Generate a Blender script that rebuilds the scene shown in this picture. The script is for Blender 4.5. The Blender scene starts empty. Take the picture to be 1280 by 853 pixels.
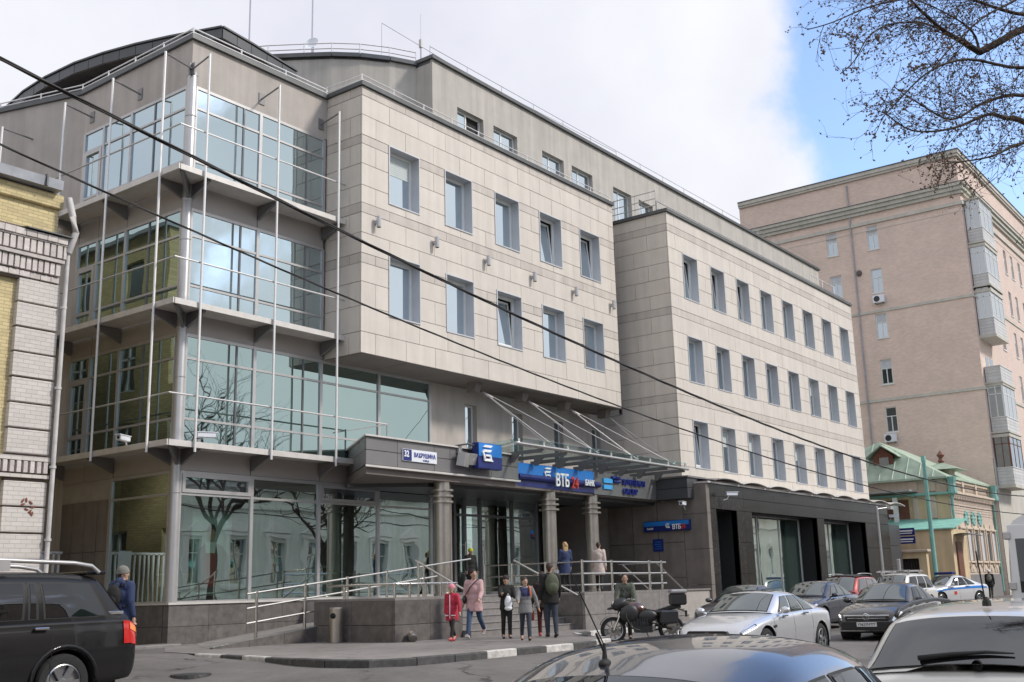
import bpy, bmesh, math, random
from mathutils import Vector, Matrix, Euler, noise as mnoise
R = math.radians
random.seed(7)
SC = bpy.context.scene
COL = SC.collection
# ------------------------------------------------------------------ camera
# world: X runs along the street front of the offices (away, to the right), Y goes into the plot, Z up.
CAM_H = 1.15
HEAD, PITCH, ROLL = R(36.95), R(12.9), R(-1.53)
_f0 = Vector((math.cos(HEAD), math.sin(HEAD), 0)); _r0 = Vector((math.sin(HEAD), -math.cos(HEAD), 0)); _z = Vector((0, 0, 1))
_fw = _f0*math.cos(PITCH) + _z*math.sin(PITCH); _u0 = -_f0*math.sin(PITCH) + _z*math.cos(PITCH)
_rt = _r0*math.cos(ROLL) + _u0*math.sin(ROLL); _up = -_r0*math.sin(ROLL) + _u0*math.cos(ROLL)
cam_d = bpy.data.cameras.new('camera'); cam = bpy.data.objects.new('camera', cam_d); COL.objects.link(cam)
cam_d.sensor_fit = 'HORIZONTAL'; cam_d.sensor_width = 36; cam_d.lens = 1365/1280*36
cam_d.clip_start = 0.1; cam_d.clip_end = 5000
mw = Matrix((( _rt.x, _up.x, -_fw.x, 0), (_rt.y, _up.y, -_fw.y, 0), (_rt.z, _up.z, -_fw.z, CAM_H), (0, 0, 0, 1)))
cam.matrix_world = mw
SC.camera = cam
# ------------------------------------------------------------------ sky, sun, exposure
SUN_AZ, SUN_EL = R(-62), R(40)          # azimuth measured from +X towards +Y
SC.view_settings.view_transform = 'Standard'; SC.view_settings.look = 'None'
SC.view_settings.gamma = 1; SC.view_settings.use_curve_mapping = False
SC.view_settings.exposure = 0.60
W = bpy.data.worlds.new('World'); SC.world = W; W.use_nodes = True
nt = W.node_tree; N = nt.nodes; LK = nt.links; N.clear()
wo = N.new('ShaderNodeOutputWorld'); bg = N.new('ShaderNodeBackground'); bg.inputs['Strength'].default_value = 0.15
sky = N.new('ShaderNodeTexSky'); sky.sky_type = 'NISHITA'; sky.sun_disc = False
sky.sun_elevation = SUN_EL; sky.sun_rotation = math.pi/2 - SUN_AZ; sky.altitude = 150; sky.air_density = 1.0; sky.dust_density = 1.0; sky.ozone_density = 1.0
tc = N.new('ShaderNodeTexCoord')
nz = N.new('ShaderNodeTexNoise'); nz.inputs['Scale'].default_value = 3.2; nz.inputs['Detail'].default_value = 9; nz.inputs['Roughness'].default_value = .55; nz.inputs['Distortion'].default_value = .25
nz2 = N.new('ShaderNodeTexNoise'); nz2.inputs['Scale'].default_value = 2.3; nz2.inputs['Detail'].default_value = 6; nz2.inputs['Roughness'].default_value = .5
LK.new(tc.outputs['Generated'], nz.inputs['Vector']); LK.new(tc.outputs['Generated'], nz2.inputs['Vector'])
# a broad bank of cloud with its open edge along one bearing: bank coordinate = dot(direction, axis)
dp = N.new('ShaderNodeVectorMath'); dp.operation = 'DOT_PRODUCT'
ax = (_rt*0.97 + _up*0.10).normalized()
dp.inputs[1].default_value = ax
LK.new(tc.outputs['Generated'], dp.inputs[0])
bank = N.new('ShaderNodeMapRange'); bank.inputs['From Min'].default_value = .14; bank.inputs['From Max'].default_value = .40
bank.inputs['To Min'].default_value = .33; bank.inputs['To Max'].default_value = -.27; bank.interpolation_type = 'SMOOTHSTEP'
LK.new(dp.outputs['Value'], bank.inputs['Value'])
ad = N.new('ShaderNodeMath'); ad.operation = 'ADD'; LK.new(nz.outputs['Fac'], ad.inputs[0]); LK.new(bank.outputs['Result'], ad.inputs[1])
msk = N.new('ShaderNodeMapRange'); msk.inputs['From Min'].default_value = .47; msk.inputs['From Max'].default_value = .60; msk.interpolation_type = 'SMOOTHSTEP'
bank2 = N.new('ShaderNodeMapRange'); bank2.inputs['From Min'].default_value = .46; bank2.inputs['From Max'].default_value = .66
bank2.inputs['To Min'].default_value = 0; bank2.inputs['To Max'].default_value = .42; bank2.interpolation_type = 'SMOOTHSTEP'
LK.new(dp.outputs['Value'], bank2.inputs['Value'])
ad2 = N.new('ShaderNodeMath'); ad2.operation = 'ADD'; LK.new(ad.outputs[0], ad2.inputs[0]); LK.new(bank2.outputs['Result'], ad2.inputs[1])
LK.new(ad2.outputs[0], msk.inputs['Value'])
cc = N.new('ShaderNodeValToRGB'); cc.color_ramp.elements[0].position = .36; cc.color_ramp.elements[1].position = .60
cc.color_ramp.elements[0].color = (3.5, 3.55, 4.0, 1); cc.color_ramp.elements[1].color = (4.5, 4.55, 4.7, 1)
LK.new(nz2.outputs['Fac'], cc.inputs['Fac'])
mx = N.new('ShaderNodeMix'); mx.data_type = 'RGBA'
skb = N.new('ShaderNodeMix'); skb.data_type = 'RGBA'; skb.blend_type = 'MULTIPLY'; skb.inputs['Factor'].default_value = 1
skb.inputs['B'].default_value = (1.22, 1.24, 1.32, 1)
LK.new(sky.outputs['Color'], skb.inputs['A'])
LK.new(msk.outputs['Result'], mx.inputs['Factor']); LK.new(skb.outputs['Result'], mx.inputs['A']); LK.new(cc.outputs['Color'], mx.inputs['B'])
LK.new(mx.outputs['Result'], bg.inputs['Color']); LK.new(bg.outputs['Background'], wo.inputs['Surface'])
sd = bpy.data.lights.new('sun', 'SUN'); sd.energy = 2.0; sd.angle = R(8); sd.color = (1, .95, .87)
sun = bpy.data.objects.new('sun', sd); COL.objects.link(sun)
sdir = Vector((math.cos(SUN_EL)*math.cos(SUN_AZ), math.cos(SUN_EL)*math.sin(SUN_AZ), math.sin(SUN_EL)))
sun.rotation_euler = (-sdir).to_track_quat('-Z', 'Y').to_euler(); sun.location = (0, 0, 60)

# ------------------------------------------------------------------ materials
def _mat(name):
    m = bpy.data.materials.new(name); m.use_nodes = True
    t = m.node_tree; b = t.nodes['Principled BSDF']
    return m, t, b
def mat(name, col, rough=.6, metal=0., var=.12, scale=2.5, bump=0., bscale=40, streak=0., rnd=0., coat=0., spec=.5, tint2=None, t2scale=.35):
    """Principled material with fine noise, optional rain streaks, per-object variation and fine relief."""
    m, t, b = _mat(name); n = t.nodes; l = t.links
    tcn = n.new('ShaderNodeTexCoord')
    src = tcn.outputs['Object']
    a = n.new('ShaderNodeTexNoise'); a.inputs['Scale'].default_value = scale; a.inputs['Detail'].default_value = 6; a.inputs['Roughness'].default_value = .6
    l.new(src, a.inputs['Vector'])
    rmp = n.new('ShaderNodeMapRange'); rmp.inputs['From Min'].default_value = .3; rmp.inputs['From Max'].default_value = .7
    rmp.inputs['To Min'].default_value = 1-var; rmp.inputs['To Max'].default_value = 1+var
    l.new(a.outputs['Fac'], rmp.inputs['Value']); fac = rmp.outputs['Result']
    def mul(x, y):
        q = n.new('ShaderNodeMath'); q.operation = 'MULTIPLY'; l.new(x, q.inputs[0]); l.new(y, q.inputs[1]); return q.outputs[0]
    if streak:
        mp = n.new('ShaderNodeMapping'); mp.inputs['Scale'].default_value = (2.2, 2.2, .13); l.new(src, mp.inputs['Vector'])
        s = n.new('ShaderNodeTexNoise'); s.inputs['Scale'].default_value = 1.6; s.inputs['Detail'].default_value = 5; l.new(mp.outputs[0], s.inputs['Vector'])
        r2 = n.new('ShaderNodeMapRange'); r2.inputs['From Min'].default_value = .35; r2.inputs['From Max'].default_value = .65
        r2.inputs['To Min'].default_value = 1-streak; r2.inputs['To Max'].default_value = 1+streak*.5
        l.new(s.outputs['Fac'], r2.inputs['Value']); fac = mul(fac, r2.outputs['Result'])
    if rnd:
        oi = n.new('ShaderNodeObjectInfo'); r3 = n.new('ShaderNodeMapRange'); r3.inputs['To Min'].default_value = 1-rnd; r3.inputs['To Max'].default_value = 1+rnd
        l.new(oi.outputs['Random'], r3.inputs['Value']); fac = mul(fac, r3.outputs['Result'])
    base = n.new('ShaderNodeRGB'); base.outputs[0].default_value = (*col, 1); bc = base.outputs[0]
    if tint2:
        k = n.new('ShaderNodeTexNoise'); k.inputs['Scale'].default_value = t2scale; k.inputs['Detail'].default_value = 5; l.new(src, k.inputs['Vector'])
        kr = n.new('ShaderNodeMapRange'); kr.inputs['From Min'].default_value = .42; kr.inputs['From Max'].default_value = .62; l.new(k.outputs['Fac'], kr.inputs['Value'])
        mm = n.new('ShaderNodeMix'); mm.data_type = 'RGBA'; l.new(kr.outputs['Result'], mm.inputs['Factor']); l.new(bc, mm.inputs['A']); mm.inputs['B'].default_value = (*tint2, 1)
        bc = mm.outputs['Result']
    vm = n.new('ShaderNodeVectorMath'); vm.operation = 'SCALE'; l.new(bc, vm.inputs[0]); l.new(fac, vm.inputs['Scale'])
    l.new(vm.outputs[0], b.inputs['Base Color'])
    b.inputs['Roughness'].default_value = rough; b.inputs['Metallic'].default_value = metal
    b.inputs['Specular IOR Level'].default_value = spec
    if coat: b.inputs['Coat Weight'].default_value = coat; b.inputs['Coat Roughness'].default_value = .03
    if bump:
        c = n.new('ShaderNodeTexNoise'); c.inputs['Scale'].default_value = bscale; c.inputs['Detail'].default_value = 4; l.new(src, c.inputs['Vector'])
        bp = n.new('ShaderNodeBump'); bp.inputs['Strength'].default_value = bump; bp.inputs['Distance'].default_value = .02
        l.new(c.outputs['Fac'], bp.inputs['Height']); l.new(bp.outputs['Normal'], b.inputs['Normal'])
    return m
def asphaltmat(name, col, crack=.5, vs=.28):
    """worn asphalt: blotches, patched squares, fine cracks, stone grain"""
    m, t, b = _mat(name); n = t.nodes; l = t.links
    tcn = n.new('ShaderNodeTexCoord')
    def noise(sc, d=6, r=.6, src=None):
        a = n.new('ShaderNodeTexNoise'); a.inputs['Scale'].default_value = sc; a.inputs['Detail'].default_value = d; a.inputs['Roughness'].default_value = r; l.new(src or tcn.outputs['Object'], a.inputs['Vector']); return a
    def rng(x, a, b_, c, d):
        q = n.new('ShaderNodeMapRange'); q.inputs['From Min'].default_value = a; q.inputs['From Max'].default_value = b_; q.inputs['To Min'].default_value = c; q.inputs['To Max'].default_value = d; l.new(x, q.inputs['Value']); return q.outputs['Result']
    def mul(x, y):
        q = n.new('ShaderNodeMath'); q.operation = 'MULTIPLY'; l.new(x, q.inputs[0]); l.new(y, q.inputs[1]); return q.outputs[0]
    f = mul(rng(noise(.35).outputs['Fac'], .3, .7, .78, 1.2), rng(noise(2.5, 8).outputs['Fac'], .3, .7, .86, 1.12))
    f = mul(f, rng(noise(70, 2).outputs['Fac'], .3, .7, .80, 1.18))
    dn = noise(1.3, 4); vm = n.new('ShaderNodeVectorMath'); vm.operation = 'MULTIPLY_ADD'; vm.inputs[1].default_value = (1.4, 1.4, 1.4); l.new(dn.outputs['Color'], vm.inputs[0]); l.new(tcn.outputs['Object'], vm.inputs[2])
    v = n.new('ShaderNodeTexVoronoi'); v.feature = 'DISTANCE_TO_EDGE'; v.inputs['Scale'].default_value = vs; l.new(vm.outputs[0], v.inputs['Vector'])
    ck = rng(v.outputs['Distance'], .0, .018, 1, 0); ck = mul(ck, rng(noise(.5, 3).outputs['Fac'], .45, .6, 0, crack)); inv = n.new('ShaderNodeMath'); inv.operation = 'SUBTRACT'; inv.inputs[0].default_value = 1; l.new(ck, inv.inputs[1]); f = mul(f, inv.outputs[0])
    v2 = n.new('ShaderNodeTexVoronoi'); v2.distance = 'CHEBYCHEV'; v2.inputs['Scale'].default_value = .16; l.new(tcn.outputs['Object'], v2.inputs['Vector']); sp = n.new('ShaderNodeSeparateColor'); l.new(v2.outputs['Color'], sp.inputs[0]); f = mul(f, rng(sp.outputs[0], 0, 1, .88, 1.1))
    cv = n.new('ShaderNodeVectorMath'); cv.operation = 'SCALE'; cv.inputs[0].default_value = col; l.new(f, cv.inputs['Scale']); l.new(cv.outputs[0], b.inputs['Base Color']); b.inputs['Roughness'].default_value = .88; b.inputs['Specular IOR Level'].default_value = .3
    bp = n.new('ShaderNodeBump'); bp.inputs['Strength'].default_value = .4; bp.inputs['Distance'].default_value = .01; l.new(noise(90, 3).outputs['Fac'], bp.inputs['Height']); l.new(bp.outputs['Normal'], b.inputs['Normal'])
    return m
def brickmat(name, col, mortar, bw=.26, bh=.075, rough=.85, var=.25, axis='X', rnd=0):
    """fine brickwork for walls too far away to take brick by brick; axis = horizontal run of the wall"""
    m, t, b = _mat(name); n = t.nodes; l = t.links
    tcn = n.new('ShaderNodeTexCoord'); sp = n.new('ShaderNodeSeparateXYZ'); cb = n.new('ShaderNodeCombineXYZ')
    l.new(tcn.outputs['Object'], sp.inputs[0]); l.new(sp.outputs[axis], cb.inputs[0]); l.new(sp.outputs['Z'], cb.inputs[1])
    br = n.new('ShaderNodeTexBrick'); br.inputs['Scale'].default_value = 1; br.inputs['Brick Width'].default_value = bw; br.inputs['Row Height'].default_value = bh
    br.inputs['Mortar Size'].default_value = .008; br.inputs['Mortar Smooth'].default_value = .3
    br.inputs['Color1'].default_value = (*[c*(1-var*.5) for c in col], 1); br.inputs['Color2'].default_value = (*[c*(1+var*.5) for c in col], 1); br.inputs['Mortar'].default_value = (*mortar, 1)
    l.new(cb.outputs[0], br.inputs['Vector'])
    a = n.new('ShaderNodeTexNoise'); a.inputs['Scale'].default_value = .6; a.inputs['Detail'].default_value = 8; a.inputs['Roughness'].default_value = .65; l.new(tcn.outputs['Object'], a.inputs['Vector'])
    r = n.new('ShaderNodeMapRange'); r.inputs['From Min'].default_value = .3; r.inputs['From Max'].default_value = .7; r.inputs['To Min'].default_value = .92; r.inputs['To Max'].default_value = 1.06; l.new(a.outputs['Fac'], r.inputs['Value'])
    vm = n.new('ShaderNodeVectorMath'); vm.operation = 'SCALE'; l.new(br.outputs['Color'], vm.inputs[0]); l.new(r.outputs['Result'], vm.inputs['Scale'])
    l.new(vm.outputs[0], b.inputs['Base Color']); b.inputs['Roughness'].default_value = rough
    bp = n.new('ShaderNodeBump'); bp.inputs['Strength'].default_value = .6; bp.inputs['Distance'].default_value = .01; bp.invert = True
    l.new(br.outputs['Fac'], bp.inputs['Height']); l.new(bp.outputs['Normal'], b.inputs['Normal'])
    return m
def glassmat(name, tint, dark, refl=.75, wav=.05, wscale=.9, rough=.01):
    """solar glass: tinted mirror reflection over a dark interior colour, with slightly wavy panes"""
    m, t, b = _mat(name); n = t.nodes; l = t.links
    out = n['Material Output']; n.remove(b)
    g = n.new('ShaderNodeBsdfGlossy'); g.inputs['Roughness'].default_value = rough; g.inputs['Color'].default_value = (*tint, 1)
    d = n.new('ShaderNodeBsdfDiffuse'); d.inputs['Color'].default_value = (*dark, 1)
    lw = n.new('ShaderNodeLayerWeight'); lw.inputs['Blend'].default_value = .22
    r = n.new('ShaderNodeMapRange'); r.inputs['To Min'].default_value = refl; r.inputs['To Max'].default_value = 1; l.new(lw.outputs['Fresnel'], r.inputs['Value'])
    mix = n.new('ShaderNodeMixShader'); l.new(r.outputs['Result'], mix.inputs['Fac']); l.new(d.outputs[0], mix.inputs[1]); l.new(g.outputs[0], mix.inputs[2])
    if wav:
        tcn = n.new('ShaderNodeTexCoord'); oi = n.new('ShaderNodeObjectInfo'); va = n.new('ShaderNodeVectorMath'); va.operation = 'ADD'
        vs = n.new('ShaderNodeVectorMath'); vs.operation = 'SCALE'; vs.inputs[0].default_value = (37, 19, 11); l.new(oi.outputs['Random'], vs.inputs['Scale'])
        l.new(tcn.outputs['Object'], va.inputs[0]); l.new(vs.outputs[0], va.inputs[1])
        c = n.new('ShaderNodeTexNoise'); c.inputs['Scale'].default_value = wscale; c.inputs['Detail'].default_value = 1; l.new(va.outputs[0], c.inputs['Vector'])
        bp = n.new('ShaderNodeBump'); bp.inputs['Strength'].default_value = wav; bp.inputs['Distance'].default_value = .2
        l.new(c.outputs['Fac'], bp.inputs['Height']); l.new(bp.outputs['Normal'], g.inputs['Normal'])
    l.new(mix.outputs[0], out.inputs['Surface'])
    return m
def seethrough(name, tint, refl=.35, tr=(.5, .65, .62), wav=.04):
    """shop glass: a mirror reflection mixed with a tinted view of the room behind"""
    m, t, b = _mat(name); n = t.nodes; l = t.links
    out = n['Material Output']; n.remove(b)
    g = n.new('ShaderNodeBsdfGlossy'); g.inputs['Roughness'].default_value = .01; g.inputs['Color'].default_value = (*tint, 1)
    d = n.new('ShaderNodeBsdfTransparent'); d.inputs['Color'].default_value = (*tr, 1)
    lw = n.new('ShaderNodeLayerWeight'); lw.inputs['Blend'].default_value = .3
    r = n.new('ShaderNodeMapRange'); r.inputs['To Min'].default_value = refl; r.inputs['To Max'].default_value = 1; l.new(lw.outputs['Fresnel'], r.inputs['Value'])
    mix = n.new('ShaderNodeMixShader')
    ge = n.new('ShaderNodeNewGeometry'); bk = n.new('ShaderNodeMath'); bk.operation = 'SUBTRACT'; bk.inputs[0].default_value = 1; l.new(ge.outputs['Backfacing'], bk.inputs[1])
    fm = n.new('ShaderNodeMath'); fm.operation = 'MULTIPLY'; l.new(r.outputs['Result'], fm.inputs[0]); l.new(bk.outputs[0], fm.inputs[1]); l.new(fm.outputs[0], mix.inputs['Fac']); l.new(d.outputs[0], mix.inputs[1]); l.new(g.outputs[0], mix.inputs[2])
    if wav:
        tcn = n.new('ShaderNodeTexCoord')
        c = n.new('ShaderNodeTexNoise'); c.inputs['Scale'].default_value = .8; c.inputs['Detail'].default_value = 1; l.new(tcn.outputs['Object'], c.inputs['Vector'])
        bp = n.new('ShaderNodeBump'); bp.inputs['Strength'].default_value = wav; bp.inputs['Distance'].default_value = .2
        l.new(c.outputs['Fac'], bp.inputs['Height']); l.new(bp.outputs['Normal'], g.inputs['Normal'])
    l.new(mix.outputs[0], out.inputs['Surface'])
    return m
# ------------------------------------------------------------------ mesh helpers
class MB:
    def __init__(s): s.v = []; s.f = []; s.mi = []; s.cur = 0
    def add(s, vs, fs):
        o = len(s.v); s.v.extend([tuple(p) for p in vs]); s.f.extend([tuple(i+o for i in f) for f in fs]); s.mi.extend([s.cur]*len(fs)); return s
    def quad(s, a, b, c, d): return s.add([a, b, c, d], [(0, 1, 2, 3)])
    def box(s, x0, x1, y0, y1, z0, z1):
        return s.add([(x0, y0, z0), (x1, y0, z0), (x1, y1, z0), (x0, y1, z0), (x0, y0, z1), (x1, y0, z1), (x1, y1, z1), (x0, y1, z1)],
                     [(0, 3, 2, 1), (4, 5, 6, 7), (0, 1, 5, 4), (1, 2, 6, 5), (2, 3, 7, 6), (3, 0, 4, 7)])
    def cbox(s, x0, x1, y0, y1, z0, z1, b=.01):
        """box with small chamfers on its 4 long vertical/horizontal edges"""
        b = min(b, abs(x1-x0)*.3, abs(y1-y0)*.3, abs(z1-z0)*.3)
        vs = []
        for z, i in ((z0, b), (z0+b, 0), (z1-b, 0), (z1, b)):
            vs += [(x0+i, y0+i, z), (x1-i, y0+i, z), (x1-i, y1-i, z), (x0+i, y1-i, z)]
        fs = [(3, 2, 1, 0), (12, 13, 14, 15)]
        for k in range(3):
            for j in range(4): fs.append((k*4+j, k*4+(j+1) % 4, k*4+4+(j+1) % 4, k*4+4+j))
        return s.add(vs, fs)
    def obox(s, c, size, rot=(0, 0, 0)):
        m = Euler(rot).to_matrix(); c = Vector(c); h = Vector(size)*.5
        vs = [c + m @ Vector((sx*h.x, sy*h.y, sz*h.z)) for sz in (-1, 1) for sx, sy in ((-1, -1), (1, -1), (1, 1), (-1, 1))]
        return s.add(vs, [(0, 3, 2, 1), (4, 5, 6, 7), (0, 1, 5, 4), (1, 2, 6, 5), (2, 3, 7, 6), (3, 0, 4, 7)])
    def prism(s, poly, z0, z1, caps=True):
        n = len(poly); vs = [(x, y, z0) for x, y in poly] + [(x, y, z1) for x, y in poly]
        fs = [(i, (i+1) % n, n+(i+1) % n, n+i) for i in range(n)]
        if caps: fs += [tuple(range(n-1, -1, -1)), tuple(range(n, 2*n))]
        return s.add(vs, fs)
    def extr(s, poly3, d):
        """prism of a 3-D polygon along vector d"""
        n = len(poly3); d = Vector(d); vs = [Vector(p) for p in poly3] + [Vector(p)+d for p in poly3]
        return s.add(vs, [(i, (i+1) % n, n+(i+1) % n, n+i) for i in range(n)] + [tuple(range(n-1, -1, -1)), tuple(range(n, 2*n))])
    def tube(s, pts, r, n=6, caps=True, r1=None):
        pts = [Vector(p) for p in pts]; m = len(pts); vs = []; fs = []
        up = Vector((0, 0, 1))
        for i, p in enumerate(pts):
            d = (pts[min(i+1, m-1)] - pts[max(i-1, 0)]).normalized()
            a = d.cross(up)
            if a.length < .05: a = d.cross(Vector((1, 0, 0)))
            a.normalize(); b = a.cross(d)
            rr = r if r1 is None else r + (r1-r)*i/max(1, m-1)
            if isinstance(r, (list, tuple)): rr = r[i]
            for k in range(n):
                t = 2*math.pi*k/n; vs.append(p + a*rr*math.cos(t) + b*rr*math.sin(t))
        for i in range(m-1):
            for k in range(n): fs.append((i*n+k, i*n+(k+1) % n, (i+1)*n+(k+1) % n, (i+1)*n+k))
        if caps: fs += [tuple(range(n-1, -1, -1)), tuple(range((m-1)*n, m*n))]
        return s.add(vs, fs)
    def lathe(s, prof, c=(0, 0, 0), n=20, axis='Z', a0=0, a1=2*math.pi):
        """prof = [(radius, height)...]"""
        vs = []; fs = []; full = abs(a1-a0-2*math.pi) < 1e-6; cnt = n if full else n+1
        for r, h in prof:
            for k in range(cnt):
                t = a0+(a1-a0)*k/n; x, y = r*math.cos(t), r*math.sin(t)
                p = {'Z': (x, y, h), 'Y': (x, h, y), 'X': (h, x, y)}[axis]
                vs.append((p[0]+c[0], p[1]+c[1], p[2]+c[2]))
        for i in range(len(prof)-1):
            for k in range(n):
                k2 = (k+1) % cnt
                fs.append((i*cnt+k, i*cnt+k2, (i+1)*cnt+k2, (i+1)*cnt+k))
        return s.add(vs, fs)
    def ell(s, c, r, n=12, m=8, rot=None, z0=-1., z1=1.):
        """ellipsoid (or the slice z0..z1 of it, in unit heights)"""
        vs = []; fs = []; c = Vector(c); mt = Euler(rot).to_matrix() if rot else Matrix.Identity(3)
        t0, t1 = math.asin(z0), math.asin(z1)
        for i in range(m+1):
            t = t0+(t1-t0)*i/m
            for k in range(n):
                a = 2*math.pi*k/n
                vs.append(c + mt @ Vector((r[0]*math.cos(t)*math.cos(a), r[1]*math.cos(t)*math.sin(a), r[2]*math.sin(t))))
        for i in range(m):
            for k in range(n): fs.append((i*n+k, i*n+(k+1) % n, (i+1)*n+(k+1) % n, (i+1)*n+k))
        fs += [tuple(range(n-1, -1, -1)), tuple(range(m*n, m*n+n))]
        return s.add(vs, fs)
    def grid(s, fn, nu, nv, flip=False):
        vs = [fn(i/nu, j/nv) for i in range(nu+1) for j in range(nv+1)]; w = nv+1
        fs = [(i*w+j, (i+1)*w+j, (i+1)*w+j+1, i*w+j+1) for i in range(nu) for j in range(nv)]
        if flip: fs = [f[::-1] for f in fs]
        return s.add(vs, fs)
    def mesh(s, name, mats, off=(0, 0, 0), smooth=False, auto=None, merge=False):
        me = bpy.data.meshes.new(name)
        vs = s.v if off == (0, 0, 0) else [(x-off[0], y-off[1], z-off[2]) for x, y, z in s.v]
        me.from_pydata(vs, [], s.f)
        for m in (mats if isinstance(mats, (list, tuple)) else [mats]): me.materials.append(m)
        if any(s.mi): me.polygons.foreach_set('material_index', s.mi)
        if merge:
            bm = bmesh.new(); bm.from_mesh(me); bmesh.ops.remove_doubles(bm, verts=bm.verts, dist=abs(merge))
            if merge > 0: bmesh.ops.recalc_face_normals(bm, faces=bm.faces)
            bm.to_mesh(me); bm.free()
        if smooth:
            me.polygons.foreach_set('use_smooth', [True]*len(me.polygons))
            if auto is not None: me.set_sharp_from_angle(angle=R(auto))
        me.update(); return me
def root_off(o):
    v = Vector((0, 0, 0))
    while o is not None: v += Vector(o.location); o = o.parent
    return tuple(v)
def part(name, mb, m, parent=None, smooth=False, auto=None, label=None, kind=None, world=True, merge=False):
    """one mesh object; with a parent its coordinates (given in the world frame) are re-based on the parent"""
    off = root_off(parent) if (parent is not None and world) else (0, 0, 0)
    me = mb.mesh(name, m, off, smooth, auto, merge) if isinstance(mb, MB) else mb
    o = bpy.data.objects.new(name, me); COL.objects.link(o)
    if parent is not None: o.parent = parent
    if label: o['label'] = label
    if kind: o['kind'] = kind
    return o
def inst(src, parent, loc, rot=None):
    """another object on the same mesh, with the sub-parts of the source copied too"""
    c = src.copy(); COL.objects.link(c); c.parent = parent; c.location = loc
    if rot is not None: c.rotation_euler = rot
    for ch in src.children:
        d = ch.copy(); COL.objects.link(d); d.parent = c
    return c
def thing(name, label, cat, loc=(0, 0, 0), rz=0, group=None):
    o = bpy.data.objects.new(name, None); COL.objects.link(o); o.location = loc; o.rotation_euler = (0, 0, rz); o.empty_display_size = .3
    o['label'] = label; o['category'] = cat
    if group: o['group'] = group
    return o
def tag(o, label, cat, group=None):
    o['label'] = label; o['category'] = cat
    if group: o['group'] = group
    return o
def solo(name, mb, m, label, cat, group=None, smooth=False, auto=None, origin=None):
    """a thing that is one mesh, its origin put at its base"""
    if origin is None:
        xs = [p[0] for p in mb.v]; ys = [p[1] for p in mb.v]; zs = [p[2] for p in mb.v]
        origin = ((min(xs)+max(xs))/2, (min(ys)+max(ys))/2, min(zs))
    o = bpy.data.objects.new(name, mb.mesh(name, m, origin, smooth, auto)); COL.objects.link(o); o.location = origin
    return tag(o, label, cat, group)
def struct(name, mb, m, kind='structure', smooth=False):
    o = bpy.data.objects.new(name, mb.mesh(name, m, (0, 0, 0), smooth)); COL.objects.link(o); o['kind'] = kind; return o
def textmb(s, size, thick=.01, bold=0, sx=1, align='LEFT'):
    cu = bpy.data.curves.new('lettering', 'FONT'); cu.body = s; cu.size = size; cu.extrude = thick; cu.offset = bold; cu.align_x = align; cu.resolution_u = 3
    o = bpy.data.objects.new('lettering', cu); COL.objects.link(o)
    dg = bpy.context.evaluated_depsgraph_get(); e = o.evaluated_get(dg); me = e.to_mesh()
    mb = MB(); mb.add([(v.co.x*sx, v.co.y, v.co.z) for v in me.vertices], [tuple(p.vertices) for p in me.polygons])
    e.to_mesh_clear(); bpy.data.objects.remove(o); bpy.data.curves.remove(cu)
    return mb
def place(mb, m):
    mb.v = [tuple(m @ Vector(p)) for p in mb.v]; return mb
def faceY(x, y, z):   # lettering on a wall that faces the street (-Y)
    return Matrix.Translation((x, y, z)) @ Matrix.Rotation(R(90), 4, 'X')
def faceX(x, y, z):   # lettering on a wall that faces -X
    return Matrix.Translation((x, y, z)) @ Matrix.Rotation(R(-90), 4, 'Z') @ Matrix.Rotation(R(90), 4, 'X')
def pchip(xs, ys):
    """smooth monotone interpolation through control points"""
    n = len(xs); h = [xs[i+1]-xs[i] for i in range(n-1)]; d = [(ys[i+1]-ys[i])/h[i] for i in range(n-1)]
    m = [d[0]] + [0 if d[i-1]*d[i] <= 0 else 2*d[i-1]*d[i]/(d[i-1]+d[i]) for i in range(1, n-1)] + [d[-1]]
    def f(x):
        x = min(max(x, xs[0]), xs[-1]); i = 0
        while i < n-2 and x > xs[i+1]: i += 1
        t = (x-xs[i])/h[i]; t2 = t*t; t3 = t2*t
        return (2*t3-3*t2+1)*ys[i]+(t3-2*t2+t)*h[i]*m[i]+(-2*t3+3*t2)*ys[i+1]+(t3-t2)*h[i]*m[i+1]
    return f
def sstep(a, b, x):
    t = min(max((x-a)/(b-a), 0), 1); return t*t*(3-2*t)
# ------------------------------------------------------------------ material library
M = {}
M['asphalt'] = asphaltmat('asphalt', (.150, .138, .130), .8, .22)
M['pave'] = asphaltmat('paving_asphalt', (.225, .205, .19), .45, .35)
M['kerb_w'] = mat('kerb_white', (.50, .48, .45), .85, var=.35, scale=7, bump=.4, bscale=25)
M['kerb_b'] = mat('kerb_dark', (.07, .068, .066), .85, var=.35, scale=7, bump=.4, bscale=25)
M['line'] = mat('road_paint', (.42, .41, .39), .8, var=.35, scale=6)
M['iron'] = mat('cast_iron', (.05, .048, .046), .6, metal=.5, var=.3, scale=12, bump=.5, bscale=30)
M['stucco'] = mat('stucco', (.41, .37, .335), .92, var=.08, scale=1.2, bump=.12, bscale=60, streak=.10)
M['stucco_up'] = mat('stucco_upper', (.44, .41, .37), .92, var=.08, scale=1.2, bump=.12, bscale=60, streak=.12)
M['panel'] = mat('stone_panel', (.58, .527, .465), .62, var=.045, scale=1.8, bump=.05, bscale=30, streak=.06, rnd=.035)
M['panel_thin'] = mat('stone_panel_band', (.50, .45, .40), .66, var=.07, scale=1.8, bump=.05, bscale=30, streak=.09, rnd=.045)
M['joint'] = mat('joint_backing', (.36, .33, .30), .9, var=.1)  # plain grey-brown of the joints and the backing behind the cladding
M['granite'] = mat('grey_granite', (.125, .112, .105), .42, var=.28, scale=5, bump=.05, bscale=60, rnd=.10, streak=.10)
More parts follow.
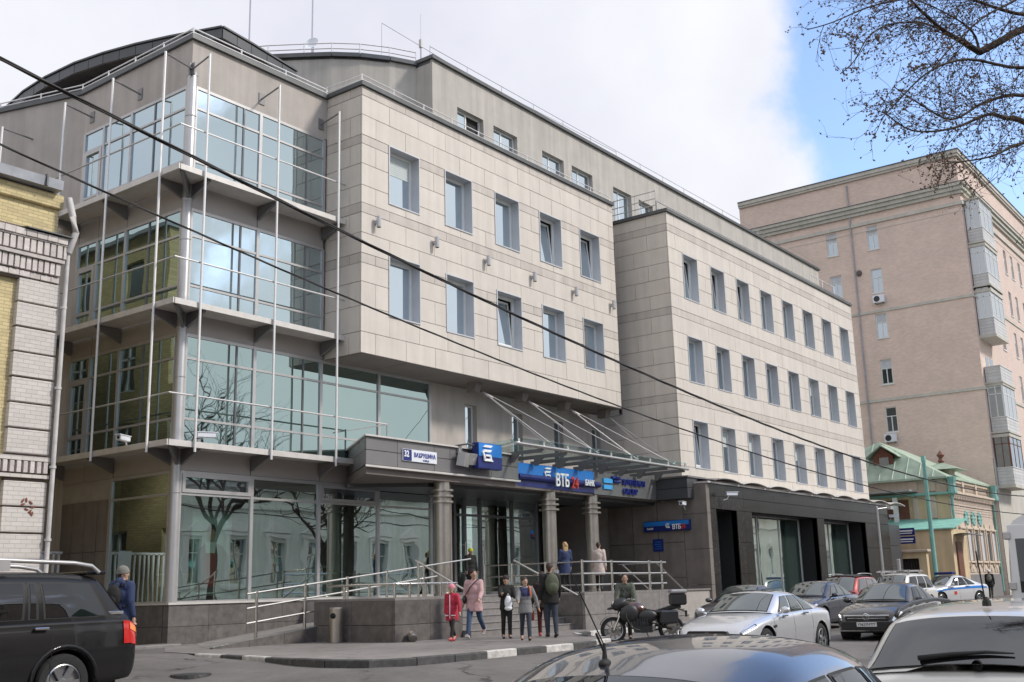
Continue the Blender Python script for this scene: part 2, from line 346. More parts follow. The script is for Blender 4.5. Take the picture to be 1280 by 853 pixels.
M['granite_lt'] = mat('light_granite', (.205, .19, .18), .55, var=.2, scale=6, bump=.05, bscale=60, rnd=.08)
M['polished'] = mat('polished_dark_granite', (.026, .023, .021), .20, spec=.22, var=.3, scale=5, rnd=.08)
M['brownstone'] = mat('brown_stone', (.185, .160, .142), .5, var=.15, scale=2, rnd=.09, streak=.1)
M['metal'] = mat('grey_metal_panel', (.185, .178, .178), .45, metal=.25, var=.08, scale=1.5, rnd=.05)
M['metal_dk'] = mat('dark_zinc', (.085, .087, .092), .45, metal=.4, var=.12, scale=1.2, rnd=.06)
M['soffit'] = mat('soffit_panel', (.16, .135, .12), .6, var=.15, scale=1.2, rnd=.08)
M['spandrel'] = mat('spandrel_metal', (.36, .33, .31), .5, metal=.2, var=.06, scale=1, rnd=.05)
M['alu'] = mat('aluminium_profile', (.44, .43, .425), .38, metal=.5, var=.06)
M['alu_dk'] = mat('aluminium_gasket', (.16, .16, .165), .4, metal=.4, var=.1)
M['ledge'] = mat('ledge_metal', (.56, .53, .50), .5, metal=.2, var=.1, scale=3)
M['reveal'] = mat('window_reveal_metal', (.50, .51, .53), .42, metal=.2, var=.05, rnd=.04)
M['white'] = mat('white_frame', (.70, .70, .68), .45, var=.05)
M['whitepole'] = mat('white_pole', (.72, .70, .68), .4, metal=.2, var=.06)
M['coping'] = mat('roof_coping', (.095, .098, .10), .45, metal=.4, var=.15)
M['steel'] = mat('stainless_steel', (.60, .58, .55), .22, metal=1, var=.06)
M['steel_rough'] = mat('brushed_steel_column', (.44, .40, .355), .33, metal=.9, var=.10, scale=3)
M['black'] = mat('black_void', (.008, .008, .008), .8, var=.1)
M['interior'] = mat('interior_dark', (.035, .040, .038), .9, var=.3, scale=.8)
M['curtain'] = glassmat('curtain_glass', (.60, .715, .745), (.05, .065, .066), .78, .016)
M['curtain2'] = glassmat('curtain_glass_low', (.45, .57, .55), (.03, .045, .042), .76, .022)
M['shopglass'] = seethrough('shop_glass', (.82, .97, .93), .54, (.74, .84, .80), .022)
M['pane'] = glassmat('window_glass', (.72, .82, .89), (.05, .06, .065), .76, .02)
M['pane_dk'] = glassmat('window_glass_dark', (.64, .72, .77), (.035, .042, .045), .62, .03)
M['basegl'] = glassmat('base_glass', (.86, .97, .92), (.09, .135, .12), .72, .02)
M['balgl'] = glassmat('balcony_glass', (.80, .84, .86), (.33, .35, .36), .30, .02)
M['canopy_glass'] = seethrough('canopy_glass', (.7, .9, .92), .08, (.88, .93, .92), 0)
M['blue'] = mat('sign_navy', (.012, .022, .15), .35, var=.08)
M['blue_lt'] = mat('sign_bright_blue', (.02, .19, .58), .35, var=.08)
M['blue_let'] = mat('lettering_blue', (.015, .03, .25), .4, var=.05)
M['cyan'] = mat('logo_cyan', (.06, .42, .85), .4, var=.05)
M['lettw'] = mat('lettering_white', (.85, .85, .85), .4, var=.03)
M['lettr'] = mat('lettering_red', (.62, .05, .03), .4, var=.05)
M['signw'] = mat('sign_white', (.72, .74, .78), .4, var=.04)
M['rubber'] = mat('black_rubber', (.014, .014, .014), .7, var=.2)
M['plastic'] = mat('black_plastic', (.022, .022, .023), .45, var=.15)
M['cable'] = mat('cable_black', (.018, .016, .015), .6, var=.15)
# ------------------------------------------------------------------ ground
PAVE = [(15.37, 20.4), (15.28, 19.4), (14.72, 17.0), (14.52, 15.1), (14.78, 14.3), (15.8, 13.95), (18.2, 14.0), (20.6, 13.95), (22.2, 14.05), (23.2, 14.7), (24.1, 16.0), (25.2, 17.0), (27.0, 17.45), (35, 17.5), (38, 18.0), (62, 18.05), (130, 18.05)]
def _dseg(p, a, b):
    ax_, ay = a; bx, by = b; t = ((p[0]-ax_)*(bx-ax_)+(p[1]-ay)*(by-ay))/max(1e-9, (bx-ax_)**2+(by-ay)**2); t = min(max(t, 0), 1)
    return math.hypot(p[0]-ax_-t*(bx-ax_), p[1]-ay-t*(by-ay))
def road_z(x, y):
    d = min(_dseg((x, y), PAVE[i], PAVE[i+1]) for i in range(len(PAVE)-1))
    z = -.13 - .23*sstep(0, 3.2, d) - .13*sstep(11, 3, y)
    if x < 15.5:
        k = sstep(15.8, 19.5, y); z = z*(1-k) + (-.015)*k
    z += .20*sstep(32, 60, x)
    return z
g = MB(); g.quad((-700, -700, -1.0), (900, -700, -1.0), (900, 900, -1.0), (-700, 900, -1.0)); struct('ground', g, M['asphalt'])
xs = [-60, -45, -30, -20, -12, -6] + [-2+.8*i for i in range(85)] + [68, 74, 82, 92, 105, 120, 140, 165, 200, 260]
ys = [-14, -9, -6, -4, -2, 0, 2, 4, 6, 8, 9] + [9.6+.6*i for i in range(18)] + [21, 23, 26, 30, 36, 44, 60]
g = MB(); g.grid(lambda u, v: (xs[round(u*(len(xs)-1))], ys[round(v*(len(ys)-1))], road_z(xs[round(u*(len(xs)-1))], ys[round(v*(len(ys)-1))]) if ys[round(v*(len(ys)-1))] < 19.8 or xs[round(u*(len(xs)-1))] < 15 else (-.013 if xs[round(u*(len(xs)-1))] < 18.2 else -.14)), len(xs)-1, len(ys)-1)
struct('road', g, M['asphalt'], smooth=True)
# pavement sheet (its top is z = 0), inset behind the kerb stones
poly = [(p[0]+.12 if i < 5 else p[0], p[1]+.12 if i >= 4 else p[1]) for i, p in enumerate(PAVE)]
g = MB(); top = [(x, y, -.004) for x, y in poly] + [(130, 26, -.004), (18.6, 26, -.004), (15.9, 22.2, -.004)]
g.add(top, [tuple(range(len(top)))])
g.add([(x, y, -.3) for x, y in poly] + [(x, y, -.004) for x, y in poly], [(i, i+1, len(poly)+i+1, len(poly)+i) for i in range(len(poly)-1)])
struct('pavement', g, M['pave'])
pav = [o for o in SC.objects if o.name == 'pavement'][0]
# kerb stones, one by one, alternately painted
def along(poly, step):
    out = []; acc = 0; cur = Vector(poly[0]); i = 0
    pts = [Vector(p) for p in poly]; res = [pts[0].copy()]; need = step
    for i in range(len(pts)-1):
        a, b = pts[i], pts[i+1]; L = (b-a).length; pos = 0
        while L-pos >= need: pos += need; res.append(a+(b-a)*pos/L); need = step
        need -= (L-pos)
    return res
kp = along(PAVE[:15] + [(64, 18.05)], 1.0)
kcount = 0
for i in range(len(kp)-1):
    a, b = kp[i], kp[i+1]
    if a.x > 45: break
    d = (b-a).normalized(); nrm = Vector((-d.y, d.x)); a2 = a+d*.012; b2 = b-d*.012
    zt = .012+random.uniform(-.008, .008); zb = -.3
    k = MB(); w = .15
    pts = [(a2.x, a2.y), (b2.x, b2.y), (b2.x+nrm.x*w, b2.y+nrm.y*w), (a2.x+nrm.x*w, a2.y+nrm.y*w)]
    vs = [(x, y, zb) for x, y in pts] + [(x, y, zt-.02) for x, y in pts] + [(x + (nrm.x*.02 if j < 2 else 0), y + (nrm.y*.02 if j < 2 else 0), zt) for j, (x, y) in enumerate(pts)]
    k.add(vs, [(0, 1, 5, 4), (1, 2, 6, 5), (2, 3, 7, 6), (3, 0, 4, 7), (4, 5, 9, 8), (5, 6, 10, 9), (6, 7, 11, 10), (7, 4, 8, 11), (8, 9, 10, 11)])
    dark = (i % 2 == 0) if i > 5 else i in (1, 3)
    if 4 <= i <= 8: dark = True
    part('kerb_stone', k, M['kerb_b'] if dark else M['kerb_w'], pav)
# worn lane line, manhole lid, low slab by the corner
g = MB()
for (x0, y0, x1, y1) in ((27.5, 8.7, 31.5, 8.75), (34, 8.8, 38, 8.85), (17.6, 12.3, 22.5, 12.45)):
    ww = .05
    for s in range(6):
        xa, xb = x0+(x1-x0)*s/6, x0+(x1-x0)*(s+1)/6; ya, yb = y0+(y1-y0)*s/6, y0+(y1-y0)*(s+1)/6
        g.quad((xa, ya-ww, road_z(xa, ya-ww)+.012), (xb, yb-ww, road_z(xb, yb-ww)+.012), (xb, yb+ww, road_z(xb, yb+ww)+.012), (xa, ya+ww, road_z(xa, ya+ww)+.012))
struct('lane_marking', g, M['line'])
mz = road_z(12.9, 17.2)
g = MB(); g.lathe([(0, .018), (.25, .018), (.30, .012), (.36, .012), (.38, -.05)], (12.9, 17.2, mz+.012), 24)
solo('manhole_cover', g, M['iron'], 'round iron manhole cover set in the asphalt at the driveway mouth', 'manhole cover')
# ------------------------------------------------------------------ the modern office building
OX, OY = 18.13, 25.21
OFF = thing('office_building', 'modern beige stone office block with glazed corner and bank branch at street level', 'office building', (OX, OY, 0))
def P(name, mb, m, parent=None, **k): return part(name, mb, m, parent or OFF, **k)
# --- solid cores (set behind the cladding)
lb = MB()
LBP = [(18.19, 25.27), (23.5, 25.27), (30, 25.27), (30, 44), (14.4, 44), (17.16, 34.36), (18.15, 30.98)]
def wall_poly(poly, z0, z1): m_ = MB(); m_.prism(poly, z0, z1); return m_
core = MB()
core.prism([(18.45, 25.5), (30, 25.5), (30, 44), (14.9, 44), (17.5, 34.36), (18.45, 30.98)], 4.56, 17.3)      # behind the glass
core.prism([(18.5, 29.2), (30, 29.2), (30, 44), (14.9, 44), (17.5, 34.36), (18.45, 30.98)], 0, 4.56)            # back of ground floor
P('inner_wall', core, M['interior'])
w = MB()
# stucco above the top windows, M face and L face, and wing running back
def wbox(m_, x0, x1, y0, y1, z0, z1): m_.box(x0, x1, y0, y1, z0, z1)
w.prism([(18.13, 25.21), (23.54, 25.21), (23.54, 25.6), (18.5, 25.6), (18.5, 30.70), (18.13, 30.70)], 15.98, 17.40)
w.prism([(18.13, 30.70), (18.5, 30.70), (18.5, 44), (14.4, 44), (17.10, 34.36), (18.13, 30.98)], 0.0, 17.40)
P('stucco_wall', w, M['stucco'])
# granite plinth stones
def plinth_row(x0, x1, z0, z1, step, face):
    k = x0
    while k < x1-.05:
        e = min(k+step, x1); s = MB()
        if face == 'M': s.cbox(k+.004, e-.004, 25.17, 25.4, z0+.004, z1-.004, .006)
        else: s.cbox(18.09, 18.35, k+.004, e-.004, z0+.004, z1-.004, .006)
        P('plinth_stone', s, M['granite']); k = e
s = MB(); s.box(18.15, 29.6, 25.22, 25.5, -.3, 1.0); s.box(18.15, 18.5, 25.22, 30.9, -.3, 1.0); P('plinth_backing', s, M['joint'])
for z0, z1 in ((-.28, .46), (.46, 1.03)):
    plinth_row(18.09, 27.0, z0, z1, 1.3, 'M'); plinth_row(25.42, 30.9, z0, z1, 1.3, 'L')
s = MB(); s.box(18.05, 29.7, 25.13, 25.3, 1.03, 1.085); s.box(18.05, 18.3, 25.3, 28.3, 1.03, 1.085); P('sill', s, M['ledge'])
# --- curtain walling
def glazing(face, cuts, levels, thick, gm, skip=(), depth=.05):
    a0, a1 = cuts[0], cuts[-1]; z0, z1 = levels[0], levels[-1]
    for i in range(len(cuts)-1):
        for j in range(len(levels)-1):
            if (i, j) in skip: continue
            p = MB(); a, b, c, d = cuts[i]+.02, cuts[i+1]-.02, levels[j]+.02, levels[j+1]-.02
            if face == 'M': p.box(a, b, OY+.015, OY+.04, c, d)
            else: p.box(OX+.015, OX+.04, a, b, c, d)
            P('glass_pane', p, gm)
    for i, c in enumerate(cuts):
        t = .055 if c in thick else .028
        p = MB()
        if face == 'M': p.box(c-t, c+t, OY-.03 if c in thick else OY-.012, OY+.10, z0, z1)
        else: p.box(OX-.03 if c in thick else OX-.012, OX+.10, c-t, c+t, z0, z1)
        P('mullion', p, M['alu'] if c in thick else M['alu_dk'])
    for j, z in enumerate(levels):
        p = MB(); t = .045 if j in (0, len(levels)-1) else .032
        if face == 'M': p.box(a0, a1, OY-.018, OY+.09, z-t, z+t)
        else: p.box(OX-.018, OX+.09, a0, a1, z-t, z+t)
        P('transom', p, M['alu'])
MC = [18.30, 20.10, 20.75, 22.68, 23.42]; LC = [25.38, 26.95, 28.12, 29.62, 30.70]
MT = (18.30, 20.75, 23.42, 26.03, 28.6); LT = (25.38, 28.12, 29.62, 30.70)
glazing('M', MC, [12.98, 13.61, 15.28, 15.93], MT, M['curtain'])
glazing('L', LC, [12.98, 13.61, 15.28, 15.93], LT, M['curtain'])
glazing('M', MC, [9.15, 9.86, 11.34, 12.12], MT, M['curtain'])
glazing('L', LC, [9.15, 9.86, 11.34, 12.12], LT, M['curtain2'])
glazing('M', [18.30, 20.10, 20.75, 22.68, 23.42, 26.03, 28.6], [5.30, 6.04, 7.75, 8.41], MT, M['curtain2'])
glazing('L', LC, [5.30, 6.04, 7.75, 8.41], LT, M['curtain2'])
glazing('M', [18.30, 20.78, 23.40, 26.00, 28.6], [1.085, 3.97, 4.56], MT + (20.78, 23.40, 26.0), M['shopglass'], skip=((0, 1), (2, 1)))
glazing('L', [25.38, 28.15], [1.085, 3.97, 4.56], LT + (28.15,), M['shopglass'])
# top-hung vents of the ground floor
for a, b in ((18.36, 20.72), (23.46, 25.95)):
    v = MB(); z0, z1 = 4.01, 4.53; t = .10
    for q in ((a, b, z0, z0+t), (a, b, z1-t, z1), (a, a+t, z0+t, z1-t), (b-t, b, z0+t, z1-t)): v.box(q[0], q[1], OY-.05, OY+.05, q[2], q[3])
    vo = P('vent_window', v, M['alu'])
    p = MB(); p.box(a+t, b-t, OY, OY+.02, z0+t, z1-t); P('pane', p, M['pane_dk'], vo)
# framed door leaves on the side face
for z0, z1 in ((12.99, 15.25), (9.16, 11.31), (5.31, 7.72)):
    v = MB(); a, b, t = 29.68, 30.64, .13
    for q in ((a, b, z0, z0+t), (a, b, z1-t, z1), (a, a+t, z0+t, z1-t), (b-t, b, z0+t, z1-t), (a+t, b-t, z0+.62, z0+.70)): v.box(OX-.045, OX+.03, q[0], q[1], q[2], q[3])
    P('balcony_door', v, M['alu'])
# spandrels
for (za, zb) in ((12.17, 12.88), (8.46, 9.06), (4.61, 5.20)):
    for i in range(2):
        a, b = (18.30, 20.72, 23.42)[i:i+2]; s = MB(); s.cbox(a+.02, b-.01, OY+.01, OY+.05, za, zb, .01); P('spandrel_panel', s, M['spandrel'])
    if zb < 5.3:
        for a, b in ((23.45, 26.0), (26.02, 28.6)): s = MB(); s.cbox(a, b, OY+.01, OY+.05, za, zb, .01); P('spandrel_panel', s, M['spandrel'])
    for a, b in ((25.40, 28.10), (28.13, 29.6), (29.63, 30.68)):
        s = MB(); s.cbox(OX+.01, OX+.05, a, b, za, zb, .01); P('spandrel_panel', s, M['spandrel'])
s = MB(); s.box(18.3, 28.6, OY+.06, OY+.3, 4.56, 5.3); s.box(18.19, 28.6, OY+.06, OY+.3, 8.41, 9.1); s.box(18.19, 23.5, OY+.06, OY+.3, 12.12, 12.98)
s.box(OX+.06, OX+.35, 25.27, 30.7, 4.56, 5.3); s.box(OX+.06, OX+.35, 25.27, 30.7, 8.41, 9.1); s.box(OX+.06, OX+.35, 25.27, 30.7, 12.12, 12.98)
P('floor_edge', s, M['joint'])
# corner post: round steel cover
s = MB(); s.lathe([(.15, 1.085), (.15, 16.35), (.10, 16.5)], (OX+.10, OY+.10, 0), 16)
for z in (4.0, 7.2, 8.6, 11.2, 12.4, 15.0, 16.3): s.lathe([(.15, z-.02), (.165, z-.015), (.165, z+.015), (.15, z+.02)], (OX+.10, OY+.10, 0), 16)
P('corner_post', s, M['alu'], smooth=True, auto=40)
# stone-clad ground floor of the side face
s = MB(); s.box(18.2, 18.45, 28.18, 30.72, 1.0, 4.6); P('side_wall', s, M['joint'])
k = 28.2
for x in range(4):
    for z0, z1 in ((1.05, 2.55), (2.57, 4.02)):
        s = MB(); s.cbox(18.15, 18.22, k+.006, k+.62-.006, z0, z1, .005); P('stone_slab', s, M['brownstone'])
    k += .63
# --- maintenance ledges, brackets
for z in (12.92, 9.08, 5.24):
    xe = 23.52 if z > 6 else 24.6
    s = MB(); s.box(17.2, xe, 24.30, OY-.03, z-.06, z); s.box(17.2, xe, 24.26, 24.32, z-.13, z+.03); P('ledge', s, M['ledge'])
    s = MB(); s.box(17.2, 18.08, OY-.03, 31.45, z-.061, z-.001); s.box(17.16, 17.22, 24.26, 31.45, z-.13, z+.03); P('ledge', s, M['ledge'])
    for x in ([18.3, 20.75, 23.4] if z > 6 else [18.3, 20.75, 23.4]):
        s = MB(); s.extr([(x-.04, OY-.02, z-.07), (x-.04, 24.40, z-.07), (x-.04, 24.40, z-.16), (x-.04, OY-.02, z-.50)], (.08, 0, 0)); P('ledge_bracket', s, M['metal'])
    for y in (25.4, 28.12, 30.7):
        s = MB(); s.extr([(OX-.02, y-.04, z-.07), (17.3, y-.04, z-.07), (17.3, y-.04, z-.16), (OX-.02, y-.04, z-.50)], (0, .08, 0)); P('ledge_bracket', s, M['metal'])
    s = MB(); s.extr([(OX, OY, z-.07), (17.3, 24.4, z-.07), (17.3, 24.4, z-.16), (OX, OY, z-.50)], (.06, -.06, 0)); P('ledge_bracket', s, M['metal'])
# --- white hanging poles and their wall brackets, single guard tubes
for x in (18.0, 20.62, 23.14):
    s = MB(); s.tube([(x, 24.2, 4.98), (x, 24.2, 16.55)], .036, 8); P('hanging_pole', s, M['whitepole'], smooth=True, auto=50)
    s = MB(); s.tube([(x, 24.2, 16.5), (x+.12, OY, 16.42)], .026, 6); s.box(x+.02, x+.24, OY-.03, OY+.02, 16.25, 16.62); P('pole_bracket', s, M['metal'])
for y in (25.05, 27.65, 30.25):
    s = MB(); s.tube([(17.1, y, 4.98), (17.1, y, 16.55)], .036, 8); P('hanging_pole', s, M['whitepole'], smooth=True, auto=50)
    s = MB(); s.tube([(17.1, y, 16.5), (OX, y+.1, 16.42)], .026, 6); s.box(OX-.03, OX+.02, y, y+.22, 16.25, 16.62); P('pole_bracket', s, M['metal'])
for y, zz in ((32.9, 16.3),):
    s = MB(); s.tube([(16.5, y, 4.98), (16.5, y, 16.3)], .036, 8); P('hanging_pole', s, M['whitepole'], smooth=True, auto=50)
    s = MB(); s.tube([(16.5, y, 16.25), (17.6, y, 16.2)], .026, 6); P('pole_bracket', s, M['metal'])
for z in (14.12, 10.25, 6.50):
    s = MB(); xe = 23.5 if z > 7 else 25.45
    s.tube([(17.15, 32.6, z), (17.17, 24.27, z), (xe, 24.27, z)], .026, 6)
    if z < 7: s.tube([(xe, 24.27, 5.2), (xe, 24.27, z+.05)], .03, 6); s.tube([(xe, 24.27, z), (24.3, 24.9, z-.25)], .02, 6)
    P('guard_tube', s, M['alu'], smooth=True, auto=50)
# --- roof edge of the corner block
s = MB()
s.box(18.03, 23.46, 25.10, 25.6, 17.40, 17.55); s.box(18.03, 18.5, 25.6, 30.98, 17.40, 17.55)
s.extr([(18.03, 30.98, 17.40), (18.5, 30.98, 17.40), (14.9, 44, 17.40), (14.3, 44, 17.40), (17.0, 34.36, 17.40)], (0, 0, .15))
P('roof_coping', s, M['coping'])
s = MB(); s.prism([(18.4, 25.5), (30, 25.5), (30, 44), (14.9, 44), (17.5, 34.36), (18.4, 30.98)], 17.25, 17.40); P('flat_roof', s, M['coping'])
def rail(pts, z0, hs, post=1.6, r=.022, name='roof_railing', m='whitepole', top=None):
    s = MB(); pts = [Vector(p) for p in pts]
    for h in hs: s.tube([(p.x, p.y, z0+h) for p in pts], r, 6)
    for i in range(len(pts)-1):
        L = (pts[i+1]-pts[i]).length; nn = max(1, round(L/post))
        for k in range(nn+(1 if i == len(pts)-2 else 0)):
            q = pts[i]+(pts[i+1]-pts[i])*k/nn; s.tube([(q.x, q.y, z0), (q.x, q.y, z0+max(hs)+.03)], r*1.15, 6)
    return P(name, s, M[m], smooth=True, auto=50)
rail([(15.5, 40.3), (17.1, 34.36), (18.1, 31.0), (18.12, 25.2), (23.5, 25.2)], 17.55, (.09, .22))
# --- centre block
CX0, CX1, CY, CZ0, CZ1 = 23.54, 38.85, 23.57, 8.48, 17.43
CW = [(24.82+2.84*i, 26.27+2.84*i, z0, z1) for z0, z1 in ((13.70, 15.70), (9.87, 11.89)) for i in range(5)]
RX0, RX1, RY, RZ1 = 40.02, 62.0, 21.57, 17.02
RW = [(41.28+2.645*i, 42.58+2.645*i, z0, z1) for z0, z1 in ((13.40, 15.40), (9.71, 11.69), (6.02, 8.02)) for i in range(8)]
def subtract(rects, hole):
    out = []
    hx0, hx1, hz0, hz1 = hole
    for x0, x1, z0, z1 in rects:
        if hx0 >= x1 or hx1 <= x0 or hz0 >= z1 or hz1 <= z0: out.append((x0, x1, z0, z1)); continue
        a, b = max(x0, hx0), min(x1, hx1)
        if x0 < a: out.append((x0, a, z0, z1))
        if b < x1: out.append((b, x1, z0, z1))
        if z0 < hz0: out.append((a, b, z0, hz0))
        if hz1 < z1: out.append((a, b, hz1, z1))
    return out
def holed_wall(x0, x1, y, z0, z1, wins, depth):
    """wall sheet of real depth with openings: cut into columns and bands, plus reveals"""
    s = MB(); rects = [(x0, x1, z0, z1)]
    for h in wins: rects = subtract(rects, h)
    for a, b, c, d in rects: s.quad((a, y, c), (b, y, c), (b, y, d), (a, y, d))
    for a, b, c, d in wins:
        s.quad((a, y, c), (a, y+depth, c), (a, y+depth, d), (a, y, d)); s.quad((b, y, c), (b, y, d), (b, y+depth, d), (b, y+depth, c))
        s.quad((a, y, c), (b, y, c), (b, y+depth, c), (a, y+depth, c)); s.quad((a, y, d), (a, y+depth, d), (b, y+depth, d), (b, y, d))
    return s
NPANEL = [0]; LEFTOVER = MB()
def clad(face, x0, x1, y, courses, wins, joints, thick=.05):
    """stone panels, one object each: courses = [z...] from top down; joints(course index) -> list of x"""
    for ci in range(len(courses)-1):
        z1, z0 = courses[ci], courses[ci+1]; js = [x0] + [j for j in joints(ci) if x0+.15 < j < x1-.15] + [x1]
        for i in range(len(js)-1):
            rects = [(js[i]+.007, js[i+1]-.007, z0+.007, z1-.007)]
            for h in wins: rects = subtract(rects, (h[0]-.005, h[1]+.005, h[2]-.005, h[3]+.005))
            if not rects: continue
            big = z1-z0 > .42; groups = []
            for r_ in rects:
                if r_[1]-r_[0] < .01 or r_[3]-r_[2] < .01: continue
                for g_ in groups:
                    if any(r_[0] <= q[1]+1e-6 and q[0] <= r_[1]+1e-6 and r_[2] <= q[3]+1e-6 and q[2] <= r_[3]+1e-6 for q in g_): g_.append(r_); break
                else: groups.append([r_])
            for g_ in groups:
                s = MB(); pr_ = random.uniform(-.003, .003)
                for a, b, c, d in g_:
                    if face == 'Y': s.cbox(a, b, y+pr_, y+thick, c, d, .006)
                    else: s.cbox(y+pr_, y+thick, a, b, c, d, .006)
                if NPANEL[0] < 299:
                    P('stone_panel', s, M['panel'] if big else M['panel_thin']); NPANEL[0] += 1
                else:
                    LEFTOVER.cur = 0 if big else 1; LEFTOVER.add(s.v, s.f)
cs_c = [17.43, 17.11, 16.43, 15.73, 15.42, 14.74, 14.0, 13.40, 13.07, 12.40, 11.72, 11.40, 10.78, 9.99, 9.16, 8.48]
def jc(ci):
    random.seed(100+ci); off = (0, .72)[ci % 2]
    out = [24.19+off*.9+1.43*k for k in range(-1, 12)]
    return out
cs_r = [17.02, 16.50, 16.17, 15.45, 14.76, 14.06, 13.38, 12.78, 12.45, 11.73, 11.03, 10.36, 9.70, 9.03, 8.71, 8.02, 7.33, 6.65, 6.0, 5.38]
def jr(ci): return [41.28-1.32+1.3225*k + (0 if ci % 2 else .0) for k in range(0, 20) if (k+ci) % 2 == 0 or ci % 3]
clad('Y', CX0, CX1, CY, cs_c, CW, jc)
clad('X', CY+.05, 25.21, CX0, cs_c, [], lambda c: [24.5] if c % 2 else [24.1])
def jr2(ci): return [41.28+2.645*k+(1.3 if ci % 2 else -.6) for k in range(0, 9)]
clad('Y', RX0, RX1, RY, cs_r, RW, jr2)
clad('X', RY+.05, 25.3, RX0, cs_r, [], lambda c: [23.3] if c % 2 else [22.6, 24.3])
if LEFTOVER.v: P('stone_panel', LEFTOVER, [M['panel'], M['panel_thin']], kind='stuff')
print('panels', NPANEL)
b = holed_wall(CX0+.04, CX1, CY+.05, CZ0, CZ1, CW, .45); b.box(CX0+.05, CX0+.12, CY+.05, 25.5, CZ0, CZ1); b.quad((CX1, CY+.05, CZ0), (CX1, 30, CZ0), (CX1, 30, CZ1), (CX1, CY+.05, CZ1)); P('backing_wall', b, M['joint'])
b = MB(); b.box(CX0+.3, CX1-.1, CY+.62, 30, CZ0+.1, CZ1-.1); b.box(RX0+.3, RX1-.1, RY+.62, 34, 5.4, RZ1-.1); P('inner_wall', b, M['interior'])
b = holed_wall(RX0+.04, RX1, RY+.05, 5.3, RZ1, RW, .45); b.box(RX0+.05, RX0+.12, RY+.05, 30, 0, RZ1); b.quad((RX1, RY+.05, 0), (RX1, 34, 0), (RX1, 34, RZ1), (RX1, RY+.05, RZ1)); P('backing_wall', b, M['joint'])
s = MB(); s.box(CX0-.08, CX1+.05, CY-.09, 25.3, CZ1, CZ1+.14); P('roof_coping', s, M['coping'])
s = MB(); s.box(RX0-.09, RX1+.06, RY-.09, 25.2, RZ1, RZ1+.14); P('roof_coping', s, M['coping'])
rail([(CX0-.03, 25.2), (CX0+.02, CY+.03), (CX1-.1, CY+.03)], CZ1+.14, (.10, .26), 1.45, .018)
rail([(RX0, 25.2), (RX0+.05, RY+.5)], RZ1+.14, (.3, .6, .95), 1.1, .02, m='alu'); rail([(RX0+.05, RY+.45), (RX1, RY+.45)], RZ1+.14, (.12, .46), 1.8, .02, m='alu')
rail([(58.2, 22.4), (61.8, 22.4)], RZ1+.14, (.1, .62, 1.15), 1.8, .025, m='whitepole')
# windows: metal reveal (part) > frame, sash, pane
def window_meshes(w_, h_, pane, tilt):
    mbs = {}
    s = MB(); e = .035; dpt = .40
    # outer casing, mitred box ring proud of the stone
    for q in ((-e, 0, -e, h_+e), (w_, w_+e, -e, h_+e), (0, w_, h_, h_+e), (0, w_, -e, 0)): s.box(q[0], q[1], -.03, dpt, q[2], q[3])
    return s
def add_window(x0, x1, y, z0, z1, pane='pane', tilt=False, blind=False):
    w_, h_ = x1-x0, z1-z0
    key = (round(w_, 2), round(h_, 2))
    o = thing_part('window', WIN_CACHE, ('case',)+key, lambda: _case(w_, h_), M['reveal'], OFF, (x0-OX, y-OY, z0))
    fr = thing_part('window_frame', WIN_CACHE, ('frame',)+key, lambda: _frame(w_, h_), M['white'], o, (0, .33, 0))
    if not tilt:
        thing_part('pane', WIN_CACHE, ('pane', pane)+key, lambda: _pane(w_, h_), M[pane], o, (0, .36, 0))
        if blind: thing_part('blind', WIN_CACHE, ('blind',)+key, lambda: _blind(w_, h_), M['lace0'], o, (0, .345, 0))
    else:
        void = thing_part('dark_room', WIN_CACHE, ('void',)+key, lambda: _pane(w_, h_), M['black'], o, (0, .575, 0))
        sa = thing_part('sash', WIN_CACHE, ('sash',)+key, lambda: _sash(w_, h_), M['white'], o, (.13, .34, .13)); sa.rotation_euler = (R(-5.5), 0, 0)
        pn = thing_part('pane', WIN_CACHE, ('span', pane)+key, lambda: _spane(w_, h_), M[pane], o, (.13, .34, .13)); pn.rotation_euler = (R(-5.5), 0, 0)
    return o
WIN_CACHE = {}; M['lace0'] = mat('pale_blind', (.50, .54, .53), .8, var=.06)
def thing_part(name, cache, key, fn, m, parent, loc):
    if key not in cache: cache[key] = fn().mesh(name, m)
    o = bpy.data.objects.new(name, cache[key]); COL.objects.link(o); o.parent = parent; o.location = loc; return o
def _case(w_, h_):
    s = MB(); e = .035
    for q in ((-e, .006, -e, h_+e), (w_-.006, w_+e, -e, h_+e), (.006, w_-.006, h_-.006, h_+e), (.006, w_-.006, -e, .006)): s.box(q[0], q[1], -.03, .42, q[2], q[3])
    return s
def _ring(w_, h_, t, d0, d1, i=0.):
    s = MB()
    for q in ((i, i+t, i, h_-i), (w_-i-t, w_-i, i, h_-i), (i+t, w_-i-t, h_-i-t, h_-i), (i+t, w_-i-t, i, i+t)): s.box(q[0], q[1], d0, d1, q[2], q[3])
    return s
def _frame(w_, h_): return _ring(w_, h_, .11, 0, .06, .006)
def _pane(w_, h_, i=.1): s = MB(); s.box(.1, w_-.1, 0, .02, .1, h_-.1); return s
def _blind(w_, h_):
    s = MB()
    for k in range(9): s.box(.12, w_-.12, 0, .012, h_-.13-.075*(k+1)+.006, h_-.13-.075*k)
    return s
def _sash(w_, h_): return _ring(w_-.26, h_-.26, .07, 0, .05)
def _spane(w_, h_): s = MB(); s.box(.07, w_-.33, .015, .03, .07, h_-.33); return s
for i, (a, b, c, d) in enumerate(CW): add_window(a, b, CY, c, d, 'pane', i in (3, 4, 7), i == 0)
for i, (a, b, c, d) in enumerate(RW): add_window(a, b, RY, c, d, 'pane_dk' if i % 8 else 'pane', i in (0, 1, 2, 16), i in (17, 18, 20, 13))
